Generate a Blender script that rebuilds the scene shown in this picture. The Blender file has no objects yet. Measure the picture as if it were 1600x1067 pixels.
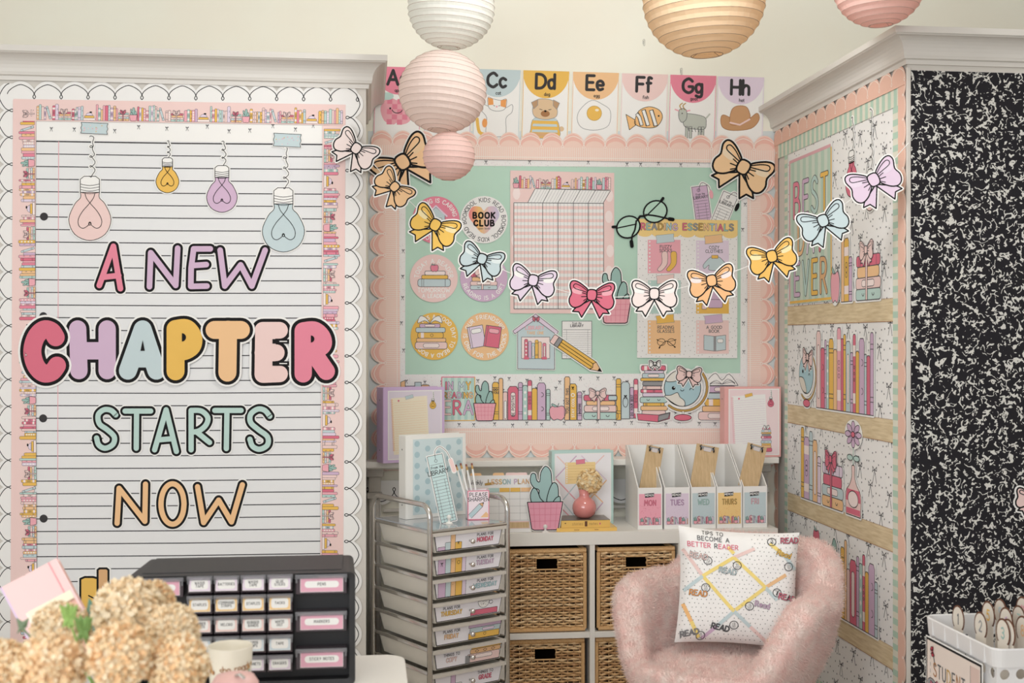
import bpy, math, random
from mathutils import Vector, Matrix
from math import sin, cos, tan, atan, pi, radians, sqrt
R = random.Random(7)
scene = bpy.context.scene
COL = scene.collection
# ---------------------------------------------------------------- camera, world, lamps, exposure
F = 1900.0
TH = atan(228 / F)
S_, C_ = sin(TH), cos(TH)
CAMZ = 1.5
cam_d = bpy.data.cameras.new('camera'); cam = bpy.data.objects.new('camera', cam_d); COL.objects.link(cam)
cam.location = (0, 0, CAMZ); cam.rotation_euler = (pi / 2, 0, -TH)
cam_d.sensor_width = 36; cam_d.lens = F * 36 / 1600; cam_d.clip_start = .05
cam_d.dof.use_dof = True; cam_d.dof.focus_distance = 4.55; cam_d.dof.aperture_fstop = 5.0
scene.camera = cam
w = bpy.data.worlds.new('world'); scene.world = w; w.use_nodes = True
w.node_tree.nodes['Background'].inputs[0].default_value = (.975, .985, 1, 1)
w.node_tree.nodes['Background'].inputs[1].default_value = .5
def area(name, loc, aim, sx, sy, power, col):
    d = bpy.data.lights.new(name, 'AREA'); d.shape = 'RECTANGLE'; d.size = sx; d.size_y = sy
    d.energy = power; d.color = col
    o = bpy.data.objects.new(name, d); COL.objects.link(o); o.location = loc
    o.rotation_euler = (Vector(aim) - Vector(loc)).to_track_quat('-Z', 'Y').to_euler()
    return o
area('window_daylight', (-1.6, -1.4, 1.9), (.9, 4.8, 1.7), 3.2, 1.6, 92, (.935, .97, 1))
def fill_lamp(loc, power, col=(.975, .985, .985)):
    d = bpy.data.lights.new('fill_lamp', 'POINT'); d.energy = power; d.shadow_soft_size = .22; d.color = col
    o = bpy.data.objects.new('fill_lamp', d); COL.objects.link(o); o.location = loc
fill_lamp((.85, 3.1, 2.98), 35); fill_lamp((-.35, .8, 2.35), 17)  # unseen point lights added to brighten the upper alcove wall and foreground flowers
scene.view_settings.view_transform = 'Standard'; scene.view_settings.look = 'None'
scene.view_settings.gamma = 1; scene.view_settings.use_curve_mapping = False
scene.view_settings.exposure = 0.1
# ---------------------------------------------------------------- materials
def lin(c):
    c = c / 255
    return c / 12.92 if c <= .04045 else ((c + .055) / 1.055) ** 2.4
PAL = dict(white=(240, 238, 235), paper=(236, 234, 232), black=(22, 20, 22), char=(60, 58, 60), rose=(222, 108, 132), hot=(233, 132, 155),
  lav=(210, 178, 206), lavl=(226, 208, 226), blue=(194, 211, 215), mint=(184, 212, 205), yel=(236, 186, 74), peach=(240, 192, 138), blush=(238, 205, 200),
  blushl=(246, 226, 222), tan=(222, 172, 118), pink=(238, 168, 180), cream=(244, 232, 205), dmint=(154, 190, 182), brown=(170, 118, 72),
  gold=(190, 150, 70), grey=(150, 150, 152), board=(184, 219, 200), sky=(168, 202, 210), dgrey=(96, 96, 98), line=(86, 84, 88), scal=(242, 208, 194),
  scald=(238, 186, 172), scall=(252, 230, 220), orange=(240, 160, 80), choc=(110, 70, 50), red=(200, 60, 80))
MC = {}
LG = 1.0
def rgb(c):
    if isinstance(c, str): c = PAL[c]
    l = [lin(v) for v in c]; g = .3 * l[0] + .6 * l[1] + .1 * l[2]
    return tuple(min(.93, (v * .9 + g * .1) * 1.04) for v in l)
def mat(c, rough=.75, metal=0, key=None, **kw):
    k = key or (c, rough, metal, tuple(sorted(kw.items())))
    if k in MC: return MC[k]
    m = bpy.data.materials.new(c if isinstance(c, str) else 'paint'); m.use_nodes = True
    b = m.node_tree.nodes['Principled BSDF']
    b.inputs['Base Color'].default_value = (*rgb(c), 1); b.inputs['Roughness'].default_value = rough
    b.inputs['Metallic'].default_value = metal
    if rough > .6: b.inputs['Specular IOR Level'].default_value = .25
    for n, v in kw.items(): b.inputs[n.replace('_', ' ')].default_value = v
    MC[k] = m
    return m
def nodemat(name, build, rough=.7, metal=0):
    m = bpy.data.materials.new(name); m.use_nodes = True
    nt = m.node_tree; b = nt.nodes['Principled BSDF']; b.inputs['Roughness'].default_value = rough
    b.inputs['Metallic'].default_value = metal; b.inputs['Specular IOR Level'].default_value = .25
    build(nt, b); return m
def N(nt, t, **kw):
    n = nt.nodes.new(t)
    for k, v in kw.items():
        if isinstance(k, str) and k.startswith('i_'): n.inputs[k[2:].replace('_', ' ')].default_value = v
        else: setattr(n, k, v)
    return n
def ramp(nt, src, stops, interp='LINEAR'):
    r = nt.nodes.new('ShaderNodeValToRGB'); r.color_ramp.interpolation = interp
    e = r.color_ramp.elements
    while len(e) < len(stops): e.new(.5)
    for q, (p, c) in zip(e, stops): q.position = p; q.color = (*c, 1)
    nt.links.new(src, r.inputs[0]); return r
def noise_mat(name, c1, c2, scale, rough=.8, bump=0, stretch=(1, 1, 1), lo=.35, hi=.65, detail=4, dist=.002):
    def f(nt, b):
        tc = N(nt, 'ShaderNodeTexCoord'); mp = N(nt, 'ShaderNodeMapping'); mp.inputs['Scale'].default_value = stretch
        nt.links.new(tc.outputs['Object'], mp.inputs[0])
        n = N(nt, 'ShaderNodeTexNoise', i_Scale=scale, i_Detail=detail); nt.links.new(mp.outputs[0], n.inputs['Vector'])
        r = ramp(nt, n.outputs[0], [(lo, rgb(c1)), (hi, rgb(c2))]); nt.links.new(r.outputs[0], b.inputs['Base Color'])
        if bump:
            bp = N(nt, 'ShaderNodeBump', i_Strength=bump, i_Distance=dist); nt.links.new(n.outputs[0], bp.inputs['Height'])
            nt.links.new(bp.outputs[0], b.inputs['Normal'])
    return nodemat(name, f, rough)
M_cream = noise_mat('cream_paint', (246, 241, 226), (243, 238, 222), 3, .85)
M_grey = noise_mat('warm_grey_paint', (214, 208, 200), (208, 202, 194), 4, .5)
M_trim = mat((214, 209, 202), .4)
M_wood = noise_mat('printed_wood_grain', (226, 206, 168), (206, 182, 140), 9, .7, stretch=(1, 1.2, 12))
M_clip = noise_mat('clipboard_wood', (214, 184, 138), (200, 168, 122), 30, .6, stretch=(6, 6, .6))
M_chrome = mat((205, 203, 200), .16, 1.0)
M_white_pl = mat((238, 236, 230), .35)
M_lam = mat((236, 232, 224), .4)
def f_comp(nt, b):
    tc = N(nt, 'ShaderNodeTexCoord')
    L = nt.links.new
    def nz(sc, det, off):
        mp = N(nt, 'ShaderNodeMapping'); mp.inputs['Location'].default_value = off; L(tc.outputs['Object'], mp.inputs[0])
        n = N(nt, 'ShaderNodeTexNoise', i_Scale=sc, i_Detail=det, i_Roughness=.45, i_Distortion=.5); L(mp.outputs[0], n.inputs['Vector']); return n.outputs[0]
    def math_(op, a, v=None, c=None):
        n = N(nt, 'ShaderNodeMath', operation=op); L(a, n.inputs[0])
        if v is not None:
            if isinstance(v, (int, float)): n.inputs[1].default_value = v
            else: L(v, n.inputs[1])
        return n.outputs[0]
    def worm(sc, off, wd, brk):
        a = math_('ABSOLUTE', math_('SUBTRACT', nz(sc, 2, off), .5))
        l = math_('LESS_THAN', a, wd)
        k = math_('GREATER_THAN', nz(sc * 1.5, 1, (off[0] + 9, 3, 1)), brk)
        return math_('MULTIPLY', l, k)
    w1 = worm(30, (0, 0, 0), .026, .52); w2 = worm(28, (5, 2, 8), .024, .535)
    bl = math_('GREATER_THAN', nz(54, 1, (2, 7, 4)), .65)
    s = math_('MAXIMUM', math_('MAXIMUM', w1, w2), bl)
    r = ramp(nt, s, [(0, rgb((32, 30, 36))), (1, rgb((214, 212, 206)))]); L(r.outputs[0], b.inputs['Base Color'])
M_comp = nodemat('marbled_composition_paper', f_comp, .6)
# ---------------------------------------------------------------- objects
def worldloc(o):
    v = Vector((0, 0, 0))
    while o: v += o.location; o = o.parent
    return v
def meta(o, label=None, cat=None, group=None, kind=None):
    if label: o['label'] = label
    if cat: o['category'] = cat
    if group: o['group'] = group
    if kind: o['kind'] = kind
    return o
def emp(name, loc, label, cat, group=None):
    o = bpy.data.objects.new(name, None); COL.objects.link(o); o.location = loc; o.empty_display_size = .05
    return meta(o, label, cat, group)
def mkobj(name, V, Fc, MI, mats, parent=None, smooth=False, bev=0, origin=None):
    me = bpy.data.meshes.new(name)
    if origin is None:
        if parent: origin = worldloc(parent)
        else:
            xs = [v[0] for v in V]; ys = [v[1] for v in V]; zs = [v[2] for v in V]
            origin = Vector(((min(xs) + max(xs)) / 2, (min(ys) + max(ys)) / 2, min(zs)))
    ox, oy, oz = origin
    me.from_pydata([(v[0] - ox, v[1] - oy, v[2] - oz) for v in V], [], Fc)
    for m in mats: me.materials.append(m)
    me.polygons.foreach_set('material_index', MI)
    if smooth: me.polygons.foreach_set('use_smooth', [True] * len(Fc))
    me.update()
    o = bpy.data.objects.new(name, me); COL.objects.link(o)
    if parent: o.parent = parent
    else: o.location = origin
    if bev:
        b = o.modifiers.new('bevel', 'BEVEL'); b.width = bev; b.segments = 2; b.limit_method = 'ANGLE'; b.angle_limit = .8
        for p in me.polygons: p.use_smooth = True
        o.modifiers.new('wn', 'WEIGHTED_NORMAL').keep_sharp = True
    return o
def dup(root, loc, label=None, group=None, rz=0):
    r = root.copy(); COL.objects.link(r); r.location = loc; r.rotation_euler.z += rz
    if label: r['label'] = label
    if group: r['group'] = group
    for ch in list(root.children):
        c = ch.copy(); COL.objects.link(c); c.parent = r
        for g in list(ch.children):
            d = g.copy(); COL.objects.link(d); d.parent = c
    return r
class MB:
    def __init__(s, M=None): s.V = []; s.F = []; s.I = []; s.mats = []; s.M = M or Matrix()
    def mi(s, m):
        if m not in s.mats: s.mats.append(m)
        return s.mats.index(m)
    def add(s, V, Fc, m):
        k = len(s.V); i = s.mi(m)
        s.V += [tuple(s.M @ Vector(v)) for v in V]
        s.F += [tuple(k + j for j in f) for f in Fc]; s.I += [i] * len(Fc)
    def box(s, a, b, m):
        x0, y0, z0 = a; x1, y1, z1 = b
        s.add([(x0, y0, z0), (x1, y0, z0), (x1, y1, z0), (x0, y1, z0), (x0, y0, z1), (x1, y0, z1), (x1, y1, z1), (x0, y1, z1)],
              [(0, 3, 2, 1), (4, 5, 6, 7), (0, 1, 5, 4), (1, 2, 6, 5), (2, 3, 7, 6), (3, 0, 4, 7)], m)
    def tube(s, pts, r, m, n=8, closed=False):
        pts = [Vector(p) for p in pts]; V = []; Fc = []; L = len(pts)
        rr = r if isinstance(r, (list, tuple)) else [r] * L
        up = None
        for i, p in enumerate(pts):
            a = pts[i - 1] if (i > 0 or closed) else p; b = pts[(i + 1) % L] if (i < L - 1 or closed) else p
            t = (b - a).normalized()
            if up is None: up = t.orthogonal().normalized()
            up = (up - t * up.dot(t)).normalized(); q = t.cross(up)
            for j in range(n):
                an = 2 * pi * j / n; V.append(p + (up * cos(an) + q * sin(an)) * rr[i])
        for i in range(L if closed else L - 1):
            for j in range(n):
                a = i * n + j; b = i * n + (j + 1) % n; i2 = (i + 1) % L; c = i2 * n + (j + 1) % n; d = i2 * n + j
                Fc.append((a, b, c, d))
        if not closed: Fc.append(tuple(range(n))[::-1]); Fc.append(tuple((L - 1) * n + j for j in range(n)))
        s.add(V, Fc, m)
    def lathe(s, prof, m, n=24, c=(0, 0, 0), cap=True):
        V = []; Fc = []
        for r, z in prof:
            for j in range(n):
                a = 2 * pi * j / n; V.append((c[0] + r * cos(a), c[1] + r * sin(a), c[2] + z))
        for i in range(len(prof) - 1):
            for j in range(n):
                Fc.append((i * n + j, i * n + (j + 1) % n, (i + 1) * n + (j + 1) % n, (i + 1) * n + j))
        if cap:
            Fc.append(tuple(range(n))[::-1]); Fc.append(tuple((len(prof) - 1) * n + j for j in range(n)))
        s.add(V, Fc, m)
    def prism(s, poly, vec, m):
        n = len(poly); v = Vector(vec); V = [Vector(p) for p in poly] + [Vector(p) + v for p in poly]
        Fc = [tuple(range(n))[::-1], tuple(range(n, 2 * n))] + [(i, (i + 1) % n, n + (i + 1) % n, n + i) for i in range(n)]
        s.add(V, Fc, m)
    def build(s, name, parent=None, **kw): return mkobj(name, s.V, s.F, s.I, s.mats, parent, **kw)
# ---------------------------------------------------------------- pixel rays and flat frames
HY = 533.5
def ray(px, py):
    a = (px - 800) / F; b = (HY - py) / F
    return Vector((S_ + a * C_, C_ - a * S_, b))
CAM = Vector((0, 0, CAMZ))
def at(px, py, D): return CAM + ray(px, py) * D
def onY(px, py, Y): d = ray(px, py); return CAM + d * (Y / d.y)
class Plane:            # photograph coordinates laid on a real plane in the room
    def __init__(s, p0, n): s.p0 = Vector(p0); s.n = Vector(n).normalized(); s.k = s.n.dot(s.p0 - CAM)
    def p(s, x, y, l=0): d = ray(x, y); return CAM + d * (s.k / s.n.dot(d)) + s.n * l
class Frame:            # a flat frame in the room: units of k metres, v runs down
    def __init__(s, O, ux, dn, k): s.O = Vector(O); s.ux = Vector(ux).normalized() * k; s.dn = Vector(dn).normalized() * k; s.n = s.ux.cross(-s.dn).normalized(); s.k = k
    def p(s, x, y, l=0): return s.O + s.ux * x + s.dn * y + s.n * l
YA, YB, XR, YC = 4.33, 5.02, 1.733, 3.74
PA = Plane((0, YA, 0), (0, -1, 0)); PB = Plane((0, YB, 0), (0, -1, 0)); PR = Plane((XR, 0, 0), (-1, 0, 0)); PC = Plane((0, YC, 0), (0, -1, 0))
DL = 2.2e-4
def ell(cx, cy, rx, ry=None, n=20, a0=0, a1=2 * pi):
    ry = rx if ry is None else ry; full = abs(a1 - a0 - 2 * pi) < 1e-6
    return [(cx + rx * cos(a0 + (a1 - a0) * i / (n if full else n - 1)), cy + ry * sin(a0 + (a1 - a0) * i / (n if full else n - 1))) for i in range(n)]
def crv(P, closed=False, sub=4):
    out = []; n = len(P)
    for i in range(n if closed else n - 1):
        p0 = P[(i - 1) % n] if (closed or i > 0) else P[0]; p1 = P[i]; p2 = P[(i + 1) % n]; p3 = P[(i + 2) % n] if (closed or i < n - 2) else P[-1]
        for k in range(sub):
            t = k / sub; t2 = t * t; t3 = t2 * t
            out.append(tuple(.5 * (2 * p1[j] + (p2[j] - p0[j]) * t + (2 * p0[j] - 5 * p1[j] + 4 * p2[j] - p3[j]) * t2 + (3 * p1[j] - p0[j] - 3 * p2[j] + p3[j]) * t3) for j in (0, 1)))
    if not closed: out.append(tuple(P[-1]))
    return out
def rect(x0, y0, x1, y1): return [(x0, y0), (x1, y0), (x1, y1), (x0, y1)]
def rrect(x0, y0, x1, y1, r, n=4):
    o = []
    for cx, cy, a in ((x1 - r, y0 + r, -pi / 2), (x1 - r, y1 - r, 0), (x0 + r, y1 - r, pi / 2), (x0 + r, y0 + r, pi)):
        o += [(cx + r * cos(a + pi / 2 * i / n), cy + r * sin(a + pi / 2 * i / n)) for i in range(n + 1)]
    return o
class Art:
    def __init__(s, fr, base=0.0, th=0.0): s.fr = fr; s.V = []; s.F = []; s.I = []; s.mats = []; s.c = 0; s.base = base; s.th = th; s.T = (1, 0, 0, 1, 0, 0); s.st = []; s.ws = 1; s.rough = .75; s.md = 40; s.stp = 5e-6; s.dl = DL
    def push(s, x, y, sc=1, ang=0, sy=None, w=None):
        s.st.append((s.T, s.ws)); sy = sc if sy is None else sy; ca, sa = cos(ang), sin(ang)
        a, b, c, d, e, f = s.T                    # x' = a x + c y + e ; y' = b x + d y + f
        A, B, Cc, Dd = ca * sc, sa * sc, -sa * sy, ca * sy
        s.T = (a * A + c * B, b * A + d * B, a * Cc + c * Dd, b * Cc + d * Dd, a * x + c * y + e, b * x + d * y + f)
        if w: s.ws *= w
        return s
    def pop(s): s.T, s.ws = s.st.pop(); return s
    def t(s, p): a, b, c, d, e, f = s.T; return (a * p[0] + c * p[1] + e, b * p[0] + d * p[1] + f)
    def mi(s, col):
        m = col if isinstance(col, bpy.types.Material) else mat(col, s.rough)
        if m not in s.mats: s.mats.append(m)
        return s.mats.index(m)
    def raw(s, P, col, L, th=0):
        s.c += 1; l = s.base + L * s.dl + (s.c % s.md) * s.stp; k = len(s.V); n = len(P); i = s.mi(col)
        s.V += [tuple(s.fr.p(x, y, l)) for x, y in P]; s.F.append(tuple(range(k, k + n))); s.I.append(i)
        if th:
            s.V += [tuple(s.fr.p(x, y, l - th)) for x, y in P]
            s.F += [(k + j, k + n + j, k + n + (j + 1) % n, k + (j + 1) % n) for j in range(n)]; s.I += [i] * n
    def fill(s, P, col, L=0, th=0): s.raw([s.t(p) for p in P], col, L, th)
    def stroke(s, P, w_, col, L=1, closed=False, th=0, nd=None, cap=True):
        P = [s.t(p) for p in P]; h = w_ * s.ws / 2; n = len(P)
        if nd is None: nd = 6 if h < 1.2 else (10 if h < 4 else 20)
        if n == 1: s.raw(ell(P[0][0], P[0][1], h, n=nd), col, L, th); return
        if h > 5:                                  # fat letters: plain bars joined by discs
            for i in range(n - 1):
                a, b = P[i], P[i + 1]; dx, dy = b[0] - a[0], b[1] - a[1]; l = sqrt(dx * dx + dy * dy)
                if l < 1e-6: continue
                ex, ey = -dy / l * h, dx / l * h
                s.raw([(a[0] + ex, a[1] + ey), (b[0] + ex, b[1] + ey), (b[0] - ex, b[1] - ey), (a[0] - ex, a[1] - ey)], col, L, th)
            for q in (P if cap else P[1:-1]): s.raw(ell(q[0], q[1], h, n=nd), col, L, th)
            return
        segs = []
        for i in range(n if closed else n - 1):
            a, b = P[i], P[(i + 1) % n]; dx, dy = b[0] - a[0], b[1] - a[1]; l = sqrt(dx * dx + dy * dy)
            segs.append((-dy / l, dx / l) if l > 1e-9 else (0, 1))
        E = []; discs = []
        for i in range(n):
            if closed: s1, s2 = segs[i - 1], segs[i]
            else: s1 = segs[max(i - 1, 0)]; s2 = segs[min(i, n - 2)]
            dt = s1[0] * s2[0] + s1[1] * s2[1]
            if dt > .64:
                mx, my = s1[0] + s2[0], s1[1] + s2[1]; k = 2 / (mx * mx + my * my) if (mx * mx + my * my) > 0 else 1
                m = (mx * k * h, my * k * h); E.append((m, m))
            else: E.append(((s1[0] * h, s1[1] * h), (s2[0] * h, s2[1] * h))); discs.append(P[i])
        for i in range(n if closed else n - 1):
            j = (i + 1) % n; a, b = P[i], P[j]; ea = E[i][1]; eb = E[j][0]
            s.raw([(a[0] + ea[0], a[1] + ea[1]), (b[0] + eb[0], b[1] + eb[1]), (b[0] - eb[0], b[1] - eb[1]), (a[0] - ea[0], a[1] - ea[1])], col, L, th)
        if not closed and cap: discs += [P[0], P[-1]]
        for d in discs: s.raw(ell(d[0], d[1], h, n=nd), col, L, th)
    def shape(s, P, col, L=0, ow=1.0, oc='black', th=0):
        s.fill(P, col, L, th)
        if ow: s.stroke(P, ow, oc, L + 1, closed=True)
    def cut(s, P, m, L=0, th=.0012, col='white'):      # white paper backing that shows m units around the shape
        s.fill(P, col, L, th); s.stroke(P, 2 * m, col, L, closed=True, th=th, nd=12)
    def build(s, name, label=None, cat=None, group=None, parent=None, kind=None):
        o = mkobj(name, s.V, s.F, s.I, s.mats, parent); return meta(o, label, cat, group, kind)
# ---------------------------------------------------------------- hand-lettered stroke font (y down, cap height 100)
G = dict(zip("ABCDEFGHIJKLMNOPQRSTUVWXYZ", [
 "72;0 100 36 0 72 100|13 66 59 66", "60;0 100 0 0|~0 0 40 2 50 24 36 46 0 48|~0 48 46 52 60 74 44 97 0 100", "66;~64 18 40 0 8 20 0 50 8 82 40 100 66 82",
 "66;0 100 0 0|~0 0 40 4 64 30 64 68 40 96 0 100", "52;52 0 0 0 0 100 52 100|0 48 44 48", "52;52 0 0 0 0 100|0 48 44 48", "70;~66 18 40 0 8 20 0 50 8 82 40 100 68 84 70 56|42 56 70 56",
 "62;0 0 0 100|62 0 62 100|0 50 62 50", "6;3 0 3 100", "46;~46 0 46 70 36 96 14 100 0 84", "60;0 0 0 100|58 0 0 56|18 42 60 100", "50;0 0 0 100 50 100", "80;0 100 6 0 40 64 74 0 80 100",
 "64;0 100 2 0 62 100 64 0", "74;~37 0 66 14 74 50 66 86 37 100 8 86 0 50 8 14 37 0", "58;0 100 0 0|~0 0 42 3 56 28 42 54 0 58", "74;~37 0 66 14 74 50 66 86 37 100 8 86 0 50 8 14 37 0|44 74 74 104",
 "60;0 100 0 0|~0 0 40 3 54 26 40 50 0 54|24 54 60 100", "56;~54 14 30 0 4 12 6 36 30 48 54 66 52 90 26 100 0 86", "60;0 0 60 0|30 0 30 100", "62;~0 0 0 60 8 90 31 100 54 90 62 60 62 0",
 "64;0 0 32 100 64 0", "92;0 0 20 100 46 30 72 100 92 0", "60;0 0 60 100|60 0 0 100", "60;0 0 30 50 60 0|30 50 30 100", "56;0 0 56 0 0 100 56 100"]))
G.update(dict(zip("abcdefghiklmnoprstuwy", [
 "44;~44 56 28 37 6 46 2 70 12 96 32 96 44 78|44 38 44 100", "44;0 0 0 100|~0 56 18 37 38 46 43 70 32 96 12 97 0 80", "42;~42 46 22 36 4 50 2 76 20 99 42 90", "44;44 0 44 100|~44 56 28 37 6 46 2 70 12 96 32 96 44 78",
 "46;~4 66 44 66 40 44 22 36 4 48 2 76 18 99 42 92", "32;~32 6 18 0 10 14 10 100|0 40 28 40", "44;~44 56 28 37 6 46 2 70 12 94 32 92 44 74|~44 38 44 112 28 128 4 120", "42;0 0 0 100|~0 58 18 36 38 44 42 62 42 100",
 "6;3 38 3 100|3 14 3 18", "40;0 0 0 100|38 40 0 72|14 62 40 100", "6;3 0 3 100", "70;0 38 0 100|~0 56 16 36 34 44 35 100|~35 56 52 36 68 44 70 100", "42;0 38 0 100|~0 58 18 36 38 44 42 62 42 100",
 "46;~23 36 42 50 44 70 34 94 23 99 8 92 2 70 6 48 23 36", "44;0 38 0 128|~0 56 18 37 38 46 43 70 32 96 12 97 0 80", "30;0 38 0 100|~0 60 12 40 30 38", "36;~34 44 16 36 4 48 18 64 34 76 26 98 0 92",
 "30;~12 8 12 80 18 98 30 98|0 40 28 40", "42;~0 38 0 80 14 99 36 90 42 76|42 38 42 100", "64;0 38 16 100 32 50 48 100 64 38", "42;0 38 21 96|~42 38 18 110 2 126"])))
G.update({'1': "16;0 16 14 0 14 100", '2': "52;~2 20 24 0 48 14 46 40 2 100|2 100 52 100", '3': "50;~2 10 28 0 46 20 40 42 20 48 44 56 50 78 28 100 0 88", '4': "56;40 100 40 0 0 68 56 68",
 '5': "50;48 0 8 0 4 42|~4 42 30 36 50 60 44 90 20 100 0 88", '6': "50;~42 4 14 22 0 60 8 92 28 100 48 84 46 60 24 50 4 64", '7': "50;0 0 50 0 16 100", '8': "50;~25 0 46 16 40 38 25 46 8 38 4 16 25 0|~25 46 46 58 48 84 25 100 2 84 4 58 25 46",
 '9': "50;~46 40 24 50 2 38 2 14 24 0 46 12 48 44 30 96", "'": "6;3 0 0 20", '.': "6;3 96 3 100", '-': "30;0 55 30 55", '_': "30;0 90 30 90"})
GC = {}
def glyph(ch):
    if ch in GC: return GC[ch]
    if ch == ' ' or ch not in G: GC[ch] = (.34, []); return GC[ch]
    w_, body = G[ch].split(';'); st = []
    for q in body.split('|'):
        sm = q[0] == '~'; v = [float(k) / 100 for k in q.lstrip('~').split()]; P = list(zip(v[::2], v[1::2]))
        st.append(crv(P, sub=3) if sm else P)
    GC[ch] = (float(w_) / 100, st); return GC[ch]
def twidth(s, h, wd, sp): return sum((glyph(c)[0] * wd + sp) * h for c in s) - sp * h
def text(a, s, x, y, h, w_, col, L=2, sp=.26, wd=1.0, al='c', oc=None, ow=0, j=0):
    """x centre (or left) of the line, y its top, h cap height; col may be a list taken letter by letter"""
    W = twidth(s, h, wd, sp); x0 = x - W / 2 if al == 'c' else x; k = 0
    for ch in s:
        gw, st = glyph(ch); c = col[k % len(col)] if isinstance(col, list) else col
        dy = R.uniform(-j, j) * h if j else 0
        for P in st:
            Q = [(x0 + px * h * wd, y + py * h + dy) for px, py in P]
            if oc: a.stroke(Q, w_ + 2 * ow, oc, L)
            a.stroke(Q, w_, c, L + (1 if oc else 0))
        x0 += (gw * wd + sp) * h
        if ch != ' ': k += 1
def arctext(a, s, cx, cy, r, h, w_, col, L, a0, flip=False, sp=.3):
    """text centred on angle a0 (radians, 0 = top, clockwise); flip = reads along the bottom"""
    W = twidth(s, h, 1, sp); ang = -W / 2 / r
    for ch in s:
        gw, st = glyph(ch); adv = (gw + sp) * h; m = ang + gw * h / 2 / r
        th = a0 + (m if not flip else -m); px, py = cx + r * sin(th), cy - r * cos(th)
        a.push(px, py, h, th + (pi if flip else 0))
        for P in st: a.stroke([(q[0] - gw / 2, q[1] - .5) for q in P], w_, col, L)
        a.pop(); ang += adv / r
# ---------------------------------------------------------------- the setting
def struct(name, mb, **kw): return meta(mb.build(name, **kw), kind='structure')
m = MB(); m.box((-3.2, -2.5, -.1), (4.6, 5.2, 0), noise_mat('pale_floor', (196, 186, 172), (184, 172, 158), 5, .5)); struct('floor', m)
m = MB(); m.box((-3.2, -2.5, 3.3), (4.6, 5.2, 3.4), mat((240, 236, 226), .9)); struct('ceiling', m)
m = MB(); m.box((-3.2, YB, 0), (4.6, YB + .12, 3.3), M_cream); struct('wall_back', m)
m = MB(); m.box((-3.3, -2.5, 0), (-3.2, 5.14, 3.3), mat((232, 230, 226), .9)); struct('wall_far_left', m)
m = MB(); m.box((4.6, -2.5, 0), (4.7, 5.14, 3.3), mat((232, 230, 226), .9)); struct('wall_far_right', m)
ZC = 2.404
m = MB(); m.box((-3.2, YA, 0), (0, YB, ZC + .08), M_grey); struct('wall_left', m)
m = MB(); m.box((XR, YC, 0), (4.6, YB, ZC + .08), M_grey); struct('wall_right', m)
def crown(name, path, prof):
    """profile (out, up) swept along a mitred path; out is to the left of travel"""
    m = MB(); V = []; n = len(prof)
    for i, p in enumerate(path):
        d1 = (Vector(path[i]) - Vector(path[i - 1])).normalized() if i else None
        d2 = (Vector(path[i + 1]) - Vector(p)).normalized() if i < len(path) - 1 else None
        d1 = d1 or d2; d2 = d2 or d1
        n1 = Vector((d1.y, -d1.x)); n2 = Vector((d2.y, -d2.x)); mt = (n1 + n2) / (1 + n1.dot(n2))
        for o, u in prof: V.append((p[0] + mt.x * o, p[1] + mt.y * o, u))
    Fc = []
    for i in range(len(path) - 1):
        for j in range(n): Fc.append((i * n + j, i * n + (j + 1) % n, (i + 1) * n + (j + 1) % n, (i + 1) * n + j))
    Fc += [tuple(range(n)), tuple((len(path) - 1) * n + j for j in range(n))[::-1]]
    m.add(V, Fc, M_trim); return struct(name, m)
cove = [(.022 + .045 * (1 - cos(t)), ZC + .014 + .055 * sin(t)) for t in [pi / 2 * i / 7 for i in range(8)]]
prof = [(-.02, ZC - .012), (.009, ZC - .012), (.011, ZC + .002), (.019, ZC + .005), (.021, ZC + .012)] + cove + [(.07, ZC + .072), (.074, ZC + .074), (.074, ZC + .094), (-.02, ZC + .094)]
crown('trim_1', [(-3.2, YA), (0, YA), (0, YB)], prof)
crown('trim_2', [(XR, YB), (XR, YC), (4.6, YC)], prof)
m = MB(); m.box((0, YB - .14, .994), (XR - .03, YB, 1.019), M_lam); m.box((0, YB - .07, .982), (XR - .03, YB, .994), M_lam); struct('trim_3', m, bev=.003)
m = MB()                                                   # pilaster with capital under the ledge
for x0, x1 in ((XR - .115, XR - .035), (.0, .07)):
    m.box((x0 + .012, YB - .03, 0), (x1 - .012, YB, .86), M_grey); m.box((x0 + .004, YB - .045, .86), (x1 - .004, YB, .885), M_grey)
    m.box((x0 + .01, YB - .036, .885), (x1 - .01, YB, .95), M_grey); m.box((x0, YB - .055, .95), (x1, YB, .985), M_grey)
    for k in range(3): m.box((x0 + .024 + k * .015, YB - .034, .05), (x0 + .031 + k * .015, YB, .84), M_trim)
struct('trim_4', m, bev=.004)
m = MB()
for z in (.875, .80): m.box((.07, YB - .016, z), (XR - .12, YB, z + .014), M_grey)
struct('trim_5', m, bev=.003)
m = MB(); m.box((XR - .004, YC - .004, 0), (XR + .01, YC + .006, ZC - .02), M_grey); struct('trim_6', m, bev=.002)
m = MB(); m.box((0, YB - .018, 0), (XR, YB, .12), M_trim); struct('baseboard_back', m)

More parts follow.
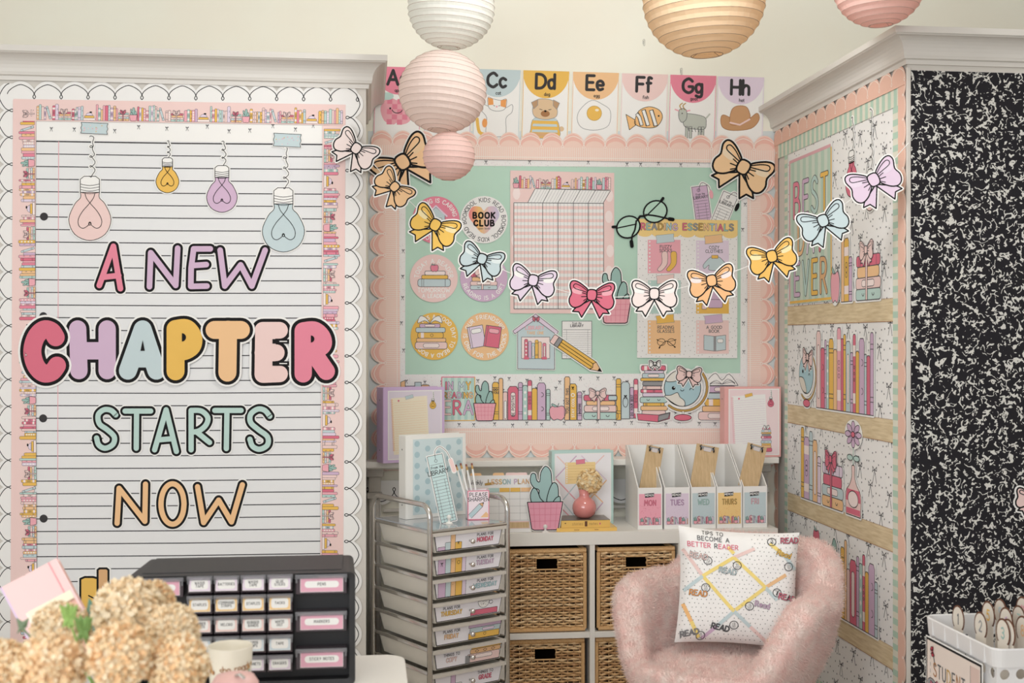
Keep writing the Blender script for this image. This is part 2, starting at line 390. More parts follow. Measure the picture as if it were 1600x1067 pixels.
# ---------------------------------------------------------------- printed motifs
BC = ['rose', 'lav', 'yel', 'mint', 'peach', 'blush', 'pink', 'blue', 'hot', 'blush', 'lavl', 'yel', 'peach', 'pink']
def book(a, x, y, w_, h, col, st=0, ow=.6, L=1, lean=0):
    """upright book spine, bottom-left x, base y"""
    a.push(x, y, 1, lean)
    r = min(w_ * .3, h * .1)
    a.shape([(0, 0), (0, -h + r), (w_ * .2, -h), (w_ * .8, -h), (w_, -h + r), (w_, 0)], col, L, ow, 'line')
    if st == 1:
        for k in (.16, .22, .8, .86): a.stroke([(0, -h * k), (w_, -h * k)], ow * .8, 'line', L + 2, cap=False)
    elif st == 2:
        for k in (.2, .4, .6, .8): a.fill([(w_ * .5, -h * k - w_ * .35), (w_ * .78, -h * k), (w_ * .5, -h * k + w_ * .35), (w_ * .22, -h * k)], 'white', L + 2)
    elif st == 3:
        a.shape(rrect(w_ * .28, -h * .82, w_ * .72, -h * .12, w_ * .2), 'blushl', L + 2, ow * .7, 'line')
    elif st == 4:
        a.fill(rect(ow * .5, -h * .86, w_ - ow * .5, -h * .72), 'blushl', L + 2); a.fill(rect(ow * .5, -h * .25, w_ - ow * .5, -h * .12), 'blushl', L + 2)
        for k in (.42, .5, .58): a.stroke(ell(w_ / 2, -h * k, w_ * .22, n=8), ow * .7, 'line', L + 3, closed=True)
    elif st == 5:
        for k in (.3, .68): a.stroke(ell(w_ * .5, -h * k, w_ * .25, n=7, a0=-pi / 2, a1=pi / 2), ow, 'line', L + 2)
    a.pop()
def hbook(a, x, y, w_, h, col, st=0, ow=.6, L=1):
    """lying book, top-left x,y"""
    r = h * .3
    a.shape(rrect(x, y, x + w_, y + h, r, 2), col, L, ow, 'line')
    if st == 1:
        for k in (.12, .18, .84): a.stroke([(x + w_ * k, y), (x + w_ * k, y + h)], ow * .8, 'line', L + 2, cap=False)
    elif st == 2: a.shape(rrect(x + w_ * .25, y + h * .2, x + w_ * .75, y + h * .8, h * .25, 2), 'blushl', L + 2, ow * .7, 'line')
    elif st == 3:
        for k in (.3, .7): a.stroke(ell(x + w_ * k, y + h * .4, h * .22, n=6, a0=0, a1=pi), ow, 'line', L + 2)
    elif st == 4: a.fill(rect(x + w_ * .12, y + ow / 2, x + w_ * .24, y + h - ow / 2), 'blushl', L + 2); a.stroke(ell(x + w_ * .55, y + h / 2, h * .25, n=8), ow * .7, 'line', L + 2, closed=True)
BOWL = [(-.16, -.18), (-.42, -.42), (-.72, -.58), (-.93, -.56), (-1.0, -.36), (-.91, -.04), (-1.0, .22), (-.95, .47), (-.76, .6), (-.5, .52), (-.28, .32), (-.16, .14)]
BOWT = [(-.04, .2), (-.18, .3), (-.62, .55), (-.72, .64), (-.82, .78), (-.54, .78), (-.4, 1.02), (0, .28)]
def bow(a, x, y, s, ang, col, ow=2.4, mg=3.2, L=0, th=.001, hl=None, oc='black'):
    a.push(x, y, s, ang)
    lp = crv(BOWL, True, 3); fl = lambda P: [(-p[0], p[1]) for p in P]
    kn = crv([(-.18, -.2), (0, -.25), (.18, -.2), (.22, 0), (.17, .2), (0, .25), (-.17, .2), (-.22, 0)], True, 2)
    for P in (lp, fl(lp), BOWT, fl(BOWT), kn):
        if mg: a.cut(P, mg, L, th)
    for P in (BOWT, fl(BOWT)): a.shape(P, col, L + 1, ow, oc)
    for q in (lp, fl(lp)): a.shape(q, col, L + 3, ow, oc)
    if hl: 
        for sg in (-1, 1): a.fill(crv([(sg * .9, -.22), (sg * .66, -.28), (sg * .42, -.12), (sg * .5, .0), (sg * .72, -.02), (sg * .86, -.08)], True, 3), hl, L + 5)
    for sg in (-1, 1):
        f = lambda P: [(sg * p[0], p[1]) for p in P]
        a.stroke(crv(f([(-.18, -.1), (-.5, -.18), (-.78, -.26), (-.84, -.38), (-.74, -.46), (-.48, -.36), (-.2, -.16)]), sub=3), ow * .62, oc, L + 6)
        for P in ([(-.2, -.02), (-.44, -.08)], [(-.2, .07), (-.46, .1)], [(-.18, .14), (-.36, .28)]): a.stroke(f(P), ow * .62, oc, L + 6)
    a.shape(kn, col, L + 7, ow, oc)
    a.pop()
def minibow(a, x, y, s, col='line', w_=.6, L=1):
    a.push(x, y, s)
    a.stroke([(0, 0), (-.45, -.3), (-.42, .08), (0, 0), (.45, -.3), (.42, .08), (0, 0)], w_, col, L, cap=False)
    a.stroke([(-.42, 1.15), (0, 0), (.4, 1.2)], w_, col, L, cap=False); a.pop()
def cactus(a, x, y, s, ow=.7, L=1, mg=0, th=0, green='dmint', pot='pink', grid=True):
    """pot base centre at x,y; overall height s"""
    a.push(x, y, s * .78, 0, s)
    body = [(-.14, -.42), (-.12, -.62), (-.22, -.66), (-.3, -.76), (-.28, -.88), (-.2, -.88), (-.17, -.78), (-.11, -.76), (-.09, -.9), (0, -1.0), (.1, -.94), (.13, -.8), (.13, -.42)]
    l2 = [(-.25, -.42), (-.3, -.55), (-.24, -.66), (-.16, -.62), (-.1, -.5), (-.02, -.42)]
    r2 = [(.04, -.42), (.07, -.6), (.16, -.74), (.25, -.7), (.27, -.55), (.24, -.42)]
    r3 = [(.16, -.42), (.22, -.5), (.3, -.52), (.3, -.42)]
    potp = [(-.36, -.44), (.36, -.44), (.27, -.02), (.22, 0), (-.22, 0), (-.27, -.02)]
    if mg:
        for P in (crv(body, True, 3), crv(l2, True, 3), crv(r2, True, 3), crv(r3, True, 3), potp): a.cut(P, mg, L - 1, th)
    for P in (body, r2, l2, r3): a.shape(crv(P, True, 3), green, L, ow); L += 2
    a.shape(potp, pot, L, ow)
    if grid:
        for k in (-.24, -.12, 0, .12, .24): a.stroke([(k, -.42), (k * .85, -.03)], ow * .3, 'rose', L + 2, cap=False)
        for k in (-.34, -.24, -.14): a.stroke([(-.31, k), (.31, k)], ow * .3, 'rose', L + 2, cap=False)
    a.pop()
def apple(a, x, y, s, ow=.6, L=1, col='pink'):
    a.push(x, y, s)
    a.shape(crv([(0, -.82), (-.3, -.88), (-.5, -.66), (-.46, -.25), (-.25, 0), (0, -.06), (.25, 0), (.46, -.25), (.5, -.66), (.3, -.88)], True, 3), col, L, ow, 'line')
    a.stroke([(0, -.8), (.08, -1.05)], ow, 'line', L + 2); a.shape(crv([(-.02, -.86), (-.3, -1.02), (-.36, -.95), (-.2, -.82)], True, 3), 'dmint', L + 2, ow * .8, 'line'); a.pop()
def giftstack(a, x, y, w_, h, L=1, ow=.6, bcol='blush', cols=('mint', 'blush', 'peach', 'rose')):
    """four lying books tied with a ribbon; bottom-left x, base y"""
    hh = h * .68 / 4
    for i, c in enumerate(cols):
        ins = (0, .0, .06, .02)[i] * w_; hbook(a, x + ins, y - hh * (i + 1), w_ - 2 * ins, hh, c, (3, 2, 0, 1)[i], ow, L)
    a.shape(rect(x + w_ * .41, y - hh * 4, x + w_ * .48, y), bcol, L + 5, ow, 'line')
    bow(a, x + w_ * .44, y - hh * 4 - h * .08, w_ * .27, 0, bcol, ow, 0, L + 6, 0, oc='line')
def lily(a, x, y, w_, h, L=1, ow=.6):     # cream cup with a yellow biscuit on two books
    hbook(a, x, y - h * .25, w_, h * .25, 'blushl', 0, ow, L); hbook(a, x + w_ * .1, y - h * .48, w_ * .8, h * .22, 'yel', 0, ow, L)
    a.shape(ell(x + w_ * .5, y - h * .5, w_ * .28, h * .3, n=10, a0=pi, a1=2 * pi), 'lavl', L, ow, 'line'); a.fill(ell(x + w_ * .62, y - h * .85, w_ * .12, h * .08, n=8), 'black', L + 2)
def bookrun(a, x0, x1, y, H, rnd, ow=.5, L=1, seq=None):
    x = x0; i = 0
    seq = seq or ['b4', 'lean', 'b2', 'gift', 'b5', 'cup', 'b9', 'gift2', 'cactus', 'b6']
    while x < x1 - H * .12:
        t = seq[i % len(seq)]; i += 1
        if t[0] == 'b':
            for k in range(int(t[1:])):
                bw = H * rnd.uniform(.1, .2)
                if x + bw > x1: return
                book(a, x, y, bw, H * rnd.uniform(.66, 1), rnd.choice(BC), rnd.choice((0, 0, 1, 2, 4, 5)), ow, L); x += bw
        elif t == 'lean' and x + H * .4 < x1: book(a, x + H * .22, y - H * .04, H * .13, H * .82, 'blue', 1, ow, L, lean=-.3); x += H * .4
        elif t == 'gift' and x + H * .85 < x1: giftstack(a, x, y, H * .8, H * .75, L, ow); x += H * .84
        elif t == 'gift2' and x + H * .75 < x1: giftstack(a, x + H * .04, y, H * .66, H * .75, L, ow, 'rose', ('peach', 'blue', 'blush', 'mint')); x += H * .74
        elif t == 'cup' and x + H * .8 < x1: lily(a, x, y, H * .76, H * .6, L, ow); x += H * .8
        elif t == 'cactus' and x + H * .5 < x1: cactus(a, x + H * .24, y, H * .85, ow, L, grid=False); x += H * .48
        elif t == 'apple' and x + H * .4 < x1: apple(a, x + H * .2, y, H * .38, ow, L); x += H * .42
def bowpaper(a, P, step, s, rnd, L=1, dots=0, dotr=.5, w_=.6):
    xs = [p[0] for p in P]; ys = [p[1] for p in P]
    def inside(x, y):
        c = False; n = len(P)
        for i in range(n):
            (x1, y1), (x2, y2) = P[i], P[i - 1]
            if (y1 > y) != (y2 > y) and x < (x2 - x1) * (y - y1) / (y2 - y1) + x1: c = not c
        return c
    y = min(ys) + step * .35; r = 0
    while y < max(ys):
        x = min(xs) + step * (.3 if r % 2 else .8)
        while x < max(xs):
            q = (x + rnd.uniform(-.2, .2) * step, y + rnd.uniform(-.15, .15) * step)
            if inside(*q) and inside(q[0], q[1] + s) and inside(q[0] - s * .5, q[1] - s * .3) and inside(q[0] + s * .5, q[1] - s * .3): minibow(a, *q, s, 'line', w_, L)
            x += step
        y += step * .62; r += 1
    if dots:
        y = min(ys) + dots / 2; r = 0
        while y < max(ys):
            x = min(xs) + dots * (.25 if r % 2 else .75)
            while x < max(xs):
                q = (x + rnd.uniform(-.3, .3) * dots, y + rnd.uniform(-.3, .3) * dots)
                if inside(*q): a.fill(ell(q[0], q[1], dotr, n=5), 'dgrey', L)
                x += dots
            y += dots; r += 1
def bulb(a, x, y, r, col, cord_y, L=0, th=.001, mg=2.2, tape=None, ow=1.0, hl='line'):
    """bulb centre x,y radius r, white backing, screw base above and a curly cord up to cord_y"""
    nb = .45 * r; yb = y - r * .96; body = crv([(-nb, -r * 1.28), (-nb, -r * 1.02), (-.72 * r, -r * .72), (-r, 0), (-.72 * r, r * .7), (0, r), (.72 * r, r * .7), (r, 0), (.72 * r, -r * .72), (nb, -r * 1.02), (nb, -r * 1.28)], False, 4)
    body = [(x + p[0], y + p[1]) for p in body]
    yt = y - r * 1.28; base = [(x - nb, yt), (x - nb, yt - r * .62), (x - nb * .6, yt - r * .76), (x + nb * .6, yt - r * .76), (x + nb, yt - r * .62), (x + nb, yt)]
    a.cut(body, mg, L, th); a.cut(base, mg, L, th)
    a.shape(body, col, L + 1, ow); a.shape(base, 'white', L + 3, ow)
    for k in range(4): a.stroke(crv([(x - nb, yt - r * .13 * k), (x, yt + r * .07 - r * .13 * k), (x + nb, yt - r * .13 * k)]), ow * .8, 'black', L + 5, cap=False)
    ht = [(-.24, -1.25), (-.16, -1.0), (.05, -.72), (.35, -.38), (.55, 0), (.52, .3), (.32, .42), (.08, .28), (.0, .12), (-.06, .2), (0, .28), (.06, .2), (0, .12), (-.08, .28), (-.32, .42), (-.52, .3), (-.55, 0), (-.35, -.38), (-.05, -.72), (.16, -1.0), (.24, -1.25)]
    a.stroke(crv([(x + p[0] * r, y + p[1] * r) for p in ht], sub=3), ow, 'black', L + 3, cap=False)
    ct = yt - r * .76; n = max(3, int((ct - cord_y) / 14)); q = min(5.4, (ct - cord_y) / n * .3); K = n * 14; P = []
    for k in range(K + 1):
        t = k / K; an = 2 * pi * n * t; P.append((x + q * .9 * (1 - cos(an)) * (.75 + .25 * sin(k)), ct + (cord_y - ct) * t + q * 1.0 * sin(an)))
    a.stroke(P, 5, 'white', L, th=th); a.stroke(P, ow, 'black', L + 3)
    if tape:
        tx, ty, tw, tt = tape; a.push(tx, ty, 1, .05)
        q = [(-tw / 2, -tt / 2), (tw / 2, -tt / 2), (tw / 2 - 1.5, -tt / 4), (tw / 2, 0), (tw / 2 - 1.5, tt / 4), (tw / 2, tt / 2), (-tw / 2, tt / 2), (-tw / 2 + 1.5, tt / 4), (-tw / 2, 0), (-tw / 2 + 1.5, -tt / 4)]
        a.cut(q, 1.5, L + 5, .001); a.shape(q, 'blue', L + 7, ow * .8)
        for k in range(14): a.fill(ell(R.uniform(-.42, .42) * tw, R.uniform(-.36, .36) * tt, .9, n=6), R.choice(['blush', 'yel', 'pink', 'lav']), L + 9)
        a.pop()
def scallop_loop(p, q, out, w_, d):
    """points of the looping pen line between two cusps p,q; out = outward unit (2d)"""
    ux, uy = q[0] - p[0], q[1] - p[1]
    g = lambda u, v: (p[0] + ux * u + out[0] * v, p[1] + uy * u + out[1] * v)
    return [g(0, 0), g(.12, d * .5), g(.3, d * .88), g(.5, d), g(.7, d * .88), g(.88, d * .5), g(1, 0)]
def scal_strip(a, x0, y0, x1, y1, out, n, d, thick, body, L=0, th=.0015, pen='black', pw=1.2, kind='doodle'):
    """die-cut border strip: straight inner edge, n scallops of depth d along the outer edge; cusp line runs x0,y0 -> x1,y1"""
    ux, uy = (x1 - x0) / n, (y1 - y0) / n; l = sqrt(ux * ux + uy * uy)
    inn = (-out[0], -out[1]); a.fill([(x0, y0), (x1, y1), (x1 + inn[0] * thick, y1 + inn[1] * thick), (x0 + inn[0] * thick, y0 + inn[1] * thick)], body, L, th)
    for i in range(n):
        p = (x0 + ux * i, y0 + uy * i); q = (p[0] + ux, p[1] + uy); P = crv(scallop_loop(p, q, out, l, d), sub=3)
        a.fill(P, body, L, th)
        if kind == 'doodle':
            ins = d * .36; g = lambda u, v: (p[0] + ux * u + out[0] * v, p[1] + uy * u + out[1] * v)
            a.stroke(crv([g(0, -8), g(.06, -3), g(.24, d * .25), g(.5, d - 5), g(.76, d * .25), g(.94, -3), g(1, -8), g(1.05, -12), g(1, -15), g(.95, -12), g(1, -8)], sub=3), pw, pen, L + 1, cap=False)
        else:
            g = lambda u, v: (p[0] + ux * u + out[0] * v, p[1] + uy * u + out[1] * v)
            a.fill(crv([g(0, -d * .95), g(.03, -d * .35), g(.16, d * .42), g(.5, d * .88), g(.84, d * .42), g(.97, -d * .35), g(1, -d * .95), g(.86, -d * .3), g(.68, -d * .02), g(.5, d * .05), g(.32, -d * .02), g(.14, -d * .3)], True, 2), 'scald', L + 1)
            a.stroke(crv([g(0, -d * .4), g(.1, d * .15), g(.5, d * .62), g(.9, d * .15), g(1, -d * .4), g(1.05, -d * .65), g(1, -d * .8), g(.95, -d * .65), g(1, -d * .4)], sub=3), pw, pen, L + 2, cap=False)
# ---------------------------------------------------------------- left board: lined paper with lettering
MM = .001
m_ = Art(PA, .002)
m_.fill([(57, 190), (505, 195), (501, 1180), (52, 1180)], (228, 228, 229), 0, .0015)
for i in range(48):
    y0 = 220.8 + 19.66 * i; y1 = 226 + 19.35 * i
    xl = 57 - i * .11; xr = 505 - i * .1
    m_.stroke([(xl, y0), (280, y0 * .5 + y1 * .5 + .8), (xr, y1)], 1.5 if i else 2.0, 'char', 1, cap=False)
m_.stroke([(92, 221), (89, 1170)], 1.0, 'pink', 2, cap=False)
for x, y in ((69, 338.5), (68, 494), (67.7, 653.5), (68.5, 810)): m_.fill(ell(x, y, 6.3), 'char', 3)
m_.build('lined_paper', 'huge sheet of white lined notebook paper with black rules and punched holes', 'paper')
m_ = Art(PA, .0032)
q = [(57, 188), (505, 193), (505, 224), (57, 219)]; m_.fill(q, 'white', 0, .001); bowpaper(m_, q, 34, 4.4, random.Random(3), 1, w_=.7)
m_.build('bow_print_strip', 'white paper strip printed with tiny black bows above the lined paper', 'paper')
m_ = Art(PA, .0045)
scal_strip(m_, 12, 139.3, 558.6, 144, (0, -1), 13, 12, 24, 'paper', kind='doodle')
m_.build('scalloped_border_strip', 'white scalloped border with black looping pen line along the top of the lined paper', 'border')
m_ = Art(PA, .0040)
scal_strip(m_, 7, 130.8, 5, 1180.8, (-1, 0), 25, 12.5, 20, 'paper', kind='doodle')
m_.build('scalloped_border_strip', 'white scalloped border with black looping pen line at the far left edge', 'border')
m_ = Art(PA, .0040)
scal_strip(m_, 555, 142.6, 552.5, 1135, (1, 0), 24, 12.5, 20, 'paper', kind='doodle')
m_.build('scalloped_border_strip', 'white scalloped border with black looping pen line right of the lined paper', 'border')
# book-print strips
m_ = Art(PA, .0062); m_.fill([(22, 155), (540, 164), (540, 196), (22, 189)], 'blush', 0, .001)
rn = random.Random(11)
m_.push(22, 187, 1, .014); bookrun(m_, 36, 514, 0, 25, rn, .45, 1); m_.pop()
m_.build('book_print_border', 'pink border strip printed with a row of tiny books across the top of lined paper', 'border')
for nm, x0, x1, y0, y1, ang, sd in (('left', 21, 57, 156, 1160, 1, 5), ('right', 504, 540, 196, 1160, -1, 8)):
    m_ = Art(PA, .0054); m_.fill([(x0, y0), (x1, y0), (x1 - 5, y1), (x0 - 5, y1)], 'blush', 0, .001)
    rn = random.Random(sd)
    if ang > 0: m_.push(x1 - 2.5, y0, 1, -pi / 2 - .005); bookrun(m_, -(y1 - y0) + 4, -6, 0, 26, rn, .45, 1); m_.pop()
    else: m_.push(x0 + 2.5, y0, 1, pi / 2 + .005); bookrun(m_, 6, y1 - y0 - 4, 0, 26, rn, .45, 1); m_.pop()
    m_.build('book_print_border', 'pink border strip of sideways tiny books down the %s side of lined paper' % nm, 'border')
# light bulb cutouts
GB = 'light bulb cutouts'
for (x, y, r, col, cy, tape, lab) in ((141, 343, 33, 'blush', 214, (148, 201, 42, 17), 'large pink paper light bulb hanging under mint tape at left of the lined paper'),
                                      (262, 283.5, 18, 'yel', 221, None, 'small yellow paper light bulb, the shortest of the four bulbs'),
                                      (347, 308, 24, 'lav', 222, None, 'mid-sized lavender paper light bulb between the yellow and the blue bulb'),
                                      (443, 361, 33, 'blue', 231, (449, 219.5, 43, 20), 'large pale blue paper light bulb hanging under mint tape at right')):
    a = Art(PA, .0045); bulb(a, x, y, r, col, cy, tape=tape); a.build('light_bulb_cutout', lab, 'cutout', GB)
# lettering
def letter(ch, strokes, col, wc, wb, ww, lab, lift=.0, grp=None, extra=None, sm=False):
    a = Art(PA, .0042 + lift); a.dl = .0006; a.md = 60; a.stp = 9e-6
    S2 = [crv(s_[1:], sub=6) if s_[0] == '~' else s_ for s_ in strokes]
    for s_ in S2: a.stroke(s_, ww, 'white', 0, th=.0015, nd=22)
    for s_ in S2: a.stroke(s_, wb, 'black', 1.2, nd=22)
    for s_ in S2: a.stroke(s_, wc, col, 2.6, nd=22)
    if extra: extra(a)
    return a.build('letter_cutout', lab, 'letter', grp)
g1 = 'letters of the lined paper quote'
W3 = (8.8, 16.4, 20.4)
letter('A', [[(155.7, 446), (177.7, 385), (188.7, 451)], [(164, 433), (186, 430.5)]], 'hot', *W3, 'rose pink letter A standing alone at the start of A NEW', 0, g1)
letter('N', [[(234, 448), (236, 395), (275, 446), (278, 388)]], 'lav', *W3, 'lavender letter N beginning the word NEW', 0, g1)
letter('E', [[(328.9, 389), (303, 389), (299, 419), (298.5, 447.5), (323.7, 447)], [(301, 415), (322.7, 413.5)]], 'lav', *W3, 'lavender letter E in the middle of the word NEW', 0, g1)
letter('W', [[(344.3, 391), (351.5, 447), (376.3, 414), (393.8, 447), (414.4, 391)]], 'lav', *W3, 'lavender letter W ending the word NEW', 0, g1)
def tri(P): return lambda a: a.fill(P, 'black', 5)
letter('H', [[(122, 514), (124, 579)], [(168, 514), (168, 579)], [(124, 548), (168, 548)]], 'lav', 27, 37, 43, 'fat lavender bubble letter H in CHAPTER', 0, g1)
letter('C', [['~', (88, 527), (81, 517), (69, 515), (57, 527), (51.5, 549), (57, 571), (69, 583), (82, 581), (90, 571)]], 'rose', 28, 38.5, 45, 'fat rose bubble letter C beginning CHAPTER', .0022, g1)
letter('A', [[(200.5, 579), (223.5, 514.5), (245, 579)], [(212, 560), (236, 560)]], 'blue', 28, 38, 44, 'fat pale blue bubble letter A in CHAPTER', .0022, g1, tri([(223.7, 531), (220.3, 548), (227, 548)]))
letter('P', [[(275, 580), (275, 514)], ['~', (275, 514), (292, 513), (302, 526), (301, 540), (290, 548), (275, 550)], [(276, 530), (292, 532)]], 'yel', 28, 38, 44, 'fat yellow bubble letter P in CHAPTER', .0044, g1, tri([(285, 520)] + ell(285, 527, 6.5, n=10, a0=-pi / 2, a1=pi / 2) + [(285, 534)]))
letter('E', [[(412, 516), (411, 585), (437, 584)], [(411, 516), (437, 516)], [(411, 551), (432, 551)], [(418, 533), (418, 568)]], 'blush', 26, 36, 42.5, 'fat blush bubble letter E in CHAPTER', .0022, g1,
       lambda a: [a.stroke([(426, y), (452, y)], 7, 'black', 5, cap=False) for y in (533.3, 567.8)] + [a.stroke([(437, y), (449, y)], 1.6, 'white', 6, cap=False) for y in (533.3, 567.8)])
letter('T', [[(336, 515.5), (377, 515.5)], [(357, 515), (356, 582)]], 'peach', 28, 38, 44, 'fat peach bubble letter T in CHAPTER', .0066, g1)
letter('R', [[(474, 584), (474, 517)], ['~', (474, 517), (492, 516), (504, 528), (502, 542), (474, 551)], [(486, 545), (510, 580)], [(476, 530), (490, 531)]], 'hot', 27, 38, 44, 'fat rose pink bubble letter R ending CHAPTER', .0044, g1,
       tri([(486, 524)] + ell(486, 529.5, 5.5, n=10, a0=-pi / 2, a1=pi / 2) + [(486, 535)]))
W4 = (8.2, 15.4, 19.2)
SS = lambda P: [['~'] + P]
letter('S', SS([(181.4, 648), (174, 641), (163, 640), (154, 648), (156, 662), (168, 671), (179, 682), (177, 694), (165, 700), (155, 695), (151.5, 684)]), 'mint', *W4, 'mint letter S beginning the word STARTS', 0, g1)
letter('T', [[(196, 642), (236, 642)], [(214, 642), (213.5, 700)]], 'mint', *W4, 'mint letter T, second letter of STARTS', .001, g1)
letter('A', [[(242, 702.5), (260, 640), (276, 705)], [(248, 687), (271, 685)]], 'mint', *W4, 'mint letter A in the middle of STARTS', 0, g1)
letter('R', [[(299, 702.5), (299, 641)], ['~', (299, 641), (315, 642), (325, 652), (322, 664), (311, 673), (299, 675)], [(308, 675), (327.8, 691)]], 'mint', *W4, 'mint letter R in the word STARTS', .0, g1)
letter('T', [[(336, 641), (377, 641)], [(355, 641), (354, 700.5)]], 'mint', *W4, 'mint letter T before the last S of STARTS', .001, g1)
letter('S', SS([(421.6, 650), (414, 641), (403, 639), (392, 647), (392, 660), (404, 671), (418, 682), (418, 695), (406, 701.6), (395, 697), (390.7, 686)]), 'mint', *W4, 'mint letter S ending the word STARTS', 0, g1)
letter('N', [[(183.5, 817), (186.6, 762.5), (226.8, 814), (227.8, 756)]], 'peach', *W4, 'peach letter N beginning the word NOW', 0, g1)
letter('O', [['~'] + ell(270, 787, 18, 31.5, n=14) + [(288, 787)]], 'peach', *W4, 'peach oval letter O in the word NOW', 0, g1)
letter('W', [[(309, 760), (318.5, 816), (342, 781), (362, 815), (379, 757)]], 'peach', *W4, 'peach letter W ending the word NOW', 0, g1)
a = Art(PA, .0045); 
for P, c in (([(126, 1010), (126, 904), (133, 901), (146, 901), (153, 903), (153, 1010)], 'yel'), ([(153, 1010), (153, 890), (156, 887.5), (167, 887.5), (170, 890), (170, 1010)], 'tan')):
    a.cut(P, 4, 0); a.shape(P, c, 1.5, 3.2)
a.stroke([(139, 930), (147, 934)], 2, 'black', 4); a.stroke([(161, 915), (161, 1000)], 1.2, 'blushl', 4)
a.build('book_cutout', 'yellow and tan paper books with thick black outline behind the flowers', 'cutout')

# ---------------------------------------------------------------- alcove board
a = Art(PB, .0015); a.fill([(575, 205), (1214, 205), (1211, 722), (576, 720)], (216, 224, 224), 0, .001); a.build('backing_paper', 'pale blue-grey backing paper showing between the pink scallops', 'paper')
a = Art(PB, .003); a.fill([(625, 250), (1165, 256), (1165, 592), (625, 595)], noise_mat('mint_paper', (186, 220, 201), (180, 214, 195), 3, .8), 0, .001)
a.build('mint_paper', 'mint green paper filling the middle of the alcove board', 'paper')
def bp(P, sd, name, lab, base=.0045, step=30, dots=5):
    a = Art(PB, base); a.fill(P, 'paper', 0, .001); bowpaper(a, P, step, 4.2, random.Random(sd), 1, w_=.65)
    rn = random.Random(sd + 1)
    for k in range(int(abs(P[2][0] - P[0][0]) * abs(P[2][1] - P[0][1]) / 26)):
        t, u = rn.random(), rn.random(); x = P[0][0] + (P[2][0] - P[0][0]) * t; y = P[0][1] + (P[2][1] - P[0][1]) * u
        a.fill(ell(x, y, .42, n=4), rn.choice(['grey', 'lav', 'pink']), 1)
    return a.build(name, lab, 'border')
bp([(620, 246), (1170, 251), (1170, 262.5), (620, 258.5)], 1, 'bow_print_strip', 'thin white strip with tiny bows along the top of the mint paper')
bp([(620, 252), (634, 252), (633, 600), (619, 600)], 2, 'bow_print_strip', 'thin white strip with tiny bows down the left of the mint paper', .0052)
bp([(1157.5, 255), (1171, 255), (1170, 640), (1156, 640)], 4, 'bow_print_strip', 'thin white strip with tiny bows down the right of the mint paper', .0052)
bp([(612, 585), (1172, 583), (1172, 676), (612, 672)], 5, 'bow_print_strip', 'wide white strip with tiny bows behind the row of printed books', .006, 27)
def pinkborder(x0, y0, x1, y1, out, n, d, thick, lab, base):
    a = Art(PB, base); scal_strip(a, x0, y0, x1, y1, out, n, d, thick, 'scal', pen='scall', pw=1.1, kind='loop')
    inn = (-out[0], -out[1]); k = int(sqrt((x1 - x0) ** 2 + (y1 - y0) ** 2) / 3.2)
    for i in range(k):                                       # fine printed gingham bars
        t = (i + .5) / k; x = x0 + (x1 - x0) * t; y = y0 + (y1 - y0) * t
        a.stroke([(x + inn[0] * d * .75, y + inn[1] * d * .75), (x + inn[0] * thick, y + inn[1] * thick)], .8, 'scall', 1, cap=False)
    for t in (.86,): a.stroke([(x0 + inn[0] * thick * t, y0 + inn[1] * thick * t), (x1 + inn[0] * thick * t, y1 + inn[1] * thick * t)], 1.3, 'scall', 2, cap=False)
    a.build('pink_scalloped_border', lab, 'border')
pinkborder(591, 231, 594, 735, (-1, 0), 15, 14, 32, 'pink scalloped border strip down the left of the mint board', .0085)
pinkborder(1197, 234, 1197, 735, (1, 0), 15, 13, 30, 'pink scalloped border strip down the right of the mint board', .0085)
pinkborder(1204, 703, 590, 703, (0, 1), 18, 13, 34, 'pink scalloped border strip along the bottom of the mint board', .0105)
pinkborder(580, 217, 1210, 226, (0, -1), 19, 13, 30, 'pink scalloped border strip along the top of the mint board', .0105)
# alphabet cards
GA = 'alphabet cards'
def card(x, y, col, txt, word, pic, lab):
    a = Art(PB, .004); w_, h = 73, 118; a.push(x, y, 1, .028)
    a.fill(rect(0, 0, w_, h), 'white', 0, .001)
    a.stroke([(1.2, 0), (1.2, h)], .9, col, 1, cap=False); a.stroke([(w_ - 1.2, 0), (w_ - 1.2, h)], .9, col, 1, cap=False)
    P = [(w_ * .5 + 36 * cos(t), max(0, 3 + 40 * sin(t))) for t in [pi * i / 24 for i in range(25)]]
    a.fill(P + [(.5, 0), (w_ - .5, 0)][::1] if False else [(w_ - .6, 0)] + P + [(.6, 0)], col, 2)
    text(a, txt, w_ / 2 - 1, 5.5, 22, 4.6, 'char', 4, sp=.2); text(a, word, w_ / 2 + 2, 34, 5, .9, 'char', 4, sp=.2)
    a.push(w_ / 2, 68); pic(a); a.pop(); a.pop()
    a.build('alphabet_card', lab, 'card', GA)
def p_apple(a):
    a.fill(crv([(0, -16), (-14, -20), (-26, -4), (-20, 16), (-6, 22), (0, 19), (6, 22), (20, 16), (26, -4), (14, -20)], True, 4), 'pink', 1)
    for i in range(-3, 3):
        for j in range(-2, 3):
            if (i + j) % 2 == 0 and abs(i * 8 + 4) < 20: a.fill(rect(i * 8, j * 8 - 2, i * 8 + 8, j * 8 + 6), 'hot', 2)
    a.fill(ell(-16, -22, 10, 6), 'mint', 3); a.stroke(ell(0, -2, 8, 6, n=9, a0=.2, a1=pi - .2), 1.2, 'char', 4); a.fill(ell(-11, -3, 1.6), 'char', 4); a.fill(ell(11, -3, 1.6), 'char', 4)
def p_ball(a): a.shape(ell(0, 0, 20), 'blush', 1, 1, 'grey'); a.stroke(ell(0, 0, 20, 7, n=12, a0=0, a1=pi), 1, 'grey', 3)
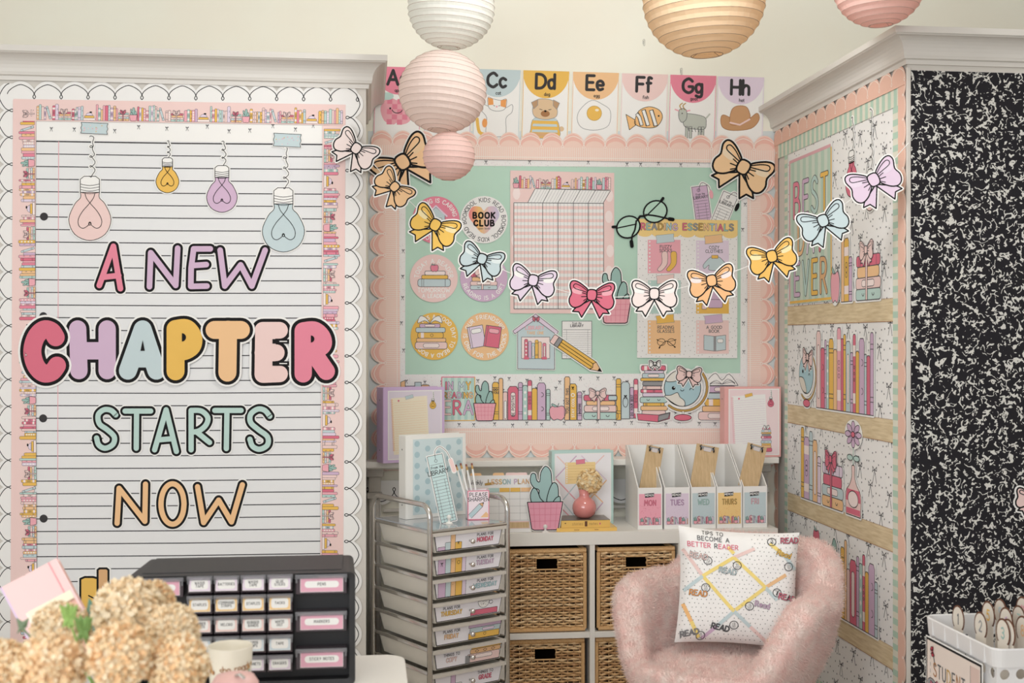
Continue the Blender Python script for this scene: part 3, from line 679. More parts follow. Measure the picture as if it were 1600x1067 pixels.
def p_cat(a):
    a.shape(crv([(-12, -10), (-26, -16), (-24, -4), (-15, 8), (-14, 34), (14, 34), (15, 8), (24, -2), (24, -14), (12, -8)], True, 4), 'white', 1, .8, 'grey')
    a.shape(crv([(-14, -24), (-12, -8), (0, -3), (13, -7), (15, -22), (6, -20), (-6, -22)], True, 4), 'white', 3, .8, 'grey')
    a.fill([(-14, -24), (-13, -12), (-5, -13), (-6, -22)], 'orange', 5); a.fill([(15, -22), (14, -9), (6, -11), (6, -20)], 'orange', 5); a.fill(ell(-18, 16, 4, 7), 'orange', 5)
    a.stroke(crv([(-15, 34), (-26, 30), (-30, 10)]), 5, 'yel', 2); a.fill(ell(0, -10, 1.4), 'pink', 6)
    a.stroke([(-5, -12), (-3, -11)], .8, 'char', 6); a.stroke([(5, -12), (3, -11)], .8, 'char', 6)
def p_dog(a):
    a.shape(crv([(-16, 6), (-22, 24), (-20, 36), (20, 36), (23, 22), (15, 6)], True, 4), 'yel', 1, .8, 'grey')
    for y in (6, 15, 24): a.fill([(-17 - y * .1, y), (17 + y * .1, y), (18 + y * .1, y + 4), (-18 - y * .1, y + 4)], 'blue', 3)
    a.fill(rect(-20, 29, 20, 35), 'tan', 3)
    a.shape(crv([(-14, -22), (-20, -8), (-16, 4), (0, 8), (16, 4), (19, -6), (14, -20), (0, -24)], True, 4), (222, 190, 150), 4, .8, 'grey')
    for sx in (-1, 1): a.shape([(sx * 12, -23), (sx * 22, -18), (sx * 18, -8), (sx * 12, -14)], (190, 150, 110), 6, .8, 'grey')
    a.fill(ell(0, -1, 7, 5), 'brown', 8); a.fill(ell(0, -5, 2, 1.5), 'black', 9); a.stroke([(-9, -8), (-5, -7)], .9, 'char', 8); a.stroke([(9, -8), (5, -7)], .9, 'char', 8); a.fill(ell(26, 22, 4), (222, 190, 150), 1)
def p_egg(a): a.shape(crv([(-6, -24), (12, -18), (24, -8), (22, 14), (4, 22), (-18, 20), (-27, 8), (-24, -8)], True, 4), 'white', 1, .8, 'grey'); a.shape(ell(-1, -4, 11.5), 'yel', 3, .7, 'gold'); a.fill(ell(3, -9, 3, 2), 'cream', 5)
def p_fish(a):
    a.shape(crv([(-14, 6), (-8, -10), (8, -17), (24, -12), (29, 0), (20, 14), (2, 16), (-12, 12)], True, 4), (244, 190, 120), 1, .9, 'char')
    a.shape([(-28, -4), (-14, 4), (-12, 12), (-22, 20)], (244, 190, 120), 1, .9, 'char')
    for x, q in ((-8, 3), (2, 3.4), (14, 3.4)): a.stroke([(x - 3, -12 if x > -5 else -6), (x + 1, 0), (x + 5, 13)], q * 2, 'char', 3, cap=False); a.stroke([(x - 3, -11 if x > -5 else -5), (x + 1, 0), (x + 5, 12)], q * 1.3, 'white', 4, cap=False)
    a.fill(ell(23, -3, 1.4), 'char', 5)
def p_goat(a):
    g = (190, 194, 184); a.shape(crv([(-12, -2), (-8, -8), (18, -4), (22, 6), (18, 16), (-8, 14), (-14, 6)], True, 4), g, 1, .8, 'dgrey')
    for x in (-8, -2, 12, 17): a.shape(rect(x - 2, 12, x + 2, 30), g, 1, .7, 'dgrey')
    a.shape(crv([(-20, -14), (-10, -14), (-9, 0), (-16, 6), (-21, -2)], True, 4), g, 3, .8, 'dgrey')
    for q in (-17, -12): a.stroke(crv([(q, -14), (q - 3, -20), (q + 1, -24)]), 1.6, 'gold', 4)
    a.stroke([(-22, -12), (-27, -14)], 2, 'pink', 4); a.stroke([(-9, -12), (-4, -13)], 2, 'pink', 4); a.fill(ell(-16, -8, 1), 'char', 6); a.stroke([(22, -2), (27, -8)], 2.4, g, 4)
    for x in range(-6, 18, 5): a.stroke([(x, 14), (x + 2, 20)], 1, 'dgrey', 3)
def p_hat(a):
    a.shape(crv([(-30, 0), (-26, -8), (-10, -2), (10, 0), (26, -12), (30, -2), (18, 12), (-10, 16), (-26, 12)], True, 4), (200, 150, 104), 1, .9, 'brown')
    a.shape(crv([(-15, 6), (-14, -14), (-6, -22), (8, -22), (14, -14), (15, -2), (0, 6)], True, 4), (206, 156, 110), 3, .9, 'brown'); a.stroke([(-15, 4), (0, 7), (15, -2)], 2.6, 'blush', 5)
cards = [(586, 104, 'hot', 'Aa', 'apple', p_apple, 'rose topped alphabet card Aa with a smiling checked apple'), (665, 106, 'lav', 'Bb', 'ball', p_ball, 'alphabet card Bb mostly hidden behind the pink lantern'),
         (741, 108, 'blue', 'Cc', 'cat', p_cat, 'pale blue topped alphabet card Cc with a dancing cat'), (817, 110, 'yel', 'Dd', 'dog', p_dog, 'yellow topped alphabet card Dd with a dog in a striped sweater'),
         (894.5, 112.3, 'peach', 'Ee', 'egg', p_egg, 'peach topped alphabet card Ee with a fried egg'), (971, 114.8, 'blush', 'Ff', 'fish', p_fish, 'blush topped alphabet card Ff with a striped fish'),
         (1046.5, 117, 'hot', 'Gg', 'goat', p_goat, 'rose topped alphabet card Gg with a grey goat'), (1121, 119.4, 'lavl', 'Hh', 'hat', p_hat, 'lavender topped alphabet card Hh with a brown cowboy hat')]
for c in cards: card(*c)
# paper clips on the cream wall and above the Gg card
for x, y in ((1006.5, 67), (1065, 112)):
    m = MB(); o = onY(x, y, YB - .002); k = .0026
    m.tube([o + Vector((dx * k, 0, dz * k)) for dx, dz in ((-1, 3), (-1, -4), (0, -5), (1, -4), (1, 5), (0, 6), (-1.8, 5), (-1.8, -2))], .0006, mat('dgrey', .3), 4)
    meta(m.build('paper_clip'), 'small wire paper clip ' + ('alone on the cream wall' if x < 1050 else 'above the Gg card'), 'clip')
# ---------------------------------------------------------------- things on the alcove board
GS = 'round reading stickers'
def disc(x, y, r, col, lab, f):
    a = Art(PB, .0065); a.fill(ell(x, y, r, n=40), col, 0, .001); a.push(x, y); f(a); a.pop(); a.build('round_sticker', lab, 'sticker', GS)
def d1(a):
    arctext(a, 'SHARING IS CARING', 0, 0, 30.5, 6.2, 1.1, 'white', 1, 0, sp=.3); arctext(a, 'SHARING IS CARING', 0, 0, 30.5, 6.2, 1.1, 'white', 1, pi, sp=.3)
    a.shape([(-14, 22), (-14, -8), (0, -20), (14, -8), (14, 22)], 'blue', 1, .7, 'dgrey'); a.stroke([(-17, -6), (0, -22), (17, -6)], 2.4, 'lavl', 3); a.shape(rect(-9, -3, 9, 14), 'white', 3, .6, 'dgrey')
    for k in range(5): book(a, -7.5 + k * 3, 13.5, 2.8, 12 + (k % 3) * 1.3, BC[k], 0, .4, 5)
def d2(a):
    for t in (.55, .55 + pi): arctext(a, 'COOL KIDS READ BOOKS', 0, 0, 31, 6, .95, 'dgrey', 1, t, sp=.32)
    hp = crv([(0, 22), (-18, 4), (-24, -8), (-18, -20), (-6, -20), (0, -14), (6, -20), (18, -20), (24, -8), (18, 4)], True, 4)
    n = 16
    def clipx(P, x0, x1):
        for s_, x in ((1, x0), (-1, x1)):
            o = []
            for i in range(len(P)):
                p, q = P[i - 1], P[i]; ip, iq = s_ * (p[0] - x) >= 0, s_ * (q[0] - x) >= 0
                if ip != iq: t = (x - p[0]) / (q[0] - p[0]); o.append((x, p[1] + (q[1] - p[1]) * t))
                if iq: o.append(q)
            P = o
        return P
    for i in range(n):
        t = i / (n - 1); c = [(236, 128, 140), (240, 190, 110), (226, 190, 200), (200, 196, 222)]; k = min(2, int(t * 3)); f_ = t * 3 - k
        P = clipx(hp, -26 + 52 * i / n, -26 + 52 * (i + 1) / n)
        if len(P) > 2: a.fill(P, tuple(int(c[k][j] * (1 - f_) + c[k + 1][j] * f_) for j in range(3)), 1)
    text(a, 'BOOK', 0, -11, 8.5, 2.6, 'black', 2, sp=.42); text(a, 'CLUB', 0, 1, 8.5, 2.6, 'black', 2, sp=.42); text(a, 'open book', 0, 12, 3, .5, 'dgrey', 2)
def d3(a):
    arctext(a, 'TODAY A READER', 0, 0, 27, 6.4, 1.1, 'white', 1, 0, sp=.34); text(a, 'TOMORROW', 0, 15, 6.6, 1.1, 'white', 1); text(a, 'A LEADER', 0, 24.5, 5.6, 1.1, 'white', 1)
    hbook(a, -25, 1, 51, 12, 'blue', 1, .8); hbook(a, -19, -5, 41, 6, 'yel', 0, .8, 3); hbook(a, -14, -11.5, 32, 6.5, 'blushl', 0, .8, 3); apple(a, 1, -10.5, 12, .7, 5, 'hot')
def d4(a):
    arctext(a, 'READING IS A GIFT', 0, 0, 31, 5.8, 1.1, 'white', 1, pi, True, sp=.34); arctext(a, 'READING IS A GIFT', 0, 0, 31, 5.8, 1.1, 'white', 1, 0, sp=.3)
    giftstack(a, -21, 18, 42, 38, 1, .7, 'blush', ('blue', 'blush', 'peach', 'rose'))
def d5(a):
    arctext(a, "IT'S A GOOD DAY TO READ A BOOK", 0, 0, 30.5, 5.8, 1.1, 'white', 1, 1.75, sp=.32)
    y = 20
    for w_, h, c, st, x in ((50, 11, 'blush', 2, -5), (46, 6, 'peach', 0, -5), (40, 9, 'yel', 4, -6), (46, 7.5, 'blue', 0, -6), (32, 6, 'lav', 2, -7)): y -= h; hbook(a, x - w_ / 2, y, w_, h, c, st, .8, 1)
    for sx in (-1, 1): a.shape(crv([(-7, y), (-7 + sx * 8, y - 5), (-7 + sx * 19, y - 1), (-7 + sx * 15, y - 12), (-7 + sx * 6, y - 9)], True, 3), 'white', 3, .8, 'dgrey')
def d6(a):
    arctext(a, 'OUR FRIENDSHIP', 0, 0, 30.5, 6.2, 1.1, 'white', 1, 0, sp=.34); arctext(a, 'IS ONE FOR THE BOOKS', 0, 0, 30.5, 6, 1.1, 'white', 1, pi, True, sp=.34)
    for x, ang, c, q in ((-13, -.18, 'lavl', 'white'), (12, .14, 'rose', 'pink')):
        a.push(x, 0, 1, ang); a.shape(rect(-12, -16, 12, 17), c, 1 if x < 0 else 3, .9, 'dgrey'); a.shape(rrect(-7, -12, 9, -5, 3), q, 5, .6, 'dgrey'); a.stroke([(-9, -16), (-9, 17)], .7, 'dgrey', 5, cap=False); a.pop()
disc(681, 344, 37, 'hot', 'pink round sticker reading SHARING IS CARING, behind the yellow bow', d1)
disc(756, 343.5, 37, 'paper', 'white round sticker with a heart reading BOOK CLUB', d2)
disc(677.7, 435, 37.5, 'blush', 'pale pink round sticker reading TODAY A READER TOMORROW A LEADER', d3)
disc(755.7, 434.5, 37, 'lav', 'lavender round sticker reading READING IS A GIFT behind the pale blue bow', d4)
disc(678.6, 525.3, 37, 'yel', 'yellow round sticker with an open book on a book stack', d5)
disc(757.4, 525.5, 37.5, 'peach', 'orange round sticker with two books about friendship', d6)
# incentive chart
a = Art(PB, .006); a.fill([(797, 266.5), (959.3, 270.5), (959, 490), (797, 489.5)], 'blush', 0, .001)
rn = random.Random(21)
for k in range(9): a.fill(ell(rn.choice([804, 950]) + rn.uniform(-2, 4), rn.uniform(300, 480), 6, 10, n=10), 'blushl', 1)
a.push(797, 294, 1, .018); bookrun(a, 4, 157, 0, 20, rn, .45, 1, ['cactus', 'b6', 'lean', 'b2', 'gift', 'b5', 'cup', 'b9', 'b4']); a.pop()
a.fill([(802, 316), (942.5, 318), (942.5, 483), (803, 482.5)], 'paper', 2)
x0, x1, y0, y1 = 802.5, 942.5, 317, 482.5
nr = 33
for i in range(nr + 1):
    y = y0 + (y1 - y0) * i / nr
    if i % 2 and i < nr: a.fill([(x0, y), (x1, y + .6), (x1, y + (y1 - y0) / nr + .3), (x0, y + (y1 - y0) / nr)], 'blush', 3)
for i in range(26):
    x = x0 + (x1 - x0) * i / 25; a.stroke([(x, y0), (x, y1)], .35, 'grey', 4, cap=False)
for x in (802.5, 847.5, 871.5, 895.3, 918.5, 942.5): a.stroke([(x, y0), (x + .3, y1)], 1.0, 'dgrey', 5, cap=False)
a.stroke([(x0, y0), (x1, y0 + 1)], 1, 'dgrey', 5, cap=False); a.stroke([(x0, y1), (x1, y1)], 1, 'dgrey', 5, cap=False)
a.fill([(824, 316.5), (836, 295), (952, 298), (942.5, 317.5)], 'paper', 2)
for i in range(6):
    x = 824.5 + 23.6 * i; a.stroke([(x, 316.5), (x + 11, 295.5 + i * .5)], .9, 'dgrey', 4)
    if i < 5:
        for k in (5, 10, 15, 19): a.stroke([(x + k, 316.5), (x + 11 + k, 296)], .35, 'grey', 4)
a.stroke([(836, 295), (952, 298)], .9, 'dgrey', 4)
a.build('incentive_chart', 'tall blush incentive chart with a grid and a row of printed books on top', 'poster')
# round paper glasses
a = Art(PB, .0095); a.push(1002, 343, 1, -.52)
def glasses(a, s, ow, L=1, back=None):
    for x in (-22, 22):
        if back: a.fill(ell(x * s, 0, 17.5 * s, 15.5 * s, n=24), back, L - 1, .001)
        a.stroke(ell(x * s, 0, 17 * s, 15 * s, n=24), ow, 'black', L, closed=True, th=.0012)
    a.stroke([(-6 * s, -2 * s), (0, -5 * s), (6 * s, -2 * s)], ow * 1.4, 'black', L, th=.0012)
    for sx in (-1, 1): a.stroke([(sx * 37 * s, -9 * s), (sx * 41 * s, -11 * s)], ow * 1.8, 'black', L, th=.0012)
    a.stroke([(-38 * s, -7 * s), (-10 * s, 2 * s), (-6 * s, 8 * s), (-6 * s, 22 * s)][0:2] , ow * .8, 'black', L + 1); a.stroke([(38 * s, -9 * s), (8 * s, -1 * s)], ow * .8, 'black', L + 1)
    a.stroke(crv([(-8 * s, -2 * s), (-16 * s, 8 * s), (-24 * s, 14 * s), (-30 * s, 24 * s)]), ow * 1.1, 'black', L + 1); a.stroke([(-28.5 * s, 20 * s), (-31 * s, 26 * s)], ow * 2.4, 'black', L + 1)
    a.stroke(crv([(8 * s, -3 * s), (20 * s, 6 * s), (33 * s, 18 * s), (38 * s, 21 * s)]), ow * 1.1, 'black', L + 1); a.stroke([(34 * s, 19 * s), (38 * s, 22 * s)], ow * 2.4, 'black', L + 1)
glasses(a, 1.1, 2.4, 2, 'board'); a.pop(); a.build('glasses_cutout', 'black round eyeglasses paper cutout tilted over the mint board', 'cutout')
# library bookmarks behind the poster
for (x, y, ang, c, t, lab) in ((1096, 322, -.13, 'lav', 'pink', 'lavender library bookmark cutout tucked behind the reading essentials poster'), (1129, 332, .4, 'paper', 'black', 'white library bookmark cutout tilted right behind the reading essentials poster')):
    a = Art(PB, .0055 if c == 'lav' else .0062); a.push(x, y, 1, ang); P = rect(-12, -31, 12, 40)
    a.cut(P, 2, 0); a.stroke(crv([(-2, -24), (4, -36), (14, -30), (16, -22)]), 4, 'white', 0, th=.001)
    a.shape(P, c, 1, .8, 'line'); a.stroke(crv([(-2, -24), (4, -36), (14, -30), (16, -22)]), .8, 'line', 3); a.fill(ell(17, -16, 3, 7), t, 3); a.stroke(ell(-2, -25, 2.4, n=8), .7, 'line', 4, closed=True)
    text(a, 'From the', 0, -20, 2.6, .5, 'line', 4); text(a, 'LIBRARY', 0, -16, 4.2, .8, 'line', 4)
    for k in range(9): a.stroke([(-10, -8 + k * 4.6), (10, -8 + k * 4.6)], .5, 'line', 3, cap=False)
    for q in (-6, 6): a.stroke([(q, -3.5), (q, 38)], .4, 'line', 3, cap=False)
    a.pop(); a.build('library_bookmark_cutout', lab, 'cutout')
# reading essentials poster
def tape(a, x, y, w_, h, col, L, ang=-.1, ow=.5):
    a.push(x, y, 1, ang); a.shape([(-w_ / 2, -h / 2), (w_ / 2, -h / 2), (w_ / 2 - .8, 0), (w_ / 2, h / 2), (-w_ / 2, h / 2), (-w_ / 2 + .8, 0)], col, L, ow, 'grey'); a.pop()
a = Art(PB, .0075); P = [(995.7, 342), (1151.7, 344.5), (1151, 559.5), (994.8, 559)]; a.fill(P, 'paper', 0, .001); bowpaper(a, P, 1e3, 1, random.Random(5), 1, dots=7.5, dotr=.55)
hd = [(995.7, 342), (1151.7, 344.5), (1151.5, 368)]
for i in range(7): hd += [(x, y) for x, y in ell(1140.2 - i * 22.2, 367 - i * .4, 11.1, 5.5, n=9, a0=.25, a1=pi - .25)]
hd += [(995.4, 364)]; a.fill(hd, (242, 208, 128), 2)
a.push(1073, 350, 1, .012); text(a, 'READING ESSENTIALS', 0, 0, 9.6, 1.9, ['rose', 'dmint', 'grey', 'gold', 'peach', 'sky', 'lav'], 4, sp=.32, oc='dgrey', ow=.45, j=.04); a.pop()
def essential(x, y, c, tc, l1, l2, f):
    a.fill(rect(x, y, x + 51, y + 52), c, 2)
    for k in range(9): a.fill(ell(x + 3, y + 3 + k * 5.8, 1.4, n=6), 'paper', 3)
    tape(a, x + 27, y - 2, 28, 12.5, tc, 4); text(a, l1, x + 28, y + 8.5, 4.6, .8, 'dgrey', 3); text(a, l2, x + 28, y + 14.5, 4.6, .8, 'dgrey', 3); a.push(x + 29, y + 34); f(a); a.pop()
def sock(x, c):
    a.shape(crv([(x - 3, -14), (x + 5, -15), (x + 6, -3), (x + 4, 6), (x - 5, 15), (x - 10, 12), (x - 3, 2)], True, 3), c, 4, .6, 'dgrey')
essential(1011.5, 375, 'pink', 'blue', 'FUZZY', 'SOCKS', lambda a: (sock(-4, 'blush'), sock(10, 'yel')))
essential(1087, 376, 'lavl', 'peach', 'COZY', 'CLOTHES', lambda a: (a.shape(crv([(-7, -8), (-18, 4), (-16, 10), (-9, 4), (-9, 12), (9, 12), (9, 4), (16, 10), (18, 4), (7, -8), (0, -6)], True, 3), 'blue', 4, .6, 'dgrey'), a.shape(rect(-5, -11, 5, -6), 'yel', 6, .5, 'dgrey')))
essential(1012, 438, 'mint', 'blush', 'COMFY', 'PILLOW', lambda a: a.shape(rrect(-12, -8, 12, 8, 3), 'white', 4, .6, 'dgrey'))
essential(1087, 438, 'yel', 'lav', 'COZY', 'CHAIR', lambda a: (a.shape(rrect(-8, -16, 9, 0, 4), 'lav', 4, .6, 'dgrey'), a.shape(rrect(-11, -4, 12, 9, 3), 'lav', 6, .6, 'dgrey'), a.shape(rect(-20, 4, -13, 11), 'blush', 6, .5, 'dgrey')))
essential(1011.5, 500.5, 'peach', 'yel', 'READING', 'GLASSES', lambda a: glasses(a, .36, .8, 4))
essential(1087, 500.5, 'blush', 'lav', 'A GOOD', 'BOOK', lambda a: (a.shape([(0, -9), (-17, -11), (-17, 12), (0, 14)], 'blue', 4, .6, 'dgrey'), a.shape([(0, -9), (17, -11), (17, 12), (0, 14)], 'blue', 4, .6, 'dgrey'), a.shape(rrect(4, -5, 13, 1, 2), 'white', 6, .5, 'dgrey'), a.fill(rect(-2, -9, 2, 14), 'grey', 7)))
a.build('reading_essentials_poster', 'dotted poster with yellow header reading READING ESSENTIALS and six note cards', 'poster')
# cactus cutout
a = Art(PB, .0085); cactus(a, 961, 505, 87, 1.4, 2, 2.4, .001); a.build('cactus_cutout', 'mint cactus in a pink checked pot cutout beside the rose bow', 'cutout')
# little library house
a = Art(PB, .0075); b_ = [(808.5, 576), (808.5, 516), (836.5, 496), (866, 516), (866, 577)]; rf = [(801, 517), (836.5, 490.5), (872, 518), (869, 523), (836.5, 499), (804, 521.5)]
a.cut(b_, 1.5, 0); a.cut(rf, 1.5, 0); a.shape(b_, 'blue', 1, .9, 'dgrey'); a.shape(rf, 'lavl', 3, .9, 'dgrey'); a.shape(rect(814.5, 526.5, 858.5, 560), 'blushl', 3, .8, 'dgrey')
text(a, 'LIBRARY', 835, 509.5, 5.4, 1.0, 'pink', 4); text(a, 'TAKE ONE', 836, 518, 4, .8, 'peach', 4)
for k, (x, c, h) in enumerate(((819, 'rose', 30), (825, 'lav', 27), (830, 'blue', 24), (835.5, 'yel', 29), (840.5, 'peach', 26), (847.5, 'hot', 24))): book(a, x, 560, 5.2, h, c, (2, 0, 3, 1, 0, 3)[k], .6, 5)
for x in (818, 846): a.fill(rect(x, 558, x + 8, 561.5), 'rose', 8)
bow(a, 837, 497.5, 5.5, 0, 'rose', .6, 0, 6, 0, oc='dgrey'); a.build('library_house_cutout', 'small pale blue library house cutout with lavender roof and books inside', 'cutout')
a = Art(PB, .006); a.fill(rect(877.5, 501.5, 924.5, 560.5), 'dgrey', 0, .0006); a.fill(rect(878.2, 502.2, 923.8, 559.8), 'paper', 1)
text(a, 'From the', 901, 503.5, 2.6, .5, 'line', 2); text(a, 'LIBRARY', 901, 507, 3.8, .8, 'line', 2); a.stroke([(880, 515), (922, 515)], .6, 'line', 2)
for k in range(12): a.stroke([(879, 519.5 + k * 3.3), (923, 519.5 + k * 3.3)], .4, 'grey', 2, cap=False)
for q in (885, 918): a.stroke([(q, 515), (q, 559)], .4, 'grey', 2, cap=False)
a.build('library_card_cutout', 'white lined library card reading From the LIBRARY, behind the yellow pencil', 'cutout')
a = Art(PB, .0095); a.push(865.5, 530.5, 1, .594); L_ = 90
full = [(-3, -8), (L_ - 16, -8), (L_, 0), (L_ - 16, 8), (-3, 8)]; a.cut(full, 1.6, 0)
a.shape(rrect(-4, -7.5, 5, 7.5, 2), 'blush', 1, .9); a.shape(rect(4, -7.5, 11, 7.5), 'grey', 2, .9); a.shape([(11, -7.5), (L_ - 16, -7.5), (L_ - 19, -2.5), (L_ - 16, 2.5), (L_ - 19, 7.5), (11, 7.5)], 'yel', 3, .9)
a.shape([(L_ - 16, -7.5), (L_ - 1, 0), (L_ - 18, 7.5), (L_ - 16, 2.5), (L_ - 19, -2.5)], 'peach', 3, .9); a.fill([(L_ - 7, -3), (L_, 0), (L_ - 7, 3.4)], 'black', 5)
for y in (-2.5, 2.5): a.stroke([(11, y), (L_ - 18, y)], .9, 'black', 5)
a.pop(); a.build('pencil_cutout', 'yellow pencil cutout with pink eraser slanting down over the library card', 'cutout')
# printed row of books, left of the tall stack
a = Art(PB, .0085)
a.shape([(626, 665), (626, 597), (633, 594), (634, 665)], 'peach', 1, .9, 'line'); a.shape(rect(634, 603, 648, 665), 'lav', 1, .9, 'line'); a.shape(rect(648, 597, 658, 665), 'blue', 3, .9, 'line'); a.shape(rrect(658, 601, 671, 665, 3), 'tan', 1, .9, 'line')
y0, y1 = 657, 656
def bk(x, w_, yt, c, st=0, extra=None, yb=656):
    book(a, x, yb, w_, yb - yt, c, st, .95, 1)
    if extra: extra(x, w_, yt, yb)
def vtext(s_, h, c='line', dy=-4):
    return lambda x, w_, yt, yb: (a.push(x + w_ / 2, (yt + yb) / 2 - dy, 1, -pi / 2), text(a, s_, 0, -h / 2, h, .8, c, 6, sp=.3), a.pop())
P = rect(689.5, 588.5, 741.5, 656.5); a.fill(P, (202, 222, 212), 1)
for k in range(5): a.fill(rect(694 + k * 10.4, 589, 699 + k * 10.4, 656), (176, 210, 200), 2)
a.stroke([(690, 656), (690, 589), (741, 589)], 1.5, 'hot', 3); a.stroke([(690, 657), (741.5, 656.5), (741.5, 589)], 1.3, 'yel', 3)
for s_, y, h, ww, cs in (('IN MY', 597, 11.5, 1.9, ['rose', 'lav', 'blue', 'yel']), ('READING', 613, 8.6, 1.6, ['gold', 'blush', 'rose', 'lav', 'dmint', 'yel', 'peach'])): text(a, s_, 715.5, y, h, ww, cs, 4, sp=.28, wd=.9, oc='dgrey', ow=.45, j=.03)
text(a, 'ERA', 716, 626, 21, 2.8, ['blush', 'rose', 'lav'], 4, sp=.24, wd=.88, oc='dgrey', ow=.55)
bk(769, 10, 597, 'yel', 1, lambda x, w_, yt, yb: (text(a, 'DO', 774, 606.5, 3.6, .8, 'line', 5), text(a, 'YOU', 774, 611.5, 3.4, .8, 'line', 5)))
bk(779, 6.5, 591, 'peach'); bk(785.5, 7, 612, 'blush'); a.shape(rrect(787.3, 626, 791, 654, 1.5), 'white', 4, .6, 'line')
bk(793, 16.5, 603.5, 'rose', 3, vtext('BE POSITIVE', 4)); bk(809.5, 6.5, 597.5, 'lav', 1); bk(816, 8, 602, 'mint', 2); bk(824, 6.5, 594, 'rose', 4); bk(830.5, 8.5, 606.5, 'yel'); bk(839, 13, 598, 'lav', 5); bk(853, 6, 608, 'mint', 1)
cactus(a, 757, 657, 62, 1.1, 5); apple(a, 870.5, 656, 25, .9, 2)
bk(881.5, 8.5, 588.5, 'peach', 0, vtext('YOU GOT THIS', 4)); bk(889, 11.5, 599.5, 'yel', 0, vtext('STAY COOL', 3.8, 'white', -9)); bk(901.5, 7, 612, 'lav', 1, vtext('INSPIRE', 3.2))
minibow(a, 894.5, 605, 3.4, 'black', .8, 6); a.stroke(ell(894.5, 617, 2.6, n=10), 1.2, 'white', 6, closed=True)
for (x, y, w_, h, c, st) in ((911, 644, 54, 11, 'mint', 3), (912, 633, 52, 10.5, 'blush', 2), (915.5, 626, 45, 7, 'peach', 0), (911.5, 617, 52, 9, 'rose', 0)): hbook(a, x, y, w_, h, c, st, .95, 1)
a.shape(rrect(950, 618, 963, 625, 2), 'blue', 4, .8, 'line'); a.shape(rect(932.5, 620, 937, 655), 'blush', 6, .9, 'line'); bow(a, 933, 614, 13.5, 0, 'blush', .9, 0, 8, 0, oc='line')
bk(962, 7.5, 591.5, 'yel', 1); bk(970, 13, 596.5, 'blue', 0, lambda x, w_, yt, yb: (a.stroke(ell(976.5, 628, 4, 8, n=14), .9, 'line', 6, closed=True), minibow(a, 976.5, 618.5, 4, 'black', .9, 6)), 654); bk(983.5, 6, 605, 'lav', 0, vtext('DO YOUR BEST', 3.2), 653); bk(989.5, 6.5, 592, 'rose', 4, None, 653)
a.build('printed_book_row', 'long printed strip of upright books, cactus, apple and tied book stack below the mint paper', 'border')
# tall book stack cutout
a = Art(PB, .0115); a.push(0, 0)
st = [(1001, 571, 38, 8, 'rose', 4), (1006, 578, 30, 5, 'lavl', 0), (1002.5, 583, 35, 7.5, 'blue', 2), (1000, 590.5, 38, 4.5, 'yel', 0), (1003, 596, 34, 6.5, 'grey', 0), (1003, 603, 34, 5.5, 'blush', 1), (1000, 608, 38, 5.5, 'rose', 4), (1003, 613.5, 34, 6, 'lavl', 0),
      (999, 620, 42, 9, 'mint', 3), (1004, 629, 33, 5, 'yel', 1), (1000, 634, 42, 7, 'peach', 0), (1002, 641, 37, 7, 'blush', 0)]
for x, y, w_, h, c, k in st: a.cut(rect(x, y, x + w_, y + h), 2.4, 0)
bt = [(994.5, 646), (1028, 648), (1046, 644), (1045, 654), (1027, 659), (996, 656)]; a.cut(bt, 2.4, 0)
for x, y, w_, h, c, k in st: hbook(a, x, y, w_, h, c, k, .9, 1)
a.shape(bt, 'rose', 3, .9, 'line'); a.shape([(1028, 649), (1045, 645), (1043, 653), (1027, 658)], 'grey', 5, .8, 'line'); bow(a, 1022, 568, 9, 0, 'white', 1.0, 1.5, 4, .0005); a.pop()
a.build('book_stack_cutout', 'tall stack of flat pastel books cutout with a black and white bow on top', 'cutout')
# open book on stack cutout
a = Art(PB, .0105); y = 656
pg = [(1103, 602), (1106, 592), (1117, 583), (1127, 594), (1138, 584), (1152, 602)]; pg = crv(pg, False, 3)
st = [(1090, 643, 60, 13, 'blush', 2), (1096, 634, 56, 9, 'peach', 0), (1100, 623, 54, 11, 'yel', 4), (1104, 614, 46, 9, 'blue', 0), (1104, 603, 44, 10, 'lav', 2)]
a.cut(pg, 2.4, 0)
for x, y, w_, h, c, k in st: a.cut(rect(x, y, x + w_, y + h), 2.4, 0)
for x, y, w_, h, c, k in st: hbook(a, x, y, w_, h, c, k, .9, 1)
a.shape(pg, 'white', 3, .9, 'line')
for k in range(3): a.stroke(crv([(1127, 600), (1118 - k * 3, 594 + k * 2.4), (1108, 599 + k)], sub=3), .6, 'line', 5); a.stroke(crv([(1127, 600), (1136 + k * 3, 592 + k * 2.4), (1147, 598 + k)], sub=3), .6, 'line', 5)
a.build('open_book_stack_cutout', 'open book on top of pastel books cutout partly behind the pink binder', 'cutout')
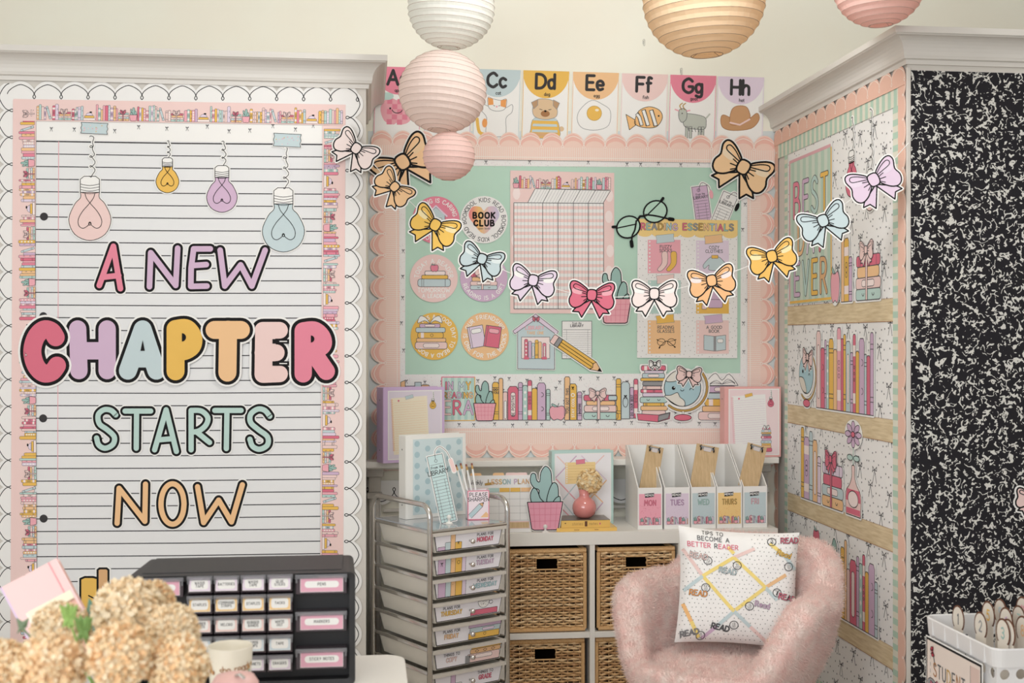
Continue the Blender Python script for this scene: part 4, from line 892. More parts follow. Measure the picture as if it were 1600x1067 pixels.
# globe cutout
a = Art(PB, .0135); gx, gy, gr = 1065, 606, 28.5
a.cut(ell(gx, gy, gr + 1), 2.4, 0); st_ = ell(gx + 2, gy - 1, 36.5, 36.5, n=18, a0=-.95, a1=2.25); a.stroke(st_, 8, 'white', 0, th=.001); a.cut(ell(1065.5, 652, 13.5, 5), 2, 0); a.stroke([(1065, 640), (1065, 652)], 6, 'white', 0, th=.001)
a.stroke(st_, 4.4, 'dgrey', 1); a.stroke(st_, 3, 'gold', 2); a.stroke([(1066, 643), (1066, 650)], 3.4, 'dgrey', 1); a.stroke([(1066, 643), (1066, 650)], 2.2, 'white', 2); a.shape(ell(1065.5, 652, 13.5, 5), 'rose', 3, .9)
a.shape(ell(gx, gy, gr, n=36), 'sky', 3, 1.1); a.shape(crv([(gx - 28, gy + 12), (gx - 18, gy + 11), (gx - 8, gy + 7), (gx - 4, gy + 14), (gx + 3, gy + 20), (gx + 3, gy + 28), (gx - 8, gy + 27), (gx - 22, gy + 18)], True, 3), (226, 222, 212), 5, .9)
a.shape(crv([(gx - 26, gy - 11), (gx - 14, gy - 10), (gx - 6, gy - 14), (gx, gy - 24), (gx + 8, gy - 27), (gx - 6, gy - 28), (gx - 18, gy - 22)], True, 3), (226, 222, 212), 5, .9)
a.fill(ell(gx - 14, gy, 2.8), 'black', 7); a.fill(ell(gx - 13, gy - 1, .9), 'white', 8); a.stroke(ell(gx - .5, gy + 2, 2.6, n=7, a0=.2, a1=pi - .2), .9, 'black', 7); a.stroke(ell(gx + 14, gy + 3, 2.8, n=7, a0=pi, a1=2 * pi), .9, 'black', 7)
bow(a, gx + 10, gy - 21.5, 19.5, .08, 'blush', 1.3, 2, 9, .0006); a.build('globe_cutout', 'winking blue globe cutout with a blush bow and gold stand', 'cutout')
# two big peach bows on the corners
a = Art(PB, .016); bow(a, 629, 254, 49, -.56, (255, 200, 150), 3.2, 3.4, 0, .0012, (242, 205, 160)); a.build('large_bow_cutout', 'large tan paper bow at the top left corner of the mint board', 'bow')
a = Art(PB, .016); bow(a, 1159.5, 262, 45, .5, (255, 204, 154), 3.0, 3.4, 0, .0012, (250, 222, 190)); a.build('large_bow_cutout', 'large orange paper bow at the top right corner of the mint board', 'bow')
# garland
GP = [(537, 212), (560, 230), (617, 292), (681, 351), (753, 405), (833, 439.5), (925, 463.5), (1022, 458), (1113, 436), (1205.5, 399), (1286.5, 345), (1366, 280), (1420, 223)]
gA, gB = onY(530, 300, YA - .02), Vector((XR - .02, YC - .03, 1.6)); gd = (gB - gA); gd.z = 0
GPL = Plane(gA, Vector((gd.y, -gd.x, 0)))
m = MB(); m.tube([GPL.p(*q) for q in crv([(536, 205)] + GP, sub=4)], .0012, mat('white', .8), 5); meta(m.build('garland_string'), 'thin white string stretched across the alcove carrying the paper bows', 'string')
GBW = 'paper bows on the garland'
for k, (x, y, s_, ang, c, hl, lab) in enumerate(((557, 232, 34, .62, 'blushl', None, 'blush paper bow tilted down, first on the string at the white scalloped border'), (617, 292, 31, .78, (240, 194, 142), None, 'tan paper bow overlapping the large tan corner bow'),
    (680.5, 351.5, 37, .5, (244, 196, 80), (250, 226, 170), 'yellow paper bow over the pink round sticker'), (753.5, 404.5, 33, .34, 'blue', (220, 230, 230), 'pale blue paper bow over the reading gift sticker'), (833.5, 438, 35, .2, 'lavl', 'white', 'pale lavender paper bow over the incentive chart'),
    (925, 461, 35, .06, 'rose', 'pink', 'deep rose paper bow hanging lowest beside the paper cactus'), (1022.5, 459, 35, .0, 'blushl', 'white', 'blush paper bow covering the left side of the reading poster'), (1112, 438.5, 36, -.18, (244, 186, 128), 'blushl', 'orange paper bow covering the right side of the reading poster'),
    (1206, 400.5, 37, -.26, (240, 188, 84), (250, 226, 170), 'golden yellow paper bow hanging in front of the alcove corner'), (1286, 345, 38, -.38, 'blue', None, 'pale blue paper bow hanging in front of the best day ever poster'), (1365, 281, 41, -.46, (224, 200, 222), 'lavl', 'lavender paper bow nearest the marbled black and white paper'))):
    a = Art(GPL, .002); bow(a, x, y, s_, ang, c, 2.0, 3.0, 0, .0012, hl); a.build('garland_bow', lab, 'bow', GBW)

a = Art(PB, .018)
scal_strip(a, 1198, 772, 574, 776, (0, 1), 15, 12, 26, 'paper'); a.build('scalloped_border_strip', 'white scalloped border with black looping line hanging under the alcove ledge', 'border')
# ---------------------------------------------------------------- right side wall dressed as a bookcase
KR = .0025                                                  # one unit = 2.5 mm; u runs from the far corner to the front, v down from z = 2.42
FR_ = Frame((XR, YB, 2.42), (0, -1, 0), (0, 0, -1), KR)
def ru(px): d = ray(px, 500); return (YB - XR / (d.x / d.y)) / KR
def rz(z): return (2.42 - z) / KR
def rp(px, py): q = PR.p(px, py); return ((YB - q.y) / KR, rz(q.z))
UL, UR = rp(1232, 500)[0], rp(1397, 500)[0]; UE = (YB - YC) / KR
a = Art(FR_, .002); P = rect(UL - 3, rz(2.29), UR + 3, rz(.05)); a.fill(P, 'paper', 0, .001); bowpaper(a, P, 62, 15, random.Random(9), 1, dots=14, dotr=1.5, w_=1.3)
a.build('bow_print_paper', 'white paper with black dots and bows lining the right side wall', 'paper')
zs = [(1.646, 1.569), (1.236, 1.160), (.866, .792), (.470, .395)]
zs = [(1.5 + (z - 1.5) * .982, 1.5 + (b - 1.5) * .982) for z, b in zs]
for (z, b), lab in zip(zs, ('uppermost wood print paper shelf strip, under the best day ever poster', 'second wood print paper shelf strip, under the globe and the tall books', 'third wood print paper shelf strip, under the pink flower vase', 'lowest wood print paper shelf strip, under the cactus and books')):
    a = Art(FR_, .0035); sm = UL + (UR - UL) * .45
    a.fill(rect(UL, rz(z), sm, rz(b)), M_wood, 0, .001); a.fill(rect(sm - .3, rz(z) + .5, UR, rz(b) + .5), M_wood, 1, .001); a.stroke([(UL, rz(b)), (UR, rz(b) + .4)], .8, 'brown', 2, cap=False); a.stroke([(UL, rz(z)), (UR, rz(z))], .5, 'brown', 2, cap=False)
    a.build('wood_print_strip', lab, 'paper strip', 'wood print shelf strips')
def stripes(P0, P1, n, horiz, lab, base):
    a = Art(FR_, base); a.fill(rect(P0[0], P0[1], P1[0], P1[1]), (222, 220, 202), 0, .001)
    for i in range(n):
        t0, t1 = i / n, (i + .5) / n
        if horiz: x0, x1 = P0[0] + (P1[0] - P0[0]) * t0, P0[0] + (P1[0] - P0[0]) * t1; a.fill(rect(x0, P0[1], x1, P1[1]), (178, 206, 186), 1)
        else: y0, y1 = P0[1] + (P1[1] - P0[1]) * t0, P0[1] + (P1[1] - P0[1]) * t1; a.fill(rect(P0[0], y0, P1[0], y1), (178, 206, 186), 1)
    a.build('striped_border', lab, 'border')
zt, zb = 2.335, 2.272
stripes((10, rz(zt)), (UR + 22, rz(zb)), 26, True, 'mint and cream striped border across the top of the side wall', .0046)
stripes((UL - 14, rz(zb)), (UL, rz(.12)), 60, False, 'mint and cream striped border down the far edge of the side wall', .0040)
stripes((UR, rz(zb)), (UR + 20, rz(.0)), 54, False, 'mint and cream striped border down the near edge of the side wall', .0040)
stripes((UL - 14, rz(.20)), (UR, rz(.1)), 26, True, 'mint and cream striped border along the bottom of the side wall', .0050)
def pk(x0, y0, x1, y1, out, n, d, thick, lab, base):
    a = Art(FR_, base); ux, uy = (x1 - x0) / n, (y1 - y0) / n; inn = (-out[0], -out[1])
    a.fill([(x0, y0), (x1, y1), (x1 + inn[0] * thick, y1 + inn[1] * thick), (x0 + inn[0] * thick, y0 + inn[1] * thick)], (232, 186, 166), 0, .0012)
    for i in range(n):
        p = (x0 + ux * i, y0 + uy * i); q = (p[0] + ux, p[1] + uy); a.fill(crv(scallop_loop(p, q, out, 1, d), sub=3), (232, 186, 166), 0, .0012)
        g = lambda u, v: (p[0] + ux * u + out[0] * v, p[1] + uy * u + out[1] * v)
        a.stroke(crv([g(0, -d * .6), g(.08, d * .1), g(.5, d * .72), g(.92, d * .1), g(1, -d * .6), g(1.05, -d * .9), g(1, -d * 1.1), g(.95, -d * .9), g(1, -d * .6)], sub=3), .9, 'scall', 1, cap=False)
    a.build('pink_scalloped_border', lab, 'border')
pk(UE - 5, rz(2.378), UE - 5, rz(.0), (1, 0), 30, 4.5, 18, 'pink scalloped border down the corner beside the marbled paper', .0062)
pk(10, rz(2.378), 10, rz(.0), (-1, 0), 30, 7, 11, 'pink scalloped border in the far corner of the side wall', .0062)
pk(4, rz(2.372), UE - 2, rz(2.372), (0, -1), 13, 11, 17, 'pink scalloped border slanting along the top of the side wall', .0078)
# poster
q0 = rp(1236, 254); q1 = rp(1301, 223.5); q2 = rp(1301, 469); x0, x1 = q0[0], q1[0]; y0, y1 = q0[1], q2[1] + 1
a = Art(FR_, .0052); a.fill(rect(x0 - 5, y0 - 6, x1 + 3, y1), 'paper', 0, .001); a.fill(rect(x0, y0, x1, y1), (206, 216, 200), 1)
for k in range(7): a.fill(rect(x0 + 8 + k * 26, y0, x0 + 21 + k * 26, y1), (182, 206, 188), 2)
a.stroke([(x0, y1 - 8), (x0, y0), (x1 - 4, y0)], 5, (222, 168, 176), 3); a.stroke([(x1, y0 + 4), (x1, y1 - 4), (x0 + 2, y1 - 3)], 4, 'yel', 3)
xc = (x0 + x1) / 2 + 3; H_ = (y1 - y0)
for s_, t, h, cs in (('BEST', .17, 46, ['hot', 'lav', 'mint', 'yel']), ('DAY', .45, 42, ['peach', 'lavl', 'rose']), ('EVER', .72, 44, ['lav', 'mint', 'yel', 'tan'])): text(a, s_, xc, y0 + H_ * t, h * 1.15, 6.5, cs, 4, sp=.3, wd=.8, oc='dgrey', ow=1.3)
a.build('best_day_ever_poster', 'striped mint poster reading BEST DAY EVER on the side wall', 'poster')
def rcut(lab, name, f, base=.0058):
    a = Art(FR_, base); f(a); return a.build(name, lab, 'cutout')
def Y(z): return rz(z) - .3
z1, z2, z3, z4 = [q[0] for q in zs]
def back(a, P, mg=3): a.cut(P, mg, 0, .0008)
def books_on(a, u, z, specs, ow=1.3):
    y = Y(z); x = u; mx = 0
    for w_, h, c, st in specs: back(a, rect(x, y - h, x + w_, y)); x += w_
    x = u
    for w_, h, c, st in specs: book(a, x, y, w_, h, c, st, ow, 1); x += w_
u = lambda px: ru(px)
rcut('pink paper apple beside the poster on the side wall', 'apple_cutout', lambda a: (back(a, ell(u(1308.5), Y(z1) - 22, 15, 24)), a.push(u(1308.5), Y(z1), 1, 0), a.push(0, 0, 33, 0, 52), apple(a, 0, 0, 1, 1.2, 1), a.pop(), a.pop()), .009)
rcut('peach, yellow and lavender upright books cutout on the top paper shelf', 'book_row_cutout', lambda a: books_on(a, u(1317), z1, [(11, 106, 'peach', 0), (17, 92, 'yel', 4), (12, 64, 'lav', 1)]))
rcut('stack of four books tied with a blush bow on the top paper shelf', 'gift_books_cutout', lambda a: (back(a, rect(u(1340), Y(z1) - 58, u(1378), Y(z1))), giftstack(a, u(1340), Y(z1), u(1379) - u(1340), 92, 2, 1.3)))
# light bulbs hanging on the dotted paper
for px, yb, yt, col, lab in ((1333, 284, 185, 'rose', 'rose paper light bulb on a curly cord on the side wall'), (1362, 308, 172, 'blush', 'blush paper light bulb behind the lavender garland bow')):
    q = rp(px, yb); t = rp(px, yt); a = Art(FR_, .0055); bulb(a, q[0], q[1], 22 if px < 1340 else 19, col, t[1], mg=2.4, ow=1.2, tape=None); a.build('light_bulb_cutout', lab, 'cutout')
def globe_r(a):
    gx, gy, r = u(1262), Y(z2) - 52, 30
    a.push(gx, gy, 1, 0); back(a, ell(0, 0, 33)); st_ = ell(3, 2, 39, 39, n=16, a0=-.8, a1=2.2); a.stroke(st_, 9, 'white', 0, th=.0008); back(a, ell(2, 46, 15, 6))
    a.stroke(st_, 4.6, 'dgrey', 1); a.stroke(st_, 3, 'gold', 2); a.shape(ell(2, 46, 15, 6), 'rose', 2, 1.2); a.shape(ell(0, 0, 31, n=28), 'sky', 2, 1.3)
    a.shape(crv([(-30, 6), (-14, 6), (-4, 14), (2, 29), (-14, 27), (-26, 16)], True, 3), (222, 214, 200), 4, 1.1); a.fill(ell(-14, -4, 3), 'black', 6); a.stroke(ell(14, 2, 3, n=6, a0=pi, a1=2 * pi), 1.2, 'black', 6); bow(a, 8, -27, 22, .1, 'blush', 1.6, 2, 7, .0005); a.pop()
rcut('globe with a blush bow cutout on the second paper shelf', 'globe_cutout', globe_r)
rcut('long row of upright pastel books cutout on the second paper shelf', 'book_row_cutout', lambda a: books_on(a, u(1278), z2 + .004, [(18, 118, 'blush', 3), (16, 92, 'rose', 5), (7, 104, 'lav', 1), (10, 96, 'mint', 2), (18, 106, 'yel', 1), (14, 90, 'peach', 0), (15, 122, 'pink', 4), (9, 106, 'rose', 0), (9, 112, 'yel', 1), (17, 102, 'blue', 3), (9, 86, 'lav', 1), (10, 112, 'rose', 4), (12, 88, 'yel', 0), (18, 106, 'lav', 5), (8, 84, 'blue', 1), (12, 82, 'rose', 0), (11, 114, 'lav', 1)]))
rcut('yellow, lavender, blue and peach books cutout on the third paper shelf', 'book_row_cutout', lambda a: books_on(a, u(1254), z3, [(13, 112, 'yel', 1), (23, 98, 'lav', 4), (15, 108, 'blue', 1), (20, 96, 'peach', 3), (14, 72, 'lavl', 1)]))
rcut('stack of books tied with a rose bow on the third paper shelf', 'gift_books_cutout', lambda a: (back(a, rect(u(1287), Y(z3) - 62, u(1319), Y(z3))), giftstack(a, u(1287), Y(z3), u(1320) - u(1287), 96, 2, 1.3, 'rose', ('peach', 'blue', 'rose', 'lavl'))))
def vase_r(a):
    x, y = u(1336), Y(z3) ; bd = crv([(-20, 0), (-21, -36), (-10, -52), (-4, -66), (-4, -84), (4, -84), (4, -66), (10, -52), (21, -36), (20, 0)], False, 3)
    a.push(x, y, 1.3, 0, .84); back(a, bd); back(a, ell(0, -138, 22)); a.stroke([(0, -84), (0, -120)], 8, 'white', 0, th=.0008)
    a.stroke([(0, -84), (0, -125)], 2.6, 'dmint', 1); a.shape(bd, 'blush', 1, 1.3); a.fill([(-20, -30), (-17, -44), (17, -44), (20, -30), (20, -24), (-20, -24)], 'rose', 3); a.fill(rect(-19, -12, 19, -2), 'rose', 3); a.shape(ell(0, -28, 14), 'blushl', 4, 1.1)
    for sx in (-1, 1): a.shape(ell(sx * 9, -98, 8, 5), 'mint', 2, 1.1)
    for k in range(8): t = k * pi / 4; a.push(13 * sin(t), -138 - 13 * cos(t), 1, t); a.shape(ell(0, 0, 5.4, 10, n=12), 'lav', 2, 1.0); a.pop()
    a.shape(ell(0, -138, 5), 'rose', 6, 1); a.pop()
rcut('pink bottle vase with a lavender flower cutout on the third paper shelf', 'flower_vase_cutout', vase_r, .0065)
rcut('rose paper apple on the lowest paper shelf, mostly hidden by the chair', 'apple_cutout', lambda a: (back(a, ell(u(1278), Y(z4) - 100, 12, 20)), a.push(u(1278), Y(z4) - 80, 26, 0, 38), apple(a, 0, 0, 1, 1.2, 2, 'rose'), a.pop()))
rcut('mint cactus in a pink pot cutout on the lowest paper shelf', 'cactus_cutout', lambda a: cactus(a, u(1306), Y(z4), 112, 1.4, 2, 3, .0008), .0068)
rcut('long row of upright books cutout on the lowest paper shelf', 'book_row_cutout', lambda a: books_on(a, u(1316), z4, [(14, 104, 'yel', 1), (9, 116, 'peach', 0), (11, 76, 'blush', 0), (24, 92, 'rose', 3), (9, 100, 'lav', 1), (12, 92, 'mint', 2), (9, 106, 'rose', 4), (12, 84, 'yel', 0), (20, 98, 'lav', 5), (10, 76, 'blue', 1)]))
# ---------------------------------------------------------------- marbled paper on the right front wall
m = MB(); m.box((XR + .011, YC - .0025, 0), (3.4, YC - .0005, ZC - .03), M_comp); meta(m.build('marbled_paper'), 'black and white marbled composition paper covering the right front wall', 'paper')
a = Art(PC, .006); bow(a, 1612, 779, 26, .1, 'blush', 2.4, 3.6); a.build('bow_cutout', 'blush paper bow cut off by the frame edge on the marbled paper', 'bow')
# ---------------------------------------------------------------- paper lanterns
def lantern_mat(name, c):
    m = bpy.data.materials.new(name); m.use_nodes = True; nt = m.node_tree; out = nt.nodes['Material Output']; b = nt.nodes['Principled BSDF']
    b.inputs['Base Color'].default_value = (*rgb(c), 1); b.inputs['Roughness'].default_value = .9; b.inputs['Specular IOR Level'].default_value = .1
    t = N(nt, 'ShaderNodeBsdfTranslucent'); t.inputs[0].default_value = (*rgb(c), 1); mx = N(nt, 'ShaderNodeMixShader'); mx.inputs[0].default_value = .38
    tc = N(nt, 'ShaderNodeTexCoord'); n = N(nt, 'ShaderNodeTexNoise', i_Scale=90, i_Detail=4); nt.links.new(tc.outputs['Object'], n.inputs[0]); bp = N(nt, 'ShaderNodeBump', i_Strength=.35, i_Distance=.002)
    nt.links.new(n.outputs[0], bp.inputs['Height']); nt.links.new(bp.outputs[0], b.inputs['Normal'])
    nt.links.new(b.outputs[0], mx.inputs[1]); nt.links.new(t.outputs[0], mx.inputs[2]); nt.links.new(mx.outputs[0], out.inputs[0]); return m
M_wire = mat((110, 84, 76), .5); M_wirel = mat((176, 150, 138), .6)
def lantern(px, py, r, D, c, lab, rings, wire, tilt=(.05, .06), sq=.93, hang=True):
    ctr = at(px, py, D); Rm = r * D / 1900; rt = emp('paper_lantern', ctr, lab, 'lantern', 'round paper lanterns'); rt.rotation_euler = (tilt[0], tilt[1], 0)
    m = MB(); t0, t1 = .26, pi - .26; P = []; rr = []
    for i in range(rings + 1):
        t = t0 + (t1 - t0) * i / rings; rr.append((Rm * sin(t), Rm * cos(t) * sq)); P.append(rr[-1])
        if i < rings:
            tm = t + (t1 - t0) / rings / 2; P.append((Rm * sin(tm) * .986, Rm * cos(tm) * sq * .99))
    n = 40; V = []
    for i, (q, z) in enumerate(P):
        for j in range(n):
            a_ = 2 * pi * j / n; w_ = 1 - (.006 if j % 5 == 0 and i % 2 else 0); V.append((ctr.x + q * w_ * cos(a_), ctr.y + q * w_ * sin(a_), ctr.z + z))
    m.add(V, [(i * n + j, i * n + (j + 1) % n, (i + 1) * n + (j + 1) % n, (i + 1) * n + j) for i in range(len(P) - 1) for j in range(n)], lantern_mat('lantern_paper', c)); m.build('paper_shade', rt)
    m = MB()
    for i, (q, z) in enumerate(rr): m.tube([(ctr.x + (q + .0004) * cos(2 * pi * j / 40), ctr.y + (q + .0004) * sin(2 * pi * j / 40), ctr.z + z) for j in range(40)], .00055 if 0 < i < rings else .0011, wire, 4, closed=True)
    m.build('wire_rings', rt)
    m = MB(); b = ctr + Vector((0, 0, -Rm * sq * cos(t0))); rb = rr[-1][0]
    for k in range(3): an = 2.1 * k + .4; m.tube([b + Vector((rb * cos(an), rb * sin(an), 0)), b + Vector((0, 0, .03)), b + Vector((0, 0, Rm * 1.6))], .0008, wire, 4)
    m.build('wire_frame', rt)
    if hang:
        m = MB(); m.tube([(ctr.x, ctr.y, ctr.z + Rm * .8), (ctr.x, ctr.y, 3.299)], .0008, mat('white'), 4); meta(m.build('hanging_thread'), 'thin white thread holding up the ' + hang, 'thread')
lantern(705, 13, 68, 4.05, (252, 244, 236), 'cream paper lantern at the top of the stack of three', 17, M_wirel, hang='stacked cream, blush and small pink lanterns')
lantern(691.5, 143.5, 69, 4.05, (252, 226, 218), 'blush paper lantern in the middle of the stack of three', 16, M_wirel, (-.06, .09), .92, hang=None)
lantern(701.5, 244, 41, 4.05, (250, 212, 204), 'small pink paper lantern at the bottom of the stack of three', 11, M_wirel, (.04, .03), .93, hang=None)
lantern(1100, -2, 96, 4.0, (254, 218, 182), 'large peach paper lantern cut off by the top of the frame', 17, M_wire, (.02, -.06), .95, hang='large peach lantern')
lantern(1374, -24, 71, 3.75, (250, 206, 196), 'dusty pink paper lantern above the right crown moulding', 15, M_wirel, (.03, -.05), .92, hang='dusty pink lantern')

# ---------------------------------------------------------------- white cube shelf with wicker baskets
KX, KY, KZ = .127, 4.62, .7655
rt = emp('cube_shelf', (KX, KY, 0), 'white laminate cube shelf standing under the alcove ledge', 'shelf')
def part(name, a, b, mt, parent, bev=.001):
    m = MB(); m.box(a, b, mt); return m.build(name, parent, bev=bev)
W_, T_, CW, DV = 1.48, .05, .33, .02
part('top_panel', (KX, KY, KZ - T_), (KX + W_, KY + .385, KZ), M_lam, rt); part('bottom_panel', (KX, KY, 0), (KX + W_, KY + .385, .03), M_lam, rt)
for x in (KX, KX + W_ - T_): part('side_panel', (x, KY, .03), (x + T_, KY + .385, KZ - T_), M_lam, rt)
for k in range(1, 4): x = KX + T_ + k * CW + (k - 1) * DV; part('upright_divider', (x, KY + .002, .03), (x + DV, KY + .385, KZ - T_), M_lam, rt)
zm = .357
for k in range(4): x = KX + T_ + k * (CW + DV); part('middle_shelf', (x, KY + .002, zm), (x + CW, KY + .385, zm + .022), M_lam, rt)
WK = [mat((228, 186, 128), .5), mat((216, 170, 112), .5), mat((196, 148, 94), .5), mat((238, 202, 150), .5)]; M_wd = mat((52, 34, 20), .9); M_wl = mat((218, 172, 112), .5)
BW, BH = .314, .322
bk_ = emp('wicker_basket', (0, 0, 0), 'x', 'basket', 'wicker baskets in the cube shelf')
m = MB(); t = .012
for a_, b_ in (((.006, .012, 0), (BW - .006, .35, .012)), ((.006, .02, .012), (.016, .35, BH - .02)), ((BW - .016, .02, .012), (BW - .006, .35, BH - .02)), ((.006, .34, .012), (BW - .006, .35, BH - .02)),
               ((.012, .012, .01), (BW - .012, .016, .242)), ((.012, .012, .286), (BW - .012, .016, BH - .01)), ((.012, .012, .242), (BW / 2 - .045, .016, .286)), ((BW / 2 + .045, .012, .242), (BW - .012, .016, .286))): m.box(a_, b_, M_wd)
m.build('basket_body', bk_)
m = MB(); nr = 28; st = .0235
for r_ in range(nr):
    z = .022 + (BH - .044) * r_ / (nr - 1); hole = .238 < z < .289; sp = [(.017, BW / 2 - .04), (BW / 2 + .04, BW - .017)] if hole else [(.017, BW - .017)]
    for xa, xb in sp:
        n = max(3, int((xb - xa) / (st / 2))); V = []; Fc = []
        for i in range(n + 1):
            x = xa + (xb - xa) * i / n; ph = pi * x / st + (r_ % 2) * pi; y = .006 - .0064 * sin(ph)
            e = max(0, 1 - abs(x - .047) / .018) + max(0, 1 - abs(x - (BW - .047)) / .018); zz = z + (1 if r_ % 2 else -1) * .0034 * e + R.uniform(-.0006, .0006)
            hz = .0049 - .0017 * (1 - abs(sin(ph)))
            V += [(x, y - .0032, zz), (x, y, zz + hz), (x, y + .0032, zz), (x, y, zz - hz)]
        for i in range(n):
            for j in range(4): Fc.append((i * 4 + j, i * 4 + (j + 1) % 4, i * 4 + 4 + (j + 1) % 4, i * 4 + 4 + j))
        m.add(V, Fc, R.choice(WK))
x = .034
while x < BW - .02:
    if abs(x - BW / 2) > .045: m.tube([(x, .006, .015), (x, .006, BH - .015)], .0022, WK[2], 4)
    else: m.tube([(x, .006, .015), (x, .006, .242)], .0022, WK[2], 4)
    x += st
meta(m.build('woven_front', bk_), kind='stuff')
def wrapped(m, a_, b_, r_):
    a_, b_ = Vector(a_), Vector(b_); n = int((b_ - a_).length / .0028); m.tube([a_ + (b_ - a_) * i / n for i in range(n + 1)], [r_ * (1 if i % 2 else .88) for i in range(n + 1)], M_wl, 7)
m = MB(); wrapped(m, (.004, .007, BH - .009), (BW - .004, .007, BH - .009), .0105); wrapped(m, (.01, .016, BH - .009), (.01, .345, BH - .009), .009); wrapped(m, (BW - .01, .016, BH - .009), (BW - .01, .345, BH - .009), .009); m.build('wrapped_rim', bk_)
m = MB(); wrapped(m, (.009, .006, .012), (.009, .006, BH - .018), .0085); wrapped(m, (BW - .009, .006, .012), (BW - .009, .006, BH - .018), .0085); wrapped(m, (.008, .006, .010), (BW - .008, .006, .010), .0085); m.build('wrapped_edge', bk_)
m = MB(); m.tube([(BW / 2 - .043, .004, .242), (BW / 2 + .043, .004, .242), (BW / 2 + .043, .004, .286), (BW / 2 - .043, .004, .286)], .0034, M_wl, 6, closed=True); m.build('handle_frame', bk_)
labs = [('wicker basket in the upper row behind the chrome cart', 0, 1), ('wicker basket in the upper row just right of the chrome cart', 1, 1), ('wicker basket in the upper row left of the patterned pillow', 2, 1),
        ('wicker basket in the lower row just right of the chrome cart', 1, 0), ('wicker basket in the lower row left of the pink chair', 2, 0), ('wicker basket in the lower row behind the chrome cart', 0, 0), ('wicker basket in the upper row hidden behind the pillow', 3, 1)]
for i, (lb, c, r_) in enumerate(labs):
    loc = (KX + T_ + c * (CW + DV) + .008 + (.0 if r_ else -.006), KY + .012 + (.0 if r_ else .008), (zm + .0225 if r_ else T_ * 0 + .0305))
    if i == 0: bk_.location = loc; bk_['label'] = lb
    else: dup(bk_, loc, lb)

# ---------------------------------------------------------------- ring binders
def binder(x, y, z, yaw, w_, h, t_, col, lab, art, tilt=0, edge=None, k=.001, inset=(.02, .012)):
    rt = emp('ring_binder', (x, y, z), lab, 'binder'); M = Matrix.Translation((x, y, z)) @ Matrix.Rotation(yaw, 4, 'Z') @ Matrix.Rotation(tilt, 4, 'X'); cm = mat(col, .35); em = mat(edge or col, .3)
    for nm, a_, b_ in (('front_cover', (.003, 0, 0), (w_, .003, h)), ('back_cover', (.003, t_ - .003, 0), (w_, t_, h)), ('spine', (0, 0, 0), (.003, t_, h))):
        m = MB(M); m.box(a_, b_, cm); m.build(nm, rt, bev=.001)
    m = MB(M); m.box((.006, .005, .01), (w_ - .015, t_ * .7, h - .012), mat('white', .8)); m.build('page_block', rt)
    m = MB(M)
    for zz in (.05, h - .05): m.lathe([(.0028, 0), (.0028, .001)], mat('grey', .3, 1), 10, cap=True); V = m.V[-20:]; del m.V[-20:]; m.V += [tuple(M @ Vector((-.0012 + .0012 * (i >= 10), t_ / 2 + .0028 * cos(2 * pi * i / 10), zz + .0028 * sin(2 * pi * i / 10)))) for i in range(20)]
    m.build('rivets', rt)
    O = M @ Vector((inset[0], -.0004, h - inset[1])); ux = M.to_3x3() @ Vector((1, 0, 0)); dn = M.to_3x3() @ Vector((0, 0, -1))
    a = Art(Frame(O, ux, dn, k), .0); art(a, (w_ - inset[0] - inset[1]) / k, (h - 2 * inset[1]) / k); a.build('cover_insert', parent=rt); return rt
def ins_note(bg, tcol, bulbcol, stack):
    def f(a, W, H):
        a.fill(rect(0, 0, W, H), 'white', 0); a.fill(rect(4, 4, W - 4, H - 4), bg, 1)
        a.push(14, 30, 1, -.05); a.fill(rect(0, 0, W * .66, H * .82), 'cream' if not stack else 'white', 2)
        for k in range(22): a.stroke([(8, 20 + k * 9.4), (W * .64, 20 + k * 9.4)], .7, 'lav' if stack else 'peach', 3, cap=False)
        for k in range(24): a.stroke(ell(1, 8 + k * 8.6, 4, 2.6, n=8), 1.2, 'hot' if stack else 'orange', 3, closed=True)
        tape(a, W * .33, 0, 34, 13, tcol, 5, -.18, .8); a.fill(ell(30, 12, 4, n=8), 'rose', 3); a.pop()
        bulb(a, W * .83, 62, 14, bulbcol, 8, 2, 0, 1.2, ow=1.0)
        y = H - 14
        if stack:
            for w_, h_, c, s in ((50, 16, 'rose', 0), (44, 11, 'peach', 0), (40, 8, 'yel', 0), (46, 12, 'blue', 3), (38, 9, 'lav', 0), (46, 9, 'rose', 4), (38, 10, 'grey', 0), (44, 6, 'yel', 0), (40, 11, 'blue', 2), (34, 9, 'hot', 4)): y -= h_; hbook(a, W * .74 - w_ / 2, y, w_, h_, c, s, 1, 3)
            bow(a, W * .74, y - 3, 12, 0, 'white', 1, 0, 6, 0)
        else:
            for P in ([(W * .55, H - 8), (W * .55, H - 60), (W * .7, H - 80), (W * .85, H - 60), (W * .85, H - 8)],): a.shape(P, 'blue', 3, 1.2, 'line')
            a.stroke([(W * .52, H - 58), (W * .7, H - 83), (W * .88, H - 58)], 5, 'lav', 6)
    return f
xl = onY(597, 0, 4.80).x
binder(xl + .004, 4.815, 1.0195, radians(19), .262, .298, .075, (210, 180, 220), 'lavender ring binder leaning on the left end of the alcove ledge', ins_note((226, 216, 228), 'blue', 'yel', False))
xl = onY(1132, 0, 4.885).x
binder(xl, 4.886, 1.0195, radians(3), .247, .292, .055, (236, 172, 168), 'pink ring binder standing at the right end of the alcove ledge', ins_note((240, 216, 218), 'yel', 'rose', True), inset=(.018, .008))
def ins_dots(a, W, H):
    a.fill(rect(0, 0, W, H), (204, 220, 222), 1)
    for i in range(5):
        for j in range(7):
            x, y = W * (.08 + .21 * i), H * (.06 + .145 * j) + (H * .07 if i % 2 else 0)
            if x < W - 8 and y < H - 10: a.fill(ell(x, y, 11, n=18), (170, 198, 204), 2)
